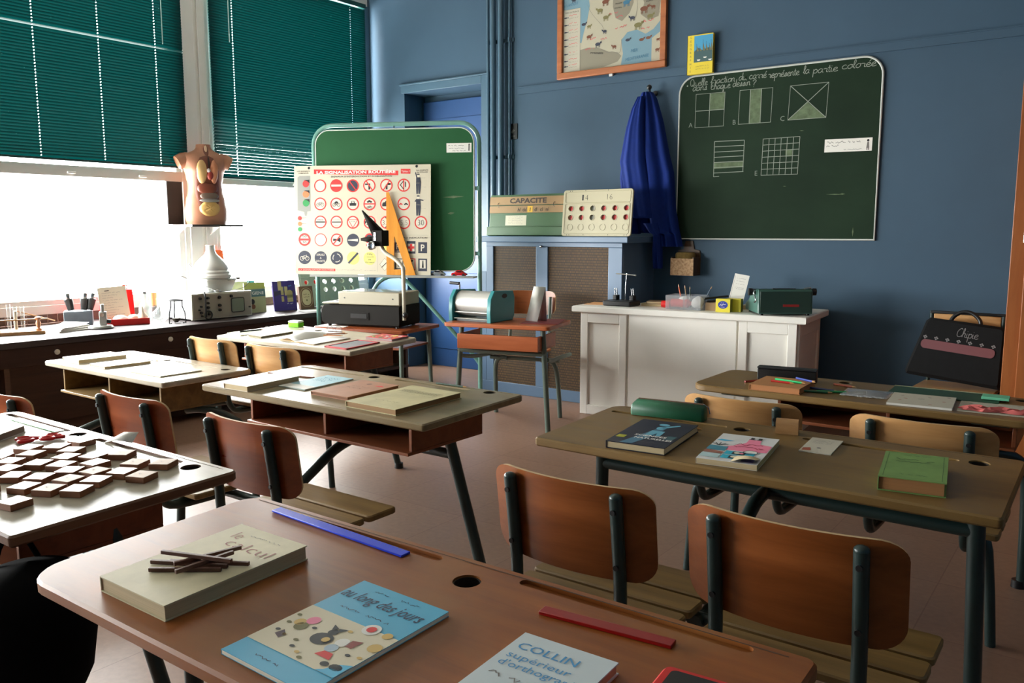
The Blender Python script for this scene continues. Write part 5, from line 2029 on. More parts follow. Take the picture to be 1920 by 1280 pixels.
s.grid(lambda u, v: (u * 0.185, -0.125 + v * 0.25, 0.0035 + 0.006 * math.sin(PI * min(1, u * 1.2)) * (1 - u)), 10, 4, M_PAPER)
s.grid(lambda u, v: (-u * 0.175, -0.125 + v * 0.25, 0.0035 + 0.034 * math.sin(PI * min(1, u * 0.95)) * (0.45 + 0.55 * (1 - abs(2 * v - 1)))), 14, 6, M_PAPER)
s.build('pages', t, solid=0.002)
s = MB(M_PLYEDGE)
s.box(-0.18, -0.127, 0.0, 0.188, 0.127, 0.0012)
s.build('cover', t)
for i, (dx, a, c, lab) in enumerate(((0.0, 20, (176, 104, 46), 'orange wooden pencil lying across the open exercise book'), (0.012, 33, (120, 66, 36), 'brown wooden pencil crossing the orange one on the open exercise book'), (-0.015, 8, (70, 46, 36), 'dark pencil in the small bunch on the open exercise book'))):
    rod('pencil', lab, on_desk('L1', 0.745 + dx, 0.275 + 0.02 * i, a, 0.012 + i * 0.0075), 0.13, 0.007, 0.007, mat('pencil_%d' % i, c, 0.45), 'pencil', taper=1)
t = thing('reading_glasses', 'pair of thin wire glasses lying near the back of the pale grey desk', 'glasses', M=on_desk('L1', 0.575, 0.435, 10))
s = MB(M_BLACK)
for q in (-0.032, 0.032):
    s.tube([(q + 0.024 * math.cos(a), 0.0, 0.02 + 0.018 * math.sin(a)) for a in [2 * PI * i / 16 for i in range(16)]], 0.0012, None, 6, closed=True)
s.tube([(-0.008, 0, 0.024), (0, -0.003, 0.028), (0.008, 0, 0.024)], 0.0012, None, 6)
s.build('frame', t)
for q in (-0.056, 0.056):
    s = MB(M_BLACK)
    s.tube([(q, 0, 0.022), (q, 0.10, 0.010), (q, 0.125, 0.002)], 0.0012, None, 6)
    s.build('temple', t)
for q in (-0.032, 0.032):
    s = MB(M_GLASS)
    s.M = Matrix.Translation((q, 0, 0.02)) @ UPRIGHT
    s.disc(0, 0, 0.0235, 0, M_GLASS, 16, 0.0175)
    s.build('lens', t)
t = thing('framed_slate', 'red framed writing slate on the aisle end of the pale grey desk', 'slate', M=on_desk('L1', 1.034, 0.151, -1))
s = MB(mat('slate_red', (176, 34, 44), 0.5))
w, d = 0.18, 0.243
for (a, b_, c, e) in ((-w / 2, -d / 2, w / 2, -d / 2 + 0.014), (-w / 2, d / 2 - 0.014, w / 2, d / 2), (-w / 2, -d / 2, -w / 2 + 0.014, d / 2), (w / 2 - 0.014, -d / 2, w / 2, d / 2)):
    s.box(a, b_, 0, c, e, 0.007)
s.build('frame', t)
s = MB(mat('slate_grey', (116, 120, 124), 0.5, var=0.15, scale=10))
s.box(-w / 2 + 0.01, -d / 2 + 0.01, 0.001, w / 2 - 0.01, d / 2 - 0.01, 0.005)
s.build('slate', t)


def d_colour(s, w, d):
    rnd = random.Random(4)
    cs = [M_ORANGE, M_YELLOW, M_SKYB, M_PINK, M_GREEN, M_PAPER]
    for i in range(26):
        x, y = rnd.uniform(-w / 2 + 0.015, w / 2 - 0.02), rnd.uniform(-d / 2 + 0.015, d / 2 - 0.015)
        s.disc(x, y, rnd.uniform(0.006, 0.014), z1 + 0.00002 * i, cs[i % 6], 10)


book('picture_book', 'colourful picture book with red edges at the far corner of the pale grey desk', on_desk('L1', 1.045, 0.411, 1), 0.205, 0.14, 0.012, mat('cover_red_edge', (190, 50, 56), 0.5), mat('page_grey', (140, 120, 120), 0.8), True, d_colour)

# --- desk R2
m_cy = mat('picture_cyan', (96, 164, 186), 0.5)


def d_navy(s, w, d):
    s.rect(-0.084, -0.09, -0.058, -0.062, z1, mat('label_lime', (176, 176, 40), 0.5))
    s.poly([(-0.05, -0.14), (-0.012, -0.14), (0.012, -0.05), (0.02, 0.04), (-0.005, 0.05), (-0.03, -0.06)], z1, mat('picture_steel_blue', (70, 116, 140), 0.5))
    s.disc(0.005, 0.055, 0.015, z2, m_cy, 14, 0.02)
    s.disc(0.0, 0.095, 0.017, z2, m_cy, 14, 0.014)
    s.poly([(0.01, 0.05), (0.05, 0.1), (0.045, 0.11), (0.0, 0.07)], z2, m_cy)
    s.poly([(-0.012, 0.02), (0.03, 0.02), (0.034, -0.04), (0.02, -0.04), (0.015, -0.005), (-0.004, -0.06), (-0.014, -0.05)], z2, m_cy)
    s.poly([(0.05, -0.06), (0.08, -0.06), (0.085, -0.02), (0.055, -0.02)], z1, mat('picture_dim_teal', (52, 90, 96), 0.5))
    s.text('SCIENCES', -0.04, -0.052, 0.022, z3, M_PAPER, 'l', 0, 0.02, width=0.098)
    s.text('NATURELLES', -0.03, -0.080, 0.022, z3, M_PAPER, 'l', 0, 0.02, width=0.115)
    s.scribble(-0.005, -0.11, 0.06, 0.007, z3, M_GREYINK, 2)
    s.scribble(0.03, 0.125, 0.04, 0.007, z3, M_GREYINK, 3)


book('science_book', 'navy science book with a pale blue figure, by the green pencil case', on_desk('R2', 0.322, 0.170, 5), 0.182, 0.288, 0.022, mat('cover_navy', (22, 27, 44), 0.4), M_PAGE, False, d_navy)


def d_pink(s, w, d):
    s.poly([(-w / 2, -0.03), (-0.02, 0.02), (0.005, 0.06), (0.005, 0.10), (0.04, 0.10), (0.045, 0.06), (0.08, 0.05), (0.08, -0.02), (0.03, -0.03), (0.0, -0.03)], z1, M_PINK)
    s.poly([(-0.08, 0.06), (-0.07, 0.075), (-0.03, 0.068), (-0.055, 0.055)], z1, M_SKYB)
    for x in (0.012, 0.034):
        s.rect(x - 0.008, 0.10, x + 0.008, 0.104, z2, m_blk)
        s.rect(x - 0.005, 0.104, x + 0.005, 0.122, z2, m_blk)
    m = mat('title_deep_red', (170, 30, 60), 0.6)
    s.scribble(-0.02, 0.04, 0.085, 0.022, z2, m, 4, 0.0035)
    s.scribble(-0.02, 0.012, 0.085, 0.022, z2, m, 6, 0.0035)
    s.scribble(0.05, 0.02, 0.02, 0.02, z2, m, 7, 0.003)
    for a in (60, 90, 120, 40, 140):
        s.line([(-0.06, 0.005), (-0.06 + 0.03 * math.cos(R(a)), 0.005 + 0.03 * math.sin(R(a)))], 0.003, z2, m_blk)
    s.rect(-w / 2, -0.045, -0.03, 0.0, z2, mat('picture_sea', (60, 130, 150), 0.5))
    s.poly([(-w / 2, -0.075), (-w / 2, -0.045), (-0.03, -0.055), (-0.03, -0.075)], z2, mat('picture_rust', (150, 96, 80), 0.5))
    s.rect(-w / 2, -0.12, -0.03, -0.08, z2, mat('picture_mist', (176, 204, 206), 0.5))
    for y in (-0.045, -0.085):
        s.rect(-0.025, y - 0.028, 0.055, y + 0.006, z2, mat('picture_turquoise', (40, 170, 196), 0.5))
        s.rect(-0.005, y - 0.024, 0.03, y + 0.002, z3, m_blk)
        s.disc(0.008, y - 0.010, 0.008, z3 + 0.0002, M_CREAM, 12)
        s.disc(0.02, y - 0.010, 0.006, z3 + 0.0002, M_PINK, 12)
    s.rect(0.035, -0.13, 0.068, -0.075, z3, mat('picture_violet', (126, 112, 176), 0.5))
    s.disc(0.04, -0.035, 0.02, z2, M_PAPER, 16)
    s.ring(0.04, -0.035, 0.018, 0.02, z3, m_blk, 16)


t = book('pink_book', 'white, pink and turquoise paperback with a torn curled corner on the brown desk', on_desk('R2', 0.591, 0.168, 7), 0.165, 0.28, 0.016, mat('cover_white_gloss', (222, 222, 220), 0.35), M_PAGE, True, d_pink)
s = MB(M_PAGE)
s.grid(lambda u, v: (0.012 + u * 0.068, -0.142 + v * 0.055, 0.0172 + 0.012 * (1 - v) * u + 0.006 * math.sin(u * 3)), 8, 6, M_PAGE)
s.build('torn_corner', t)


def d_env(s, w, d):
    s.poly([(-0.038, -0.07), (-0.014, -0.066), (-0.022, -0.035), (-0.04, -0.045)], z1, mat('stamp_rust', (168, 82, 60), 0.7))
    for i in range(4):
        s.scribble(-0.03, 0.055 - i * 0.012, 0.055, 0.006, z1, M_GREYINK, 50 + i)
    s.disc(0.0, -0.03, 0.006, z1, M_GREYINK)


book('small_packet', 'small dingy white packet between the pink paperback and the green hardback', on_desk('R2', 0.762, 0.364, 3), 0.088, 0.16, 0.003, mat('packet_white', (196, 190, 172), 0.7), M_PAPER, True, d_env, cat='packet')


def d_grn(s, w, d):
    m = mat('title_dark_green', (44, 78, 44), 0.6)
    s.scribble(-0.03, 0.095, 0.07, 0.007, z1, m, 1)
    s.scribble(-0.045, 0.055, 0.09, 0.018, z1, m, 2, 0.0025)
    s.scribble(-0.045, 0.035, 0.08, 0.01, z1, m, 3)
    s.scribble(-0.03, -0.08, 0.065, 0.007, z1, m, 5)
    s.line([(-w / 2 + 0.01, -d / 2 + 0.01), (w / 2 - 0.01, -d / 2 + 0.01), (w / 2 - 0.01, d / 2 - 0.01), (-w / 2 + 0.01, d / 2 - 0.01)], 0.0012, z1, m, True)


book('green_hardback', 'thick faded green hardback on the brown desk', on_desk('R2', 1.043, 0.183, 8), 0.15, 0.235, 0.036, mat('cover_faded_green', (112, 146, 78), 0.6, var=0.12, scale=12), mat('page_tan', (160, 112, 66), 0.8, var=0.1, scale=3, stretch=(1, 1, 100)), False, d_grn, over=0.004)
t = thing('pencil_case', 'dark green zipped pencil case lying along the back of the brown desk', 'pencil case', M=on_desk('R2', 0.238, 0.448, 7))
s = MB(mat('case_green', (16, 84, 54), 0.5, var=0.12, scale=12))
prof = []
for x in (-0.125, -0.118, 0.118, 0.125):
    e = 0.8 if abs(x) > 0.12 else 1.0
    prof.append([(x, -0.026 * e, 0.002), (x, -0.03 * e, 0.02), (x, -0.022 * e, 0.042 * e), (x, 0.022 * e, 0.048 * e), (x, 0.03 * e, 0.022), (x, 0.026 * e, 0.002)])
s.loft(prof)
s.build('body', t, angle=60)
s = MB(mat('zip_brown', (110, 78, 60), 0.5))
s.box(-0.115, 0.022, 0.044, 0.11, 0.030, 0.050)
s.build('zip', t)
s = MB(M_CHROME)
s.tube([(0.11, 0.026, 0.05), (0.13, 0.02, 0.04), (0.135, 0.018, 0.02)], 0.0015, None, 6)
s.build('zip_pull', t)
t = thing('wooden_roller', 'small half round block of pale wood standing at the back of the brown desk', 'wooden block', M=on_desk('R2', 0.632, 0.456, 12))
s = MB(M_PLYPALE)
s.M = Matrix.Translation((-0.032, 0, 0)) @ Matrix(((0, 0, 1, 0), (1, 0, 0, 0), (0, 1, 0, 0), (0, 0, 0, 1)))
s.prism([(-0.016, 0.0), (0.018, 0.0)] + arc(0.0, 0.028, 0.018, 0, 180, 10) + [(-0.018, 0.014)], 0.0, 0.066, wood('roller_wood', (150, 108, 66), (182, 140, 94), 0.45, 'x', 4))
s.build('block', t)
rod('pencil', 'dark pencil lying in front of the green pencil case', on_desk('R2', 0.33, 0.345, 3), 0.15, 0.007, 0.007, mat('pencil_dark', (70, 40, 30), 0.4), 'pencil', taper=1)

# --- desk R1
book('kraft_notebook', 'kraft brown notebook under pens on the desk before the white teacher desk', on_desk('R1', 0.345, 0.125, 2), 0.2, 0.225, 0.024, mat('cover_kraft', (176, 122, 72), 0.6, var=0.06, scale=10), mat('page_kraft', (190, 128, 80), 0.8), False)
t = thing('pen_box', 'long black box standing behind the kraft notebook', 'box', M=on_desk('R1', 0.305, 0.305, 9))
s = MB(M_BLACK)
s.prism(rrect(-0.12, -0.024, 0.12, 0.024, 0.004), 0, 0.048, M_BLACK, chamfer=0.003)
s.build('body', t)
s = MB(mat('black_lid', (24, 24, 26), 0.5))
s.box(-0.121, -0.025, 0.0482, 0.121, 0.025, 0.056)
s.build('lid', t, bevel=0.002)
for i, (u, v, a, L, c, hh, lab) in enumerate(((0.375, 0.135, -14, 0.14, (40, 190, 110), 0.0245, 'bright green pen lying on the kraft notebook'), (0.355, 0.10, -6, 0.10, (170, 34, 26), 0.0245, 'red pencil lying on the kraft notebook'), (0.43, 0.155, -30, 0.11, (34, 60, 150), 0.032, 'blue pen lying across the edge of the kraft notebook'), (0.205, 0.20, 62, 0.11, (140, 26, 20), 0.0, 'dark red pencil between the kraft notebook and the black box'),
                                              (0.49, 0.10, 14, 0.12, (20, 90, 60), 0.0, 'dark green pen beside the kraft notebook'), (0.545, 0.14, 24, 0.13, (40, 150, 84), 0.0, 'mid green pen on the desk near the plastic sachet'), (0.50, 0.165, -8, 0.12, (30, 50, 110), 0.0, 'navy pen on the desk beside the kraft notebook'), (0.545, 0.30, -12, 0.10, (150, 70, 46), 0.0, 'short reddish pencil at the back of the desk'))):
    rod('pen' if i not in (1, 3, 7) else 'pencil', lab, on_desk('R1', u, v, a, hh), L, 0.009, 0.009, mat('stationery_%d' % i, c, 0.35), 'pen' if i not in (1, 3, 7) else 'pencil', taper=1)
t = thing('plastic_sachet', 'small clear plastic sachet of white counters on the desk before the white teacher desk', 'sachet', M=on_desk('R1', 0.655, 0.185, 4))
s = MB(M_CLEARPL)
s.grid(lambda u, v: (-0.085 + 0.17 * u, -0.085 + 0.17 * v, 0.004 + 0.010 * math.sin(PI * u) * math.sin(PI * v)), 10, 8)
s.build('bag', t, solid=0.0004)
s = MB(mat('counter_white', (206, 202, 190), 0.6))
rnd = random.Random(3)
for i in range(14):
    x = -0.07 + 0.135 * i / 13
    s.lathe([(0.0, 0.0), (0.006, 0.0), (0.006, 0.004), (0.0, 0.004)], None, (x, -0.062 + rnd.uniform(-0.006, 0.01), 0.0003), 10)
o = s.build('counters', t)
o['kind'] = 'stuff'
t = thing('green_slate', 'dark green school slate at the back of the desk, behind the spotted papers', 'slate', M=on_desk('R1', 0.90, 0.345, 2))
s = MB(mat('slate_green', (24, 66, 40), 0.5))
s.box(-0.19, -0.09, 0, 0.19, 0.09, 0.004)
s.build('plate', t, bevel=0.001)
s = MB(mat('slate_edge', (150, 150, 120), 0.5))
s.box(-0.192, 0.09, 0, 0.192, 0.096, 0.006)
s.build('edge', t)


def d_spots(s, w, d):
    rnd = random.Random(11)
    for i in range(9):
        x, y = rnd.uniform(-w / 2 + 0.02, w / 2 - 0.02), rnd.uniform(-d / 2 + 0.02, d / 2 - 0.02)
        s.disc(x, y, 0.007, z1, (M_GREYINK, mat('stamp_rust', (168, 82, 60), 0.7))[i % 2], 10, 0.004)


book('spotted_booklet', 'off-white booklet with small printed spots on the desk before the wardrobe', on_desk('R1', 0.858, 0.145, 5), 0.215, 0.225, 0.009, mat('cover_dull_white', (190, 184, 166), 0.6), M_PAPER, True, d_spots)
book('printed_sheet', 'thin printed paper beside the spotted booklet, under a pink tissue', on_desk('R1', 1.085, 0.165, 4), 0.21, 0.21, 0.002, mat('sheet_dull', (182, 178, 160), 0.7), M_PAPER, True, d_spots, cat='paper')
t = thing('paper_pad', 'mint green sticky note pad near the wardrobe end of the desk', 'note pad', M=on_desk('R1', 1.075, 0.345, 3, 0.0065))
s = MB(mat('pad_mint', (104, 190, 150), 0.6))
s.box(-0.045, -0.035, 0, 0.045, 0.035, 0.010)
s.build('pad', t, bevel=0.001)
t = thing('pink_tissue', 'crumpled pink tissue lying on the printed paper near the wardrobe', 'tissue', M=on_desk('R1', 1.10, 0.12, 8, 0.0025))
s = MB(mat('tissue_pink', (196, 96, 92), 0.8))
rnd = random.Random(5)
hh = [[rnd.uniform(0.001, 0.014) for _ in range(8)] for _ in range(14)]
s.grid(lambda u, v: (-0.11 + 0.22 * u + 0.01 * math.sin(9 * v), -0.04 + 0.075 * v + 0.008 * math.sin(14 * u), hh[int(round(u * 13))][int(round(v * 7))] if 0 < u < 1 and 0 < v < 1 else 0.001), 13, 7)
s.build('sheet', t, angle=20)

# --- tile desk FL3
TL = [(0.655, 0.440, 0), (0.660, 0.397, 0), (0.733, 0.381, 1), (0.672, 0.306, 1), (0.787, 0.349, 0), (0.835, 0.385, 0), (0.880, 0.447, 1), (0.700, 0.238, 0), (0.790, 0.281, 0), (0.852, 0.297, 0), (0.911, 0.358, 0), (0.998, 0.421, 1), (1.061, 0.464, 1), (0.769, 0.207, 0),
      (0.922, 0.290, 0), (0.986, 0.320, 1), (1.045, 0.352, 0), (1.106, 0.368, 1), (0.848, 0.186, 0), (0.915, 0.222, 0), (0.995, 0.251, 1), (1.058, 0.283, 0), (0.965, 0.160, 0), (1.030, 0.187, 1), (1.084, 0.222, 0), (1.060, 0.094, 0), (0.630, 0.240, 0), (0.900, 0.09, 1), (0.60, 0.33, 0), (0.74, 0.13, 1), (0.62, 0.17, 0)]
protos = {}
rnd = random.Random(21)
# nudge any tiles that touch apart so that none share the same space
P = [list(q) for q in TL]
for _ in range(60):
    for i in range(len(P)):
        for j in range(i):
            dx, dy = P[i][0] - P[j][0], P[i][1] - P[j][1]
            dd = math.hypot(dx, dy)
            if dd < 0.072:
                q = (0.072 - dd) / 2 / max(dd, 1e-4)
                P[i][0] += dx * q
                P[i][1] += dy * q
                P[j][0] -= dx * q
                P[j][1] -= dy * q
for i, (u, v, kind) in enumerate(P):
    lab = ('small wooden tile with a pale picture face in the scattered heap on the glaring desk', 'small bare brown tile with a dark stamp in the heap on the glaring desk')[kind]
    Mx = on_desk('FL3', u, v, rnd.uniform(20, 34) if i % 5 else rnd.uniform(8, 16))
    if kind not in protos:
        t = thing('picture_tile', lab, 'tile', M=Mx, group=('pale tiles on the glaring desk', 'brown tiles on the glaring desk')[kind])
        s = MB(mat('tile_wood', (132, 84, 54), 0.6, var=0.12, scale=20))
        s.box(-0.027, -0.027, 0, 0.027, 0.027, 0.0155)
        s.build('block', t, bevel=0.0008)
        s = MB()
        mm = mat('tile_face_pale', (238, 226, 202), 0.25) if kind == 0 else mat('tile_face_brown', (176, 142, 112), 0.55)
        s.rect(-0.0258, -0.0258, 0.0258, 0.0258, 0.0158, mm)
        if kind == 0:
            s.disc(0, 0, 0.016, 0.0161, mat('tile_picture', (244, 238, 226), 0.25), 14, 0.010)
        else:
            s.scribble(-0.012, 0, 0.024, 0.008, 0.0161, M_GREYINK, 5)
        s.build('picture_face', t)
        protos[kind] = t
    else:
        o = protos[kind].copy()
        COL.objects.link(o)
        o.matrix_world = Mx
        for ch in list(protos[kind].children):
            c = ch.copy()
            COL.objects.link(c)
            c.parent = o
for (u, v, a, lab) in ((0.480, 0.405, 75, 'red handled scissors on the glaring desk, nearer to the window'), (0.525, 0.455, 40, 'second pair of red handled scissors, touching the green edged ruler')):
    t = thing('scissors', lab, 'scissors', M=on_desk('FL3', u, v, a))
    for q in (-1, 1):
        s = MB(M_REDP)
        s.tube([(-0.03 + 0.019 * math.cos(w_), q * 0.018 + 0.0125 * math.sin(w_), 0.007) for w_ in [2 * PI * i / 18 for i in range(18)]], 0.005, None, 8, closed=True)
        s.tube([(-0.014, q * 0.012, 0.007), (0.01, q * 0.003, 0.006)], 0.0045, None, 8)
        hd = s.build('handle', t)
        s = MB(M_CHROME)
        s.add([(0.005, q * 0.006, 0.004 + 0.0016 * q), (0.005, -q * 0.003, 0.004 + 0.0016 * q), (0.075, q * 0.001, 0.004 + 0.0016 * q)], [(0, 1, 2)], None, False)
        s.build('blade', t, solid=0.0012)
rod('ruler', 'clear ruler with a green edge lying along the back of the glaring desk', on_desk('FL3', 0.285, 0.495, 0), 0.30, 0.03, 0.002, mat('ruler_pale', (214, 224, 218), 0.25), 'ruler', draw=lambda s: s.box(-0.15, -0.0152, 0, 0.15, -0.011, 0.0024, mat('ruler_green_edge', (70, 200, 110), 0.3)))
t = thing('paper_scrap', 'folded scrap of white paper standing in the pen groove of the glaring desk', 'paper', M=on_desk('FL3', 0.725, 0.535, 25))
s = MB(M_PAPER)
s.add([(-0.05, -0.014, 0.001), (0.0, -0.018, 0.012), (0.045, -0.014, 0.004), (-0.05, 0.014, 0.001), (0.0, 0.014, 0.028), (0.05, 0.012, 0.030)], [(0, 1, 4, 3), (1, 2, 5, 4)], None, False)
s.build('sheet', t, solid=0.0006)
book('white_book', 'grey edged closed book on the glaring desk at the very edge of the view', on_desk('FL3', 0.335, 0.31, 30), 0.15, 0.20, 0.022, mat('cover_white', (230, 228, 224), 0.4), mat('page_greyish', (140, 130, 120), 0.8), False)


# ------------------------------------------------------------------ single desk with the duplicator
SD = XY(-3.44, 4.66, 0, 14)
t = thing('single_desk', 'orange brown single pupil desk with its own chair, standing before the cane radiator cover', 'desk', M=SD)
s = MB(M_SINGLE)
s.prism(rrect(-0.385, -0.24, 0.385, 0.24, 0.03), 0.713, 0.74, M_SINGLE, chamfer=0.004)
s.build('tabletop', t)
s = MB(M_SINGLE)
s.box(-0.29, -0.215, 0.565, 0.30, -0.20, 0.665)
s.box(-0.29, -0.20, 0.565, 0.30, 0.14, 0.577)
s.box(-0.29, -0.20, 0.577, -0.276, 0.14, 0.665)
s.box(0.286, -0.20, 0.577, 0.30, 0.14, 0.665)
s.build('cubby', t, bevel=0.002)
CX = -0.10
for sx in (-1, 1):
    s = MB(M_STEEL2)
    s.tube([(sx * 0.30, -0.12, 0.711), (sx * 0.345, -0.13, 0.0)], 0.0185, None, 14)
    lg = s.build('leg', t)
    s = MB(M_STEEL2)
    s.tube([(sx * 0.325, -0.10, 0.50), (sx * 0.30, 0.06, 0.47), (sx * 0.27, 0.35, 0.455), (sx * 0.255, 0.60, 0.44)], 0.015, None, 12, curve=3)
    s.build('side_rail', t)
    s = MB(M_STEEL2)
    s.tube([(sx * 0.13, 0.30, 0.43), (sx * 0.18, 0.31, 0.435), (sx * 0.235, 0.33, 0.38), (sx * 0.25, 0.36, 0.20), (sx * 0.255, 0.38, 0.0)], 0.0165, None, 12, curve=4)
    s.build('leg', t)
    s = MB(M_STEEL2)
    s.tube([(CX + sx * 0.16, 0.60, 0.44), (CX + sx * 0.16, 0.66, 0.50), (CX + sx * 0.16, 0.700, 0.86)], 0.013, None, 12, curve=3)
    s.build('back_post', t)
s = MB(M_STEEL2)
s.tube([(-0.325, -0.125, 0.54), (0.325, -0.125, 0.54)], 0.016)
s.build('crossbar', t)
s = MB(M_STEEL2)
s.tube([(-0.27, 0.31, 0.433), (0.27, 0.31, 0.433)], 0.0145)
s.build('seat_bar', t)
s = MB(M_PLY)
s.prism(rrect(CX - 0.21, 0.28, CX + 0.21, 0.62, 0.04), 0.462, 0.476, M_PLY, chamfer=0.004)
s.build('seat', t)
o = backrest_mesh(0.40, 0.72, 0.90, M_PLY, lean=0.02).build('backrest', t, M=XY(CX, 0.70, 0, 180))
# duplicator
TEAL = mat('teal_enamel', (44, 130, 134), 0.35, var=0.05, scale=6)
t = thing('duplicator', 'hand cranked duplicator with a steel drum and teal end plates on the single desk', 'duplicator', M=SD @ Matrix.Translation((-0.205, 0.005, 0.7405)) @ Matrix.Rotation(R(-10), 4, 'Z'))
endp = [(-0.15, 0.0), (0.13, 0.0), (0.15, 0.03), (0.155, 0.16), (0.135, 0.205), (-0.10, 0.215), (-0.145, 0.16), (-0.155, 0.07)]
YZ = Matrix(((0, 0, 1, 0), (1, 0, 0, 0), (0, 1, 0, 0), (0, 0, 0, 1)))
for x, nm in ((-0.175, 'end_plate'), (0.145, 'end_plate')):
    s = MB(TEAL)
    s.M = Matrix.Translation((x, 0, 0)) @ YZ
    s.prism(endp, 0.0, 0.034, TEAL, chamfer=0.004)
    pl_ = s.build(nm, t)
    if x > 0:
        s = MB(M_BLACK)
        s.M = Matrix.Translation((x + 0.0341, 0, 0)) @ YZ
        s.poly(circle(0.02, 0.175, 0.034, 18, 0.016), 0.0004, M_DARK)
        s.build('hand_hole', pl_)
s = MB(M_ALU)
s.lathe([(0.0, -0.139), (0.088, -0.139), (0.088, 0.143), (0.0, 0.143)], None, (0, 0, 0), 40, T=Matrix.Translation((0, -0.04, 0.118)) @ Matrix.Rotation(R(90), 4, 'Y'))
s.build('drum', t)
s = MB(M_ALU)
s.cyl((-0.139, -0.125, 0.062), (0.143, -0.125, 0.062), 0.005, None, 10)
s.build('feed_rod', t)
s = MB(mat('feed_tray_grey', (150, 146, 134), 0.4, 0.5))
s.box(-0.139, -0.14, 0.018, 0.143, 0.10, 0.022)
s.build('feed_tray', t)
s = MB(M_BLACK)
s.box(-0.139, -0.12, 0.0, 0.143, 0.11, 0.016)
s.build('base', t)
s = MB(M_CHROME)
s.tube([(-0.176, 0.0, 0.16), (-0.186, 0.0, 0.165), (-0.188, 0.0, 0.25)], 0.006, None, 8)
c_ = s.build('crank', t)
s = MB(M_BLACK)
s.cyl((-0.19, 0.0, 0.25), (-0.27, -0.0, 0.252), 0.011, None, 12)
s.build('grip', c_)
t = thing('red_folder', 'flat dark red folder on the single desk beside the duplicator', 'folder', M=SD @ Matrix.Translation((0.24, 0.055, 0.7405)) @ Matrix.Rotation(R(10), 4, 'Z'))
s = MB(mat('folder_red', (120, 38, 40), 0.5))
s.box(-0.13, -0.16, 0, 0.13, 0.16, 0.004)
s.build('cover', t, bevel=0.001)
t = thing('tent_card', 'tall folded white card standing on the red folder', 'card', M=SD @ Matrix.Translation((0.19, 0.07, 0.7447)) @ Matrix.Rotation(R(-22), 4, 'Z'))
s = MB(M_PAPER)
s.add([(-0.065, -0.05, 0), (0.045, -0.05, 0), (0.075, -0.0, 0.235), (-0.035, -0.0, 0.235), (-0.055, 0.025, 0), (0.065, 0.025, 0)], [(0, 1, 2, 3), (3, 2, 5, 4)], None, False)
s.build('sheet', t, solid=0.0015)

# ------------------------------------------------------------------ overhead projector on a small table
PT = XY(-4.352, 4.30, 0.068, 12) @ Matrix.Scale(0.95, 4)
t = thing('small_table', 'small brown wooden table carrying the overhead projector', 'table', M=PT)
s = MB(M_PLYRED)
s.prism(rrect(-0.40, -0.27, 0.40, 0.27, 0.03), 0.625, 0.65, M_PLYRED, chamfer=0.004)
s.build('tabletop', t)
for x in (-0.33, 0.33):
    for y in (-0.2, 0.2):
        s = MB(M_STEEL2)
        s.tube([(x, y, 0.6245), (x * 1.06, y * 1.1, -0.0713)], 0.016, None, 12)
        s.build('leg', t)
s = MB(M_PLYRED)
s.box(-0.33, -0.21, 0.50, 0.33, 0.19, 0.515)
s.build('shelf', t)
t = thing('overhead_projector', 'grey and black overhead projector with a cream arm, on the small table by the corner', 'projector', M=PT @ Matrix.Translation((-0.02, -0.02, 0.6505)) @ Matrix.Rotation(R(3), 4, 'Z'))
m_pb = mat('projector_dark', (24, 21, 17), 0.65, var=0.06, scale=10, spec=0.12)
m_pc = mat('projector_cream', (160, 152, 130), 0.45)
s = MB(m_pb)
s.prism([(-0.40, 0.02), (-0.36, 0.0), (0.30, 0.0), (0.315, 0.02), (0.315, 0.165), (-0.20, 0.165), (-0.38, 0.16), (-0.405, 0.12)], -0.16, 0.16, m_pb, chamfer=0.006) if False else None
s.M = UPRIGHT
s.prism([(-0.365, 0.035), (-0.335, 0.012), (0.30, 0.012), (0.31, 0.03), (0.31, 0.165), (-0.345, 0.158), (-0.37, 0.12)], -0.17, 0.15, m_pb, chamfer=0.008)
s.M = Matrix()
s.box(-0.12, -0.154, 0.055, 0.05, -0.1505, 0.11)
s.build('body', t)
s = MB(mat('projector_hatch', (18, 16, 14), 0.8))
s.box(-0.105, -0.1565, 0.065, 0.035, -0.1541, 0.10)
s.build('hatch', t, bevel=0.002)
s = MB(m_pc)
s.box(-0.215, -0.145, 0.166, 0.305, 0.165, 0.262)
s.box(-0.36, -0.145, 0.166, -0.2155, 0.165, 0.178)
s.build('stage', t, bevel=0.006)
s = MB(M_GLASS)
s.box(-0.19, -0.12, 0.2625, 0.28, 0.14, 0.266)
s.build('stage_glass', t)
s = MB(M_BLACK)
for x in (-0.16, 0.25):
    s.cyl((x, -0.1455, 0.215), (x, -0.148, 0.215), 0.005, None, 10)
s.cyl((-0.30, -0.02, 0.1785), (-0.30, -0.02, 0.183), 0.016, None, 14)
s.build('screw', t)
s = MB(M_BLACK)
for x in (-0.31, 0.27):
    for y in (-0.12, 0.13):
        s.cyl((x, y, 0.0), (x, y, 0.0118), 0.014, None, 10)
s.build('rubber_feet', t)
s = MB(mat('arm_cream', (196, 188, 166), 0.35))
s.tube([(0.328, -0.12, 0.06), (0.328, -0.12, 0.40), (0.315, -0.118, 0.455), (0.25, -0.11, 0.51), (0.17, -0.105, 0.555), (0.135, -0.10, 0.61), (0.125, -0.10, 0.66)], 0.0145, None, 12, curve=5)
s.build('arm', t)
s = MB(M_BLACK)
s.sphere((0.345, -0.135, 0.10), 0.021)
s.build('clamp_knob', t)
s = MB(m_pb)
s.box(0.09, -0.15, 0.60, 0.175, -0.05, 0.715)
s.M = Matrix.Translation((0.11, -0.10, 0.70))
s.prism([(-0.03, -0.03), (0.03, -0.03), (0.02, 0.03), (-0.02, 0.03)], -0.002, 0.002) if False else None
s.M = Matrix()
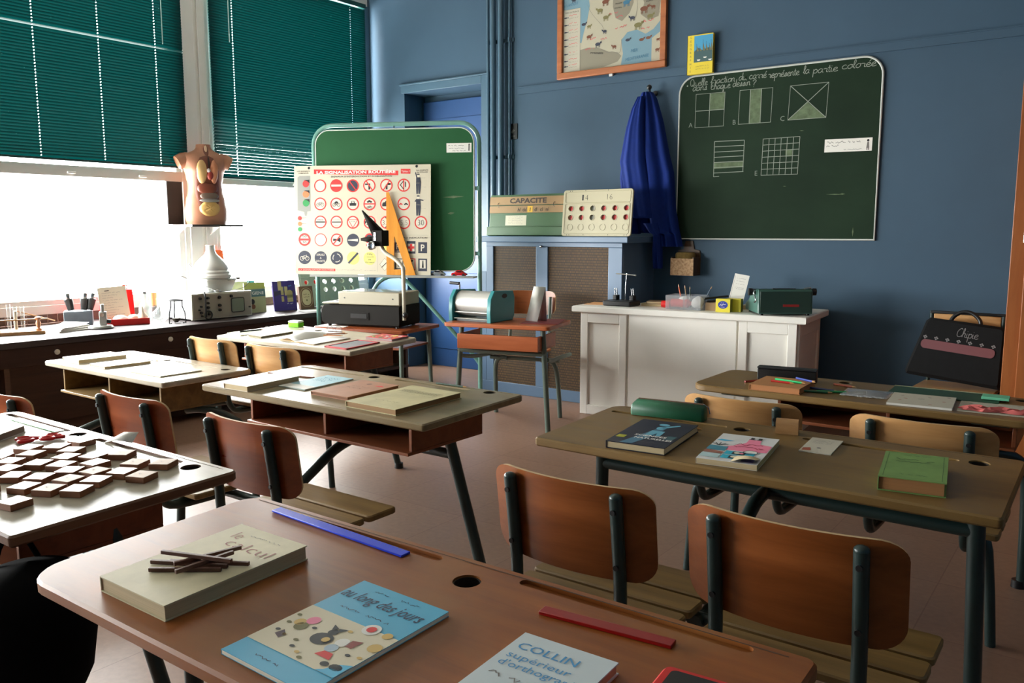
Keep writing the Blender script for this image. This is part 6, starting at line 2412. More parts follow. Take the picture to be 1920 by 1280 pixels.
hd = s.build('lens_head', t, bevel=0.004)
s = MB(m_pb)
s.add([(0.10, -0.145, 0.66), (0.10, -0.055, 0.66), (-0.03, -0.065, 0.86), (-0.03, -0.085, 0.86), (0.13, -0.145, 0.715), (0.13, -0.055, 0.715)], [(0, 1, 2, 3), (0, 3, 4), (1, 5, 2), (3, 2, 5, 4)], None, False)
s.build('mirror_flap', hd, solid=0.004)
s = MB(m_pb)
s.add([(0.09, -0.145, 0.67), (0.09, -0.055, 0.67), (-0.01, -0.06, 0.665), (-0.035, -0.10, 0.655), (-0.01, -0.14, 0.64), (0.09, -0.145, 0.625)], [(0, 1, 2, 3, 4, 5)], None, False)
s.build('side_flap', hd, solid=0.004)
s = MB(M_CHROME)
s.lathe([(0.0, 0.0), (0.028, 0.0), (0.032, 0.03), (0.026, 0.034), (0.022, 0.012), (0.0, 0.010)], None, T=Matrix.Translation((0.10, -0.151, 0.605)) @ Matrix.Rotation(R(90), 4, 'X'), seg=20)
s.box(0.105, -0.153, 0.64, 0.122, -0.1505, 0.70)
s.build('lens', hd)
t = thing('paper_sheet', 'loose pale paper on the small table in front of the overhead projector', 'paper', M=PT @ Matrix.Translation((-0.24, -0.215, 0.6505)) @ Matrix.Rotation(R(8), 4, 'Z'))
s = MB(M_PAPER)
s.box(-0.10, -0.045, 0, 0.10, 0.035, 0.0012)
s.build('sheet', t)

# ------------------------------------------------------------------ teacher's desk and what stands on it
TD = XY(-3.309, 5.278, 0, 4.4)     # front left corner of the top
TW, TDp, TZ = 1.685, 0.70, 0.81
t = thing('teacher_desk', 'white painted teacher desk with two panelled pedestals', 'desk', M=TD)
m_td = mat('desk_white_paint', (240, 237, 228), 0.42, var=0.02, scale=4)
s = MB(m_td)
s.prism([(0.0, 0.0), (TW, 0.0), (TW, TDp), (0.335, TDp), (0.335, 0.275), (0.0, 0.275)], TZ - 0.045, TZ, m_td, chamfer=0.006)
s.build('tabletop', t)
s = MB(m_td)
zt = TZ - 0.0455
s.box(0.06, 0.05, 0.0, TW - 0.06, 0.255, zt)
s.box(0.36, 0.255, 0.0, TW - 0.06, TDp - 0.04, zt)
s.build('carcass', t)
for (a, c) in ((0.06, 0.43), (TW - 0.44, TW - 0.06)):
    s = MB(m_td)
    f = 0.058
    s.box(a, 0.03, 0.0, a + f, 0.0495, zt)
    s.box(c - f, 0.03, 0.0, c, 0.0495, zt)
    s.box(a + f, 0.03, 0.0, c - f, 0.0495, 0.07)
    s.box(a + f, 0.03, zt - 0.075, c - f, 0.0495, zt)
    s.build('panel_frame', t, bevel=0.003)
s = MB(m_td)
s.box(0.445, 0.036, 0.0, TW - 0.455, 0.0495, zt)
s.build('middle_panel', t, bevel=0.003)
s = MB(m_td)
s.box(TW - 0.0595, 0.05, 0.0, TW - 0.045, 0.105, zt)
s.box(TW - 0.0595, TDp - 0.095, 0.0, TW - 0.045, TDp - 0.04, zt)
s.box(TW - 0.0595, 0.105, zt - 0.09, TW - 0.045, TDp - 0.095, zt)
s.build('side_frame', t, bevel=0.003)
tp = lambda x, y, rz=0, h=0.0: TD @ Matrix.Translation((x, y, TZ + 0.0004 + h)) @ Matrix.Rotation(R(rz), 4, 'Z')
t = thing('pen_stand', 'black desk set with pen holders at the window end of the white desk', 'pen stand', M=tp(0.305, 0.215, -4))
s = MB(M_BLACK)
s.prism(rrect(-0.115, -0.085, 0.115, 0.085, 0.01), 0.0, 0.038, M_BLACK, chamfer=0.006)
s.build('base', t)
for x in (-0.065, 0.075):
    for y in (0.02, 0.05):
        s = MB(M_BLACK)
        s.prism(rrect(x - 0.016, y - 0.011, x + 0.016, y + 0.011, 0.004), 0.0385, 0.075, M_BLACK, chamfer=0.003)
        h_ = s.build('pen_holder', t)
        s = MB(M_CHROME)
        s.cyl((x, y, 0.0755), (x - 0.008, y + 0.004, 0.125), 0.0045, None, 8)
        s.build('pen_clip', h_)
s = MB(M_CHROME)
s.tube([(-0.005, 0.066, 0.0385), (-0.005, 0.07, 0.15), (0.0, 0.075, 0.235)], 0.003, None, 8)
s.cyl((-0.085, 0.068, 0.232), (0.075, 0.082, 0.222), 0.005, None, 8)
s.build('cross_arm', t)
for i, (x, y, rz, lab, c) in enumerate(((0.105, 0.30, 8, 'kraft envelope lying behind the black pen stand', (206, 150, 96)), (0.10, 0.20, 4, 'tan paper folder at the window end of the white desk', (214, 160, 108)))):
    t = thing('paper_folder', lab, 'folder', M=tp(x, y, rz))
    s = MB(mat('folder_tan_%d' % i, c, 0.6))
    s.box(-0.08, -0.045, 0, 0.08, 0.045, 0.006 - 0.003 * i)
    s.build('cover', t)
for i, (x, y, rz, w, d, c, lab) in enumerate(((0.56, 0.345, 3, 0.24, 0.16, (190, 170, 130), 'pale closed book behind the black pen stand, undermost of two'), (0.57, 0.34, 12, 0.2, 0.13, (120, 96, 70), 'brown closed book on top of the pale one behind the pen stand'))):
    book('closed_book', lab, tp(x, y, rz, 0.0185 * i), w, d, 0.018, mat('desk_book_%d' % i, c, 0.5), M_PAGE, False)
# clear tray of pencils
t = thing('plastic_tray', 'clear plastic tray in the middle of the white desk holding red and white things', 'tray', M=tp(0.82, 0.20, -1))
s = MB(M_CLEARPL)
w, d, h = 0.13, 0.085, 0.10
s.box(-w, -d, 0, w, d, 0.003)
for (a, b_, c, e) in ((-w, -d, w, -d + 0.003), (-w, d - 0.003, w, d), (-w, -d + 0.003, -w + 0.003, d - 0.003), (w - 0.003, -d + 0.003, w, d - 0.003), (-0.002, -d + 0.003, 0.001, d - 0.003)):
    s.box(a, b_, 0.003, c, e, h)
s.build('shell', t)
t = thing('red_bottle', 'small red plastic bottle lying in the clear tray with its cap poking out', 'bottle', M=tp(0.775, 0.20, 90, 0.04))
s = MB(M_REDP)
s.lathe([(0.0, -0.075), (0.03, -0.07), (0.032, 0.05), (0.014, 0.07), (0.012, 0.085), (0.0, 0.086)], None, T=Matrix.Rotation(R(90), 4, 'X'))
s.build('body', t)
s = MB(M_PAPER)
s.sphere((0.01, -0.02, 0.028), (0.028, 0.04, 0.02))
s.build('paper_label', t)
t = thing('red_glue_stick', 'red cylinder lying on the white desk at the end of the clear tray', 'glue stick', M=tp(0.655, 0.215, 0, 0.026))
s = MB(M_REDP)
s.cyl((-0.03, 0, 0), (0.032, 0, 0), 0.025, None, 20)
s.build('body', t)
t = thing('white_cloth', 'crumpled white tissue in the clear tray', 'tissue', M=tp(0.90, 0.20, 0, 0.004))
s = MB(M_PAPER)
s.sphere((0, 0, 0.045), (0.045, 0.05, 0.042), None, 16, 10)
for i, v in enumerate(s.v):
    s.v[i] = v + Vector((math.sin(i * 7.1), math.sin(i * 3.7), math.sin(i * 5.3))) * 0.004
s.build('tissue', t)
for i, (x, y, dx, L, c, lab, nm) in enumerate(((0.765, 0.262, -0.28, 0.17, (214, 96, 40), 'orange pencil sticking up out of the clear tray', 'pencil'), (0.80, 0.262, -0.20, 0.16, (120, 90, 40), 'ochre pencil sticking up beside the orange pencil', 'pencil'), (0.825, 0.262, -0.12, 0.15, (34, 60, 44), 'dark green pencil sticking up out of the clear tray', 'pencil'), (0.90, 0.262, 0.45, 0.17, (40, 66, 90), 'slate blue pen leaning out of the clear tray', 'pen'))):
    t = thing(nm, lab, nm, M=tp(x, y, 0, 0.006))
    s = MB(mat('tray_pencil_%d' % i, c, 0.4))
    e = Vector((dx, 0.12, 1)).normalized()
    s.cyl((0, 0, 0), e * (L - 0.018), 0.004, None, 8)
    s.build('body', t)
    s = MB(M_PLYPALE)
    s.cyl(e * (L - 0.0179), e * L, 0.004, None, 8, 0.001)
    s.build('tip', t)
for i, (x, y, rz, L, lab) in enumerate(((1.02, 0.24, 24, 0.16, 'black marker lying on the grey tray end near the white card'), (1.04, 0.21, 14, 0.15, 'black marker resting below the other one near the white card'))):
    t = thing('marker', lab, 'marker', M=tp(x, y, rz, 0.06 - 0.0 + 0.018 * (1 - i)))
    s = MB(M_BLACK)
    s.cyl((-L / 2, 0, 0), (L / 2, 0, 0.02), 0.007, None, 10)
    s.build('body', t)
t = thing('card_box', 'small open cardboard box between the clear tray and the yellow boxes', 'box', M=tp(1.005, 0.215, 0))
s = MB(mat('cardboard', (150, 124, 98), 0.8))
s.box(-0.04, -0.05, 0, 0.045, 0.05, 0.055)
s.build('box', t, bevel=0.002)
# yellow boxes
for i, (x, y, rz, lab) in enumerate(((1.11, 0.125, 0, 'yellow and blue tape box at the front of the white desk'), (1.165, 0.185, 0, 'olive yellow tape box behind the blue labelled one'))):
    t = thing('tape_box', lab, 'box', M=tp(x, y, rz + 2))
    ys = mat('box_yellow', (230, 214, 60), 0.45)
    s = MB(ys)
    s.box(-0.05, -0.028, 0, 0.05, 0.028, 0.09)
    s.M = Matrix.Translation((0, -0.0281, 0)) @ UPRIGHT
    if i == 0:
        s.disc(0, 0.05, 0.034, 0.0004, mat('label_blue', (44, 62, 160), 0.4), 24, 0.026)
        s.text('Pelikanol' if False else 'tape', 0, 0.044, 0.020, 0.0008, M_PAPER, 'c', 0, 0.01) if False else s.scribble(-0.022, 0.05, 0.044, 0.012, 0.0008, M_PAPER, 4, 0.004)
        s.scribble(-0.014, 0.064, 0.028, 0.005, 0.0008, M_PAPER, 5, 0.0018)
        s.scribble(-0.014, 0.034, 0.028, 0.005, 0.0008, M_PAPER, 6, 0.0018)
    s.build('carton', t, bevel=0.0015)
    s = MB(mat('box_olive', (120, 112, 36), 0.5))
    s.box(0.0502, -0.027, 0.001, 0.0512, 0.027, 0.089)
    s.build('side_flap', t)
t = thing('price_card', 'white printed card leaning at a slant behind the yellow boxes', 'card', M=tp(1.115, 0.33, 4) @ Matrix.Rotation(R(-14), 4, 'X') @ Matrix.Rotation(R(9), 4, 'Y'))
s = MB(M_PAPER)
s.box(-0.052, -0.001, 0, 0.052, 0.001, 0.255)
s.M = Matrix.Translation((0, -0.0011, 0)) @ UPRIGHT
for i, y in enumerate((0.225, 0.205, 0.185, 0.16, 0.15)):
    s.scribble(-0.03, y, 0.065, 0.005, 0.0003, M_GREYINK, i + 90, 0.0012)
s.line([(-0.045, 0.02), (-0.045, 0.24)], 0.0015, 0.0003, M_GREYINK)
s.build('card', t)
t = thing('card_stand', 'low wooden block holding the slanted white card upright', 'block', M=tp(1.115, 0.365, 4))
s = MB(M_PLYPALE)
s.box(-0.05, -0.012, 0, 0.05, 0.03, 0.03)
s.build('block', t, bevel=0.002)
book('closed_book', 'cream closed book behind the yellow boxes beside the typewriter', tp(1.205, 0.44, 5), 0.1, 0.14, 0.03, mat('desk_book_cream', (206, 196, 160), 0.5), M_PAGE, False)
# typewriter, seen from behind
t = thing('typewriter', 'dark green typewriter seen from behind on the wardrobe end of the white desk', 'typewriter', M=tp(1.487, 0.183, 30))
m_tw = mat('typewriter_green', (66, 104, 94), 0.4, var=0.05, scale=8)
m_tw2 = mat('typewriter_panel', (42, 68, 60), 0.45)
s = MB(m_tw)
s.M = YZ
s.prism([(-0.115, 0.012), (0.22, 0.012), (0.22, 0.06), (0.12, 0.10), (0.05, 0.165), (-0.09, 0.17), (-0.105, 0.16)], -0.19, 0.165, m_tw, chamfer=0.006)
s.build('housing', t)
s = MB(m_tw2)
s.box(-0.178, -0.119, 0.018, 0.153, -0.1152, 0.158)
s.build('back_panel', t, bevel=0.002)
s = MB(mat('red_badge', (160, 44, 40), 0.4))
s.box(-0.03, -0.121, 0.058, 0.075, -0.1191, 0.074)
s.build('badge', t)
s = MB(M_BLACK)
s.cyl((-0.205, -0.03, 0.15), (0.185, -0.03, 0.15), 0.020, None, 18)
s.build('platen', t)
for x in (-0.222, 0.196):
    s = MB(M_BLACK)
    s.cyl((x - 0.012, -0.03, 0.15), (x + 0.012, -0.03, 0.15), 0.024, None, 16)
    s.build('platen_knob', t)
s = MB(M_CHROME)
s.tube([(-0.20, -0.07, 0.165), (-0.215, -0.09, 0.15), (-0.20, -0.10, 0.10), (-0.215, -0.105, 0.085)], 0.005, None, 8, curve=3)
s.build('carriage_lever', t)
s = MB(M_CHROME)
s.cyl((0.12, -0.06, 0.171), (0.165, -0.06, 0.178), 0.008, None, 10)
s.build('paper_release', t)
s = MB(M_BLACK)
s.box(-0.09, -0.085, 0.1702, 0.06, -0.065, 0.176)
s.build('ribbon_cover', t)
s = MB(M_BLACK)
for x in (-0.16, 0.14):
    for y in (-0.09, 0.19):
        s.cyl((x, y, 0.0), (x, y, 0.0118), 0.012, None, 10)
s.build('rubber_feet', t)

# ------------------------------------------------------------------ chair with school bag by the wardrobe
CH = XY(-0.755, 5.41, 0, -3)
t = thing('wooden_chair', 'wooden chair against the blue wall with a black school bag on it', 'chair', M=CH)
s = MB(M_PLYPALE)
s.prism(rrect(-0.21, -0.22, 0.21, 0.20, 0.03), 0.437, 0.455, M_PLYPALE, chamfer=0.004)
s.build('seat', t)
s = MB(M_PLYPALE)
s.box(-0.18, 0.185, 0.63, 0.18, 0.20, 0.865)
s.build('backrest', t, bevel=0.004)
s = MB(M_BLACK)
s.box(-0.20, 0.18, 0.866, 0.20, 0.206, 0.882)
s.build('top_rail', t, bevel=0.003)
for sx in (-1, 1):
    s = MB(M_STEEL)
    s.tube([(sx * 0.192, 0.192, 0.88), (sx * 0.192, 0.19, 0.45), (sx * 0.195, 0.22, 0.0)], 0.012, None, 10)
    s.build('leg', t)
    s = MB(M_STEEL)
    s.tube([(sx * 0.185, -0.17, 0.436), (sx * 0.195, -0.19, 0.0)], 0.012, None, 10)
    s.build('leg', t)
t = thing('school_bag', 'black school bag with a script logo and a pink band, leaning on the wooden chair', 'bag', M=CH @ Matrix.Translation((-0.02, 0.0, 0.490)) @ Matrix.Rotation(R(-12), 4, 'X') @ Matrix.Rotation(R(5), 4, 'Y') @ Matrix.Diagonal((1.0, 1.0, 1.06, 1.0)))
s = MB(mat('bag_black', (14, 14, 15), 0.8, var=0.2, scale=30, spec=0.2))
s.M = Matrix.Translation((0, 0.0, 0)) @ UPRIGHT
s.prism([(-0.245, 0.0), (0.245, 0.0), (0.255, 0.02), (0.225, 0.31), (0.205, 0.33), (-0.175, 0.33), (-0.195, 0.31), (-0.255, 0.02)], -0.06, 0.05, None, chamfer=0.015)
s.build('body', t)
s = MB(mat('bag_pink_band', (104, 52, 56), 0.6))
s.M = Matrix.Translation((0, -0.0505, 0)) @ UPRIGHT
s.prism(rrect(-0.195, 0.155, 0.195, 0.205, 0.022), 0.0, 0.004, None)
bnd = s.build('band', t)
s = MB()
s.M = Matrix.Translation((0, -0.051, 0)) @ UPRIGHT
mg = mat('bag_grey_print', (120, 116, 116), 0.7)
s.hand('Chipie', -0.02, 0.245, 0.024, 0.0006, mg, 0.0032, 0.115)
for i in range(7):
    x = -0.18 + i * 0.06
    for q in ((0, 0), (0.008, 0.006), (-0.006, 0.008), (0.002, 0.012)):
        s.disc(x + q[0], 0.212 + q[1], 0.0045, 0.0006 + 0.0001 * i, mg, 8)
s.build('print', t)
s = MB(M_BLACK)
s.tube([(-0.075, -0.005, 0.318), (-0.06, -0.005, 0.355), (-0.02, -0.005, 0.385), (0.03, -0.005, 0.385), (0.075, -0.005, 0.355), (0.09, -0.005, 0.318)], 0.011, None, 10, curve=4)
s.build('handle', t)

# dark bag by the near desk
t = thing('black_bag', 'rounded black fabric bag hanging at the corner of the glaring desk', 'bag', M=XY(-1.845, 0.775, 0.0, 0))
s = MB(M_BLACKCLOTH)
s.lathe([(0.0, 0.27), (0.04, 0.28), (0.075, 0.33), (0.112, 0.41), (0.125, 0.50), (0.118, 0.58), (0.088, 0.64), (0.0, 0.662)], None, seg=32, sx=1.0, sy=1.0)
s.build('body', t, angle=70)
s = MB(M_BLACKCLOTH)
s.tube([(-0.07, -0.04, 0.64), (-0.075, -0.02, 0.69), (-0.075, 0.02, 0.6995), (-0.07, 0.05, 0.64)], 0.006, None, 8, curve=4)
s.build('strap', t)


# ------------------------------------------------------------------ things on the window counter
LZ = 0.7005


def at(x, y, rz=0, h=0.0):
    return XY(x, y, LZ + h, rz)


# test tube rack
t = thing('test_tube_rack', 'small turned wooden test tube rack at the near end of the counter', 'rack', M=at(-5.70, 2.44, 68))
s = MB(M_PLYPALE)
s.box(-0.15, -0.03, 0.0, 0.15, 0.03, 0.022)
s.build('base', t, bevel=0.002)
for x in (-0.115, 0.115):
    s = MB(mat('turned_wood', (196, 140, 104), 0.45))
    s.lathe([(0.018, 0.0222), (0.018, 0.035), (0.010, 0.042), (0.016, 0.07), (0.010, 0.088), (0.018, 0.098), (0.018, 0.108), (0.0, 0.115)], None, (x, 0, 0), 14)
    s.build('post', t)
s = MB(M_PLYPALE)
s.box(-0.17, -0.008, 0.092, 0.17, -0.001, 0.100)
s.build('rail', t)
for i, (x, lab) in enumerate(((-0.045, 'clear glass test tube, first in the small wooden rack'), (-0.01, 'clear glass test tube, middle one in the small wooden rack'), (0.03, 'clear glass test tube, last in the small wooden rack'))):
    t = thing('test_tube', lab, 'test tube', M=at(-5.70, 2.44, 68) @ Matrix.Translation((x, 0.014, 0.0225)))
    s = MB(M_GLASS)
    hh = (0.17, 0.155, 0.155)[i]
    s.lathe([(0.0, 0.0), (0.008, 0.003), (0.0115, 0.012), (0.0115, hh), (0.0135, hh + 0.003)], None, seg=14, cap=False)
    s.build('glass', t)
    if i == 1:
        s = MB(mat('tube_powder', (206, 200, 186), 0.8))
        s.cyl((0, 0, 0.012), (0, 0, 0.13), 0.0105, None, 12)
        s.build('content', t)
t = thing('red_pliers', 'red handled tool at the near end of the counter, beside the test tube rack', 'tool', M=at(-5.82, 2.27, 60))
for q in (-1, 1):
    s = MB(M_REDP)
    s.tube([(-0.10, q * 0.035, 0.012), (-0.04, q * 0.028, 0.014), (0.03, q * 0.006, 0.014)], 0.011, None, 10, curve=3)
    s.build('handle', t)
s = MB(M_CHROME)
s.tube([(0.03, 0, 0.014), (0.10, 0, 0.014)], [0.012, 0.004], None, 10)
s.build('jaw', t)
# stack of papers
for i in range(3):
    t = thing('paper_stack', ('white paper folder in the pile between the rack and the microscope, undermost', 'white paper folder in the pile between the rack and the microscope, middle', 'white paper folder on top of the pile between the rack and the microscope')[i], 'papers', M=at(-5.70 - 0.01 * i, 2.735, 12 + 5 * i, 0.0105 * i))
    s = MB(M_PAPER)
    s.grid(lambda u, v: (-0.10 + 0.20 * u, -0.12 + 0.24 * v, 0.009 + (0.012 * max(0, v - 0.6) ** 2 * 8 if i == 2 else 0)), 6, 10)
    s.box(-0.10, -0.12, 0.0, 0.10, 0.12, 0.0085)
    s.build('sheets', t)
# microscope box and tripod magnifier stand
t = thing('zinc_box', 'grey zinc box with a printed white side, standing behind the microscope', 'box', M=at(-5.98, 2.97, 60))
s = MB(mat('zinc', (92, 104, 112), 0.5, 0.2, var=0.15, scale=8))
s.box(-0.09, -0.07, 0, 0.09, 0.07, 0.10)
s.build('box', t, bevel=0.003)
s = MB(M_PAPER)
s.box(-0.0915, -0.066, 0.003, -0.0902, 0.066, 0.097)
s.build('label', t)
t = thing('binocular_eyepieces', 'black twin eyepieces of an old optical instrument on the zinc box', 'eyepieces', M=at(-5.98, 2.97, 60, 0.1005))
for x, a in ((-0.045, 10), (0.035, -6), (0.072, -12)):
    s = MB(M_BLACK)
    T = Matrix.Translation((x, 0, 0.0)) @ Matrix.Rotation(R(-a), 4, 'Y')
    s.lathe([(0.021, 0.004), (0.027, 0.06), (0.029, 0.085)], None, T=T, seg=18)
    tb = s.build('tube', t)
    s = MB(M_CHROME)
    s.lathe([(0.016, 0.0855), (0.018, 0.118), (0.014, 0.125), (0.0, 0.125)], None, T=T, seg=16)
    s.build('lens_cap', tb)
t = thing('microscope', 'small grey microscope with a round foot near the counter edge', 'microscope', M=at(-5.63, 2.935, 55))
mg = mat('microscope_grey', (156, 156, 150), 0.35, 0.6)
s = MB(mg)
s.lathe([(0.0, 0.0), (0.072, 0.0), (0.076, 0.008), (0.07, 0.02), (0.0, 0.024)], None, seg=28, sx=1.15)
s.build('foot', t)
s = MB(mg)
s.box(0.0, -0.018, 0.0242, 0.045, 0.018, 0.115)
s.build('column', t, bevel=0.003)
s = MB(mg)
s.cyl((0.02, 0, 0.1152), (0.02, 0, 0.165), 0.012, None, 16)
s.build('tube', t)
for y in (-0.032, 0.032):
    s = MB(M_CHROME)
    s.cyl((0.02, y * 0.6, 0.095), (0.02, y, 0.095), 0.014, None, 16)
    s.build('focus_knob', t)
s = MB(M_BLACK)
s.cyl((0.046, 0, 0.05), (0.07, 0, 0.045), 0.014, None, 14)
s.build('mirror', t)
# red tool case with sheet
RC = at(-5.77, 3.195, 70)
t = thing('red_case', 'open red plastic case holding gloves, with its lid raised behind', 'case', M=RC)
s = MB(M_REDP)
w, d, h = 0.145, 0.105, 0.045
s.box(-w, -d, 0, w, d, 0.004)
for (a, b_, c, e) in ((-w, -d, w, -d + 0.008), (-w, d - 0.008, w, d), (-w, -d + 0.008, -w + 0.008, d - 0.008), (w - 0.008, -d + 0.008, w, d - 0.008)):
    s.box(a, b_, 0.004, c, e, h)
s.build('tray', t, bevel=0.002)
s = MB(M_REDP)
s.M = Matrix.Translation((0, d + 0.004, h)) @ Matrix.Rotation(R(-16), 4, 'X')
s.box(-w, 0, 0, w - 0.06, 0.02, 0.20)
s.box(0.02, 0.005, 0.20, 0.027, 0.015, 0.23)
s.box(0.045, 0.005, 0.20, 0.052, 0.015, 0.23)
s.box(0.02, 0.005, 0.23, 0.052, 0.015, 0.237)
s.build('lid', t, bevel=0.002)
t = thing('instruction_sheet', 'tall printed instruction sheet propped inside the open red case', 'paper', M=RC @ Matrix.Translation((-0.045, 0.05, 0.0055)) @ Matrix.Rotation(R(-14), 4, 'X') @ Matrix.Rotation(R(-4), 4, 'Y'))
s = MB(M_CREAM)
s.M = UPRIGHT
s.prism(rrect(-0.095, 0.0, 0.095, 0.265, 0.002), -0.0008, 0.0, M_CREAM)
s.rect(-0.05, 0.236, -0.02, 0.241, 0.0004, M_INK)
for i in range(11):
    s.scribble(-0.07, 0.222 - i * 0.018, 0.13 - 0.03 * (i % 3), 0.006, 0.0004, M_GREYINK, 100 + i)
s.build('sheet', t)
t = thing('rubber_gloves', 'crumpled cream rubber glove and white cloth lying in the open red case', 'glove', M=RC @ Matrix.Translation((0.05, -0.05, 0.005)))
s = MB(mat('latex_cream', (226, 214, 190), 0.6))
s.sphere((-0.09, 0.0, 0.035), (0.05, 0.05, 0.03), M_PAPER)
s.sphere((0.0, 0.01, 0.035), (0.045, 0.04, 0.03))
s.lathe([(0.045, 0.03), (0.038, 0.05), (0.02, 0.075), (0.009, 0.10), (0.008, 0.118), (0.0, 0.12)], None, (0.055, 0.0, 0.0), 16)
s.build('glove', t)
# glassware
for nm, lab, x, y, prof in (('round_flask', 'round bottomed glass flask in front of the tall white bottle', -5.60, 3.355, [(0.0, 0.0), (0.02, 0.002), (0.045, 0.02), (0.055, 0.05), (0.046, 0.08), (0.022, 0.10), (0.013, 0.115), (0.013, 0.172), (0.018, 0.178)]),
                           ('round_flask', 'second round glass flask, partly behind the wire tripod', -5.72, 3.45, [(0.0, 0.0), (0.02, 0.002), (0.05, 0.022), (0.06, 0.055), (0.05, 0.085), (0.024, 0.105), (0.014, 0.12), (0.014, 0.15), (0.018, 0.155)])):
    t = thing(nm, lab, 'flask', M=at(x, y))
    s = MB(M_GLASS)
    s.lathe(prof, None, seg=28, cap=False)
    s.build('glass', t)
t = thing('glass_bottle', 'tall milky glass bottle with a dark stopper beside the red case', 'bottle', M=at(-5.89, 3.42))
s = MB(glass_mat('milky_glass', (0.9, 0.95, 0.94), opacity=0.45, body=(216, 230, 226)))
s.lathe([(0.0, 0.0), (0.042, 0.0), (0.045, 0.01), (0.045, 0.085), (0.038, 0.115), (0.020, 0.145), (0.017, 0.195), (0.021, 0.2)], None, seg=28, cap=False)
s.build('glass', t)
s = MB(M_INK)
s.cyl((0, 0, 0.196), (0, 0, 0.212), 0.014, None, 14)
s.build('stopper', t)
t = thing('corked_jar', 'small jar with a tall brown cork at the back of the counter', 'jar', M=at(-5.99, 3.55))
s = MB(glass_mat('grey_glass', (0.8, 0.82, 0.82), opacity=0.3, body=(150, 154, 152)))
s.lathe([(0.0, 0.0), (0.036, 0.0), (0.038, 0.06), (0.03, 0.085), (0.022, 0.09), (0.022, 0.10)], None, seg=24, cap=False)
s.build('glass', t)
s = MB(mat('cork_brown', (170, 122, 70), 0.8, var=0.15, scale=60))
s.lathe([(0.0, 0.088), (0.019, 0.088), (0.023, 0.195), (0.0, 0.198)], None, seg=18)
s.build('cork', t)
t = thing('wire_tripod', 'black wire tripod with a ring top standing near the counter edge', 'tripod', M=at(-5.52, 3.44, 20))
s = MB(M_INK)
s.tube([(0.046 * math.cos(a), 0.046 * math.sin(a), 0.165) for a in [2 * PI * i / 24 for i in range(24)]], 0.005, None, 8, closed=True)
s.build('ring', t)
for a in (20, 140, 260):
    ca, sa = math.cos(R(a)), math.sin(R(a))
    s = MB(M_INK)
    s.tube([(0.044 * ca, 0.044 * sa, 0.163), (0.045 * ca, 0.045 * sa, 0.12), (0.062 * ca, 0.062 * sa, 0.075), (0.065 * ca, 0.065 * sa, 0.003), (0.045 * ca, 0.045 * sa, 0.003)], 0.0042, None, 8)
    s.build('leg', t)
t = thing('spirit_burner', 'tiny dark metal burner under the wire tripod', 'burner', M=at(-5.52, 3.44, 20))
s = MB(mat('burner_dark', (62, 56, 46), 0.4, 0.5))
s.lathe([(0.0, 0.006), (0.012, 0.006), (0.014, 0.014), (0.026, 0.018), (0.028, 0.036), (0.0, 0.038)], None, seg=18)
s.build('cup', t)
# oscilloscope, its front face turned to the room along +X
t = thing('oscilloscope', 'grey oscilloscope with dark knobs and a square screen, on the counter', 'oscilloscope', M=at(-5.51, 3.825, 91))
OW, OD, OH = 0.53, 0.42, 0.20
m_os = mat('scope_grey', (186, 186, 172), 0.45)
m_ob = mat('scope_body', (206, 210, 212), 0.45)
s = MB(m_ob)
s.box(-OW / 2 + 0.008, 0.025, 0.012, OW / 2 - 0.008, OD, OH - 0.006)
s.build('body', t, bevel=0.004)
s = MB(m_os)
s.box(-OW / 2, 0.0, 0.006, OW / 2, 0.0245, OH)
s.build('bezel', t, bevel=0.004)
s = MB(mat('scope_face', (150, 146, 134), 0.5))
s.box(-OW / 2 + 0.012, -0.003, 0.016, OW / 2 - 0.012, -0.0003, OH - 0.012)
s.build('face_plate', t)
s = MB(mat('scope_screen', (112, 122, 106), 0.15))
s.M = Matrix.Translation((0.13, -0.0031, 0.098)) @ UPRIGHT
s.prism(rrect(-0.055, -0.05, 0.055, 0.05, 0.012), 0.0, 0.004)
s.build('screen', t)
s = MB(M_INK)
s.M = Matrix.Translation((0.13, -0.0031, 0.098)) @ UPRIGHT
s.tube([(p[0], p[1], 0.003) for p in rrect(-0.058, -0.053, 0.058, 0.053, 0.013)], 0.003, None, 6, closed=True)
s.build('screen_rim', t)
for (x, z, r) in ((-0.20, 0.165, 0.011), (-0.135, 0.165, 0.010), (-0.035, 0.165, 0.012), (0.07, 0.168, 0.011), (-0.135, 0.128, 0.009), (-0.195, 0.105, 0.008), (-0.21, 0.08, 0.006), (-0.135, 0.095, 0.011), (-0.035, 0.105, 0.012), (-0.195, 0.06, 0.010), (-0.13, 0.065, 0.009), (-0.035, 0.07, 0.011), (-0.19, 0.035, 0.006), (-0.13, 0.045, 0.009), (0.235, 0.075, 0.006)):
    s = MB(M_BLACK)
    s.lathe([(r, 0.0), (r, 0.009), (r * 0.8, 0.018), (0.0, 0.018)], None, T=Matrix.Translation((x, -0.0032, z)) @ Matrix.Rotation(R(90), 4, 'X'), seg=14)
    s.build('knob', t)
s = MB(M_BLACK)
for x in (-0.2, 0.2):
    for y in (0.05, 0.36):
        s.cyl((x, y, 0.0), (x, y, 0.0118), 0.012, None, 10)
s.build('rubber_feet', t)
s = MB(mat('lead_black', (34, 34, 32), 0.5))
s.tube([(-0.165, -0.022, 0.03), (-0.17, -0.028, 0.10), (-0.168, -0.025, 0.17), (-0.165, -0.01, 0.206), (-0.16, 0.03, 0.206)], 0.007, None, 8, curve=4)
s.tube([(-0.165 + 0.03 * math.cos(a) + 0.02, -0.024, 0.012 + 0.034 + 0.03 * math.sin(a) - 0.005) for a in [2 * PI * i / 20 for i in range(20)]], 0.006, None, 8, closed=True)
s.build('probe_lead', t)
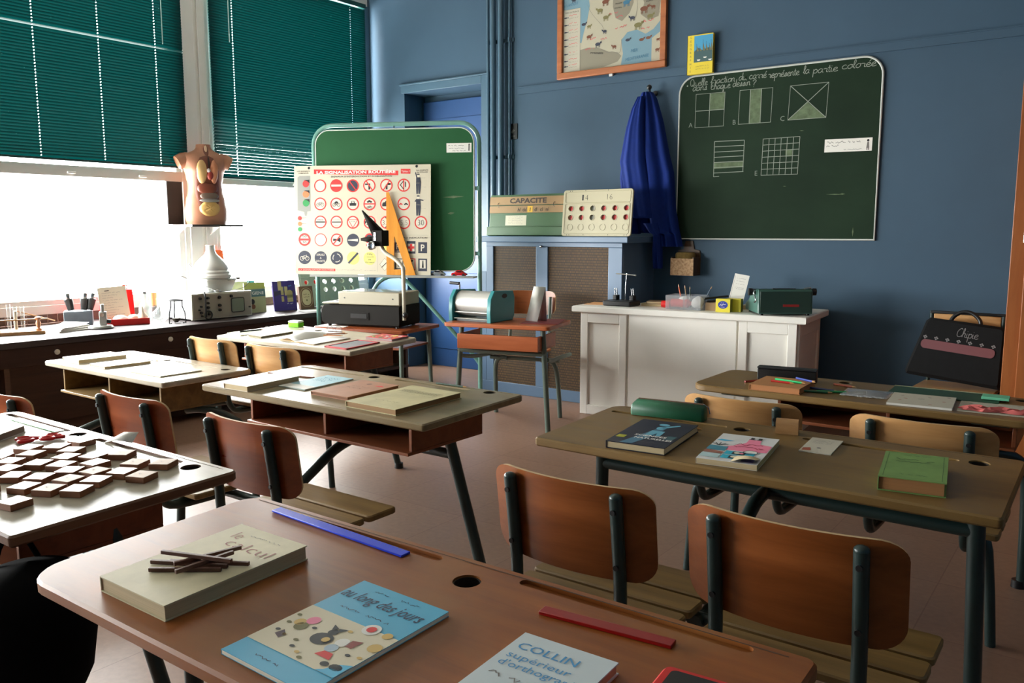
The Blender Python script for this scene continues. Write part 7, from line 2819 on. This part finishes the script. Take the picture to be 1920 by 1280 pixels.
# white still / lamp on the oscilloscope
t = thing('teaching_lamp', 'white bulbous metal apparatus with thin antennae on top of the oscilloscope', 'apparatus', M=at(-5.69, 3.86, 0, 0.2005))
m_lw = mat('lamp_white_enamel', (206, 206, 200), 0.25)
s = MB(m_lw)
rings = []
for (z, q) in ((0.0, 0.10), (0.002, 0.105), (0.09, 0.135), (0.098, 0.128)):
    rings.append([(x * q / 0.1, y * q / 0.1, z) for x, y in rrect(-0.1, -0.1, 0.1, 0.1, 0.012, 3)])
s.loft(rings)
s.build('base', t)
s = MB(m_lw)
s.lathe([(0.0, 0.0985), (0.135, 0.0985), (0.15, 0.108), (0.152, 0.125), (0.14, 0.138), (0.143, 0.15), (0.13, 0.165), (0.132, 0.172), (0.125, 0.195), (0.105, 0.225), (0.075, 0.255), (0.045, 0.282), (0.033, 0.31), (0.032, 0.345), (0.036, 0.352), (0.0, 0.352)], None, seg=40)
s.build('dome', t)
for pts in ([(0.13, 0.05, 0.085), (0.19, 0.10, 0.10)], [(0.16, -0.07, 0.01), (-0.02, -0.29, 0.145)], [(0.19, 0.10, 0.10), (0.17, 0.27, 0.135)], [(0.17, 0.27, 0.135), (0.16, 0.18, 0.03), (0.14, 0.06, 0.006)]):
    s = MB(M_CHROME)
    s.tube(pts, 0.0028, None, 8, curve=4 if len(pts) > 2 else 0)
    s.build('antenna', t)
s = MB(M_CHROME)
s.tube([(0.0, -0.145, 0.11), (0.0, -0.16, 0.15), (0.0, -0.165, 0.19), (0.0, -0.19, 0.215)], 0.003, None, 8, curve=4)
s.build('wire_handle', t)
s = MB(M_CHROME)
s.sphere((0.19, 0.10, 0.10), (0.018, 0.018, 0.012))
s.build('joint', t)
s = MB(M_CHROME)
s.sphere((0.15, -0.06, 0.012), (0.02, 0.025, 0.012))
s.build('joint', t)
# orange binder and books
t = thing('orange_binder', 'orange card standing between the white apparatus and the window post', 'card', M=XY(-6.18, 4.17, 0.7005, 90))
s = MB(mat('binder_orange', (214, 92, 40), 0.5))
s.M = Matrix.Rotation(R(-3), 4, 'X') @ UPRIGHT
s.prism([(0.0, 0.0), (0.19, 0.0), (0.155, 0.50), (0.05, 0.50)], 0.0, 0.006)
s.build('card', t)


def standing(name, label, x, y, rz, lean, w, h, th, mcover, mpage, draw):
    """book standing on the counter and leaning back"""
    t = thing(name, label, 'book', M=at(x, y, rz) @ Matrix.Translation((0, 0, th * math.sin(R(abs(lean))) * 0 + 0.0003)) @ Matrix.Rotation(R(-lean), 4, 'X'))
    s = MB(mcover)
    s.box(-w / 2, 0, 0, w / 2, 0.002, h)
    s.box(-w / 2, th - 0.002, 0, w / 2, th, h)
    s.box(-w / 2, 0.002, 0, -w / 2 + 0.002, th - 0.002, h)
    s.M = Matrix.Translation((0, -0.0003, 0)) @ UPRIGHT
    draw(s, w, h)
    s.build('cover', t)
    s = MB(mpage)
    s.box(-w / 2 + 0.0023, 0.0022, 0.001, w / 2 - 0.002, th - 0.0022, h - 0.002)
    s.build('page_block', t)
    return t


def d_hyg(s, w, h):
    s.rect(-w / 2, h - 0.115, w / 2, h - 0.055, z1, mat('band_teal_grey', (80, 112, 116), 0.5))
    s.text('HYGIENE', 0.0, h - 0.098, 0.036, z2, M_PAPER, 'c', 0, 0.01, width=w * 0.85)
    s.rect(-w / 2, h - 0.05, w / 2, h, z1, mat('band_lime', (178, 184, 96), 0.5))
    s.disc(-0.03, 0.09, 0.022, z1, M_INK, 14)
    s.disc(-0.025, 0.05, 0.02, z1, m_brn, 14)


standing('hygiene_book', 'olive school book titled HYGIENE just beyond the oscilloscope', -5.70, 4.27, 86, 5, 0.19, 0.245, 0.014, mat('cover_sage', (168, 168, 128), 0.5), M_PAGEW, d_hyg)
standing('file_folder', 'sage folder with a turquoise tab behind the HYGIENE book', -5.86, 4.25, 88, 5, 0.28, 0.25, 0.02, mat('folder_sage', (176, 182, 150), 0.5), M_PAGEW, lambda s, w, h: s.rect(w / 2 - 0.07, h - 0.075, w / 2, h, z1, mat('tab_turquoise', (60, 156, 160), 0.4)))


def d_pur(s, w, h):
    a = mat('photo_straw', (176, 160, 112), 0.5)
    s.rect(-0.06, 0.17, -0.025, h, z1, a)
    s.poly([(-0.10, 0.12), (-0.03, 0.14), (0.06, 0.15), (0.09, 0.14), (0.09, 0.165), (-0.10, 0.165)], z1, mat('photo_shadow', (54, 44, 70), 0.5))
    for (x0, y0, x1, y1) in ((-0.035, 0.13, -0.01, 0.20), (0.0, 0.125, 0.03, 0.20), (-0.035, 0.075, -0.012, 0.12), (0.02, 0.085, 0.075, 0.15), (0.02, 0.07, 0.075, 0.084)):
        s.rect(x0, y0, x1, y1, z2, a)
    s.disc(0.048, 0.15, 0.026, z2, a, 16, 0.02)
    s.rect(0.02, 0.105, 0.075, 0.13, z3, m_olv)
    s.scribble(0.04, 0.205, 0.035, 0.012, z2, M_SKYB, 4, 0.003)
    s.text('CHIMIE' if False else 'physique', 0.015, 0.052, 0.018, z2, M_PAPER, 'l', 0, 0, width=0.062) if False else s.scribble(0.015, 0.057, 0.062, 0.010, z2, M_PAPER, 8, 0.003)
    s.scribble(0.015, 0.018, 0.065, 0.006, z2, M_GREYINK, 9)


standing('purple_book', 'purple covered book with a photo of flasks, leaning beside the HYGIENE book', -5.66, 4.54, 84, 8, 0.215, 0.25, 0.014, mat('cover_purple', (58, 40, 116), 0.4), M_PAGEW, d_pur)


def d_brw(s, w, h):
    f = mat('medallion_cream', (206, 188, 150), 0.5)
    q = mat('medallion_line', (104, 70, 50), 0.5)
    o = rrect(-0.045, 0.03, 0.045, h - 0.025, 0.045, 8)
    s.poly(o, z1, f)
    s.line(o, 0.003, z2, q, True)
    s.line(rrect(-0.055, 0.02, 0.055, h - 0.015, 0.05, 8), 0.003, z2, f, True)
    s.scribble(-0.03, h - 0.07, 0.06, 0.012, z2, q, 2, 0.003)
    s.scribble(-0.03, h - 0.09, 0.06, 0.012, z2, q, 3, 0.003)
    s.disc(0.0, 0.075, 0.008, z2, m_olv, 10)


standing('brown_book', 'brown book with a cream oval medallion in front of the pierced panel', -5.62, 4.735, 84, 9, 0.135, 0.195, 0.03, mat('cover_brown_frame', (112, 78, 56), 0.5), M_PAGE, d_brw)
number_panel('counting_board', 'pale green pierced counting panel with empty round windows, on the counter behind the brown book', at(-5.76, 4.78, 86, 0.0) @ Matrix.Rotation(R(-10), 4, 'X'), mat('panel_pale_green', (176, 190, 170), 0.4), False)
t = thing('paper_sheet', 'blank sheet of paper lying in front of the brown medallion book', 'paper', M=at(-5.50, 4.66, 84))
s = MB(M_PAPER)
s.box(-0.10, -0.08, 0, 0.12, 0.06, 0.0012)
s.build('sheet', t)
t = thing('paper_sheet', 'thin strip of white paper at the counter edge beside the oscilloscope', 'paper', M=at(-5.42, 4.22, 84))
s = MB(M_PAPER)
s.box(-0.10, -0.012, 0, 0.10, 0.012, 0.001)
s.build('sheet', t)
# loose rod leaning behind the zinc box
rod('wooden_pointer', 'thin pale rod leaning over the papers behind the microscope', XY(-6.08, 2.72, 0.775, 100, 0, 18), 0.30, 0.007, 0.007, M_PLYPALE, 'rod')

# ------------------------------------------------------------------ anatomical torso on its bracket
TZ0 = 1.412
t = thing('wall_shelf', 'small dark shelf bracketed to the window post under the anatomical torso', 'shelf', M=XY(XW + 0.03, 4.09, TZ0 - 0.018))
s = MB(mat('shelf_dark', (44, 36, 30), 0.5))
s.box(0.001, -0.23, 0.0, 0.33, 0.24, 0.0175)
s.build('board', t, bevel=0.002)
for y in (-0.15, 0.15):
    s = MB(M_WHITEFRAME)
    s.box(0.001, y - 0.006, -0.07, 0.008, y + 0.006, -0.0005)
    s.add([(0.008, y - 0.003, -0.065), (0.008, y + 0.003, -0.065), (0.12, y + 0.003, -0.002), (0.12, y - 0.003, -0.002), (0.008, y - 0.003, -0.002), (0.008, y + 0.003, -0.002)], [(0, 1, 2, 3), (0, 3, 4), (1, 5, 2), (4, 5, 2, 3), (0, 1, 5, 4)], None, False)
    s.build('bracket', t)
s = MB(mat('shelf_back_black', (24, 26, 26), 0.6))
s.box(0.0012, -0.235, 0.018, 0.012, -0.10, 0.36)
s.build('back_board', t)
t = thing('anatomical_torso', 'flesh coloured anatomical torso with open chest and belly on the window post shelf', 'anatomical model', M=XY(XW + 0.195, 4.10, TZ0 + 0.0003, 68))
m_sk = mat('torso_skin', (168, 116, 88), 0.45, var=0.06, scale=5)
SEC = [(0.0, .150, .100), (.05, .163, .108), (.11, .166, .110), (.18, .154, .104), (.26, .136, .094), (.31, .132, .092), (.38, .144, .100), (.45, .160, .108), (.50, .170, .106), (.535, .176, .096), (.555, .160, .084), (.572, .115, .070), (.588, .075, .060), (.605, .060, .056), (.635, .056, .054)]


def sec(z):
    for i in range(len(SEC) - 1):
        if SEC[i][0] <= z <= SEC[i + 1][0]:
            f = (z - SEC[i][0]) / (SEC[i + 1][0] - SEC[i][0])
            f2 = f * f * (3 - 2 * f)
            return SEC[i][1] + (SEC[i + 1][1] - SEC[i][1]) * f2, SEC[i][2] + (SEC[i + 1][2] - SEC[i][2]) * f2
    return SEC[-1][1:]


s = MB(m_sk)
rings = []
for i in range(49):
    z = 0.635 * i / 48
    a, d_ = sec(z)
    ring = []
    for q in range(40):
        w_ = 2 * PI * q / 40
        cx, sy = math.cos(w_), math.sin(w_)
        y = d_ * sy
        if sy < 0:
            y += 0.014 * math.exp(-((z - 0.43) / 0.06) ** 2) * -1 * math.exp(-((abs(cx) - 0.5) / 0.3) ** 2)
        ring.append((a * math.copysign(abs(cx) ** 0.9, cx), y, z))
    rings.append(ring)
s.loft(rings)
s.build('trunk', t, angle=80)
for q in (-1, 1):
    s = MB(m_sk)
    s.tube([(q * 0.12, 0.0, 0.515), (q * 0.165, 0.0, 0.505), (q * 0.205, -0.004, 0.485)], [0.058, 0.060, 0.056], None, 20)
    s.build('arm_stump', t)


def front(x, z, off):
    a, d_ = sec(z)
    c_ = min(1.0, abs(x / a)) ** (1 / 0.9)
    v = max(0.0, 1 - c_ ** 2)
    return (x, -d_ * math.sqrt(v) - off - 0.014 * math.exp(-((z - 0.43) / 0.06) ** 2) * math.exp(-((c_ - 0.5) / 0.3) ** 2), z)


def organ(name, cx, cz, rx, rz_, off, bulge, m, label=None, power=1.0, parent=None, bumps=0):
    s = MB(m)
    N, K = 8, 30
    vs = [front(cx, cz, off + bulge)]
    fs = []
    for i in range(1, N + 1):
        r = i / N
        for k_ in range(K):
            w_ = 2 * PI * k_ / K
            c_, q = math.cos(w_), math.sin(w_)
            x = cx + rx * r * math.copysign(abs(c_) ** power, c_)
            z = min(0.63, max(0.01, cz + rz_ * r * math.copysign(abs(q) ** power, q)))
            b_ = bulge * math.sqrt(max(0, 1 - r * r))
            if bumps and r < 0.95:
                b_ += 0.005 * math.sin(x * bumps) * math.sin(z * bumps * 1.3 + x * 60)
            vs.append(front(x, z, off + b_ - (0.009 if i == N else 0)))
    for k_ in range(K):
        fs.append((0, 1 + k_, 1 + (k_ + 1) % K))
    for i in range(N - 1):
        for k_ in range(K):
            fs.append((1 + i * K + k_, 1 + (i + 1) * K + k_, 1 + (i + 1) * K + (k_ + 1) % K, 1 + i * K + (k_ + 1) % K))
    s.add(vs, fs)
    o = s.build(name, parent or t, angle=80)
    if label:
        o['label'] = label
    return o


organ('cavity_rim', 0.0, 0.315, 0.098, 0.245, 0.006, 0.0, mat('organ_brown', (110, 56, 36), 0.5), power=0.85)
organ('throat', 0.004, 0.585, 0.022, 0.05, 0.002, 0.002, mat('organ_brown', (110, 56, 36), 0.5))
organ('larynx', 0.004, 0.60, 0.013, 0.03, 0.005, 0.005, mat('organ_bone', (214, 180, 150), 0.5))
organ('lung', -0.042, 0.415, 0.042, 0.10, 0.006, 0.014, mat('organ_cream', (206, 168, 112), 0.5))
organ('lung', 0.052, 0.415, 0.034, 0.10, 0.006, 0.014, mat('organ_rose', (190, 124, 88), 0.5))
organ('windpipe', 0.012, 0.49, 0.008, 0.05, 0.008, 0.008, mat('organ_dark', (52, 34, 28), 0.5))
organ('heart', 0.020, 0.385, 0.025, 0.034, 0.018, 0.014, mat('organ_red', (136, 46, 34), 0.4))
organ('aorta', 0.008, 0.425, 0.014, 0.018, 0.018, 0.008, mat('organ_grey', (190, 180, 176), 0.5))
organ('liver', 0.0, 0.285, 0.085, 0.045, 0.006, 0.016, mat('organ_liver', (112, 54, 34), 0.4), power=0.8)
organ('stomach', 0.01, 0.225, 0.078, 0.035, 0.006, 0.014, mat('organ_grey_brown', (104, 86, 74), 0.4))
organ('colon', 0.01, 0.190, 0.080, 0.016, 0.012, 0.012, mat('organ_steel', (126, 122, 118), 0.4))
organ('intestines', 0.008, 0.128, 0.082, 0.066, 0.006, 0.014, mat('organ_yellow', (204, 164, 96), 0.45), bumps=210)
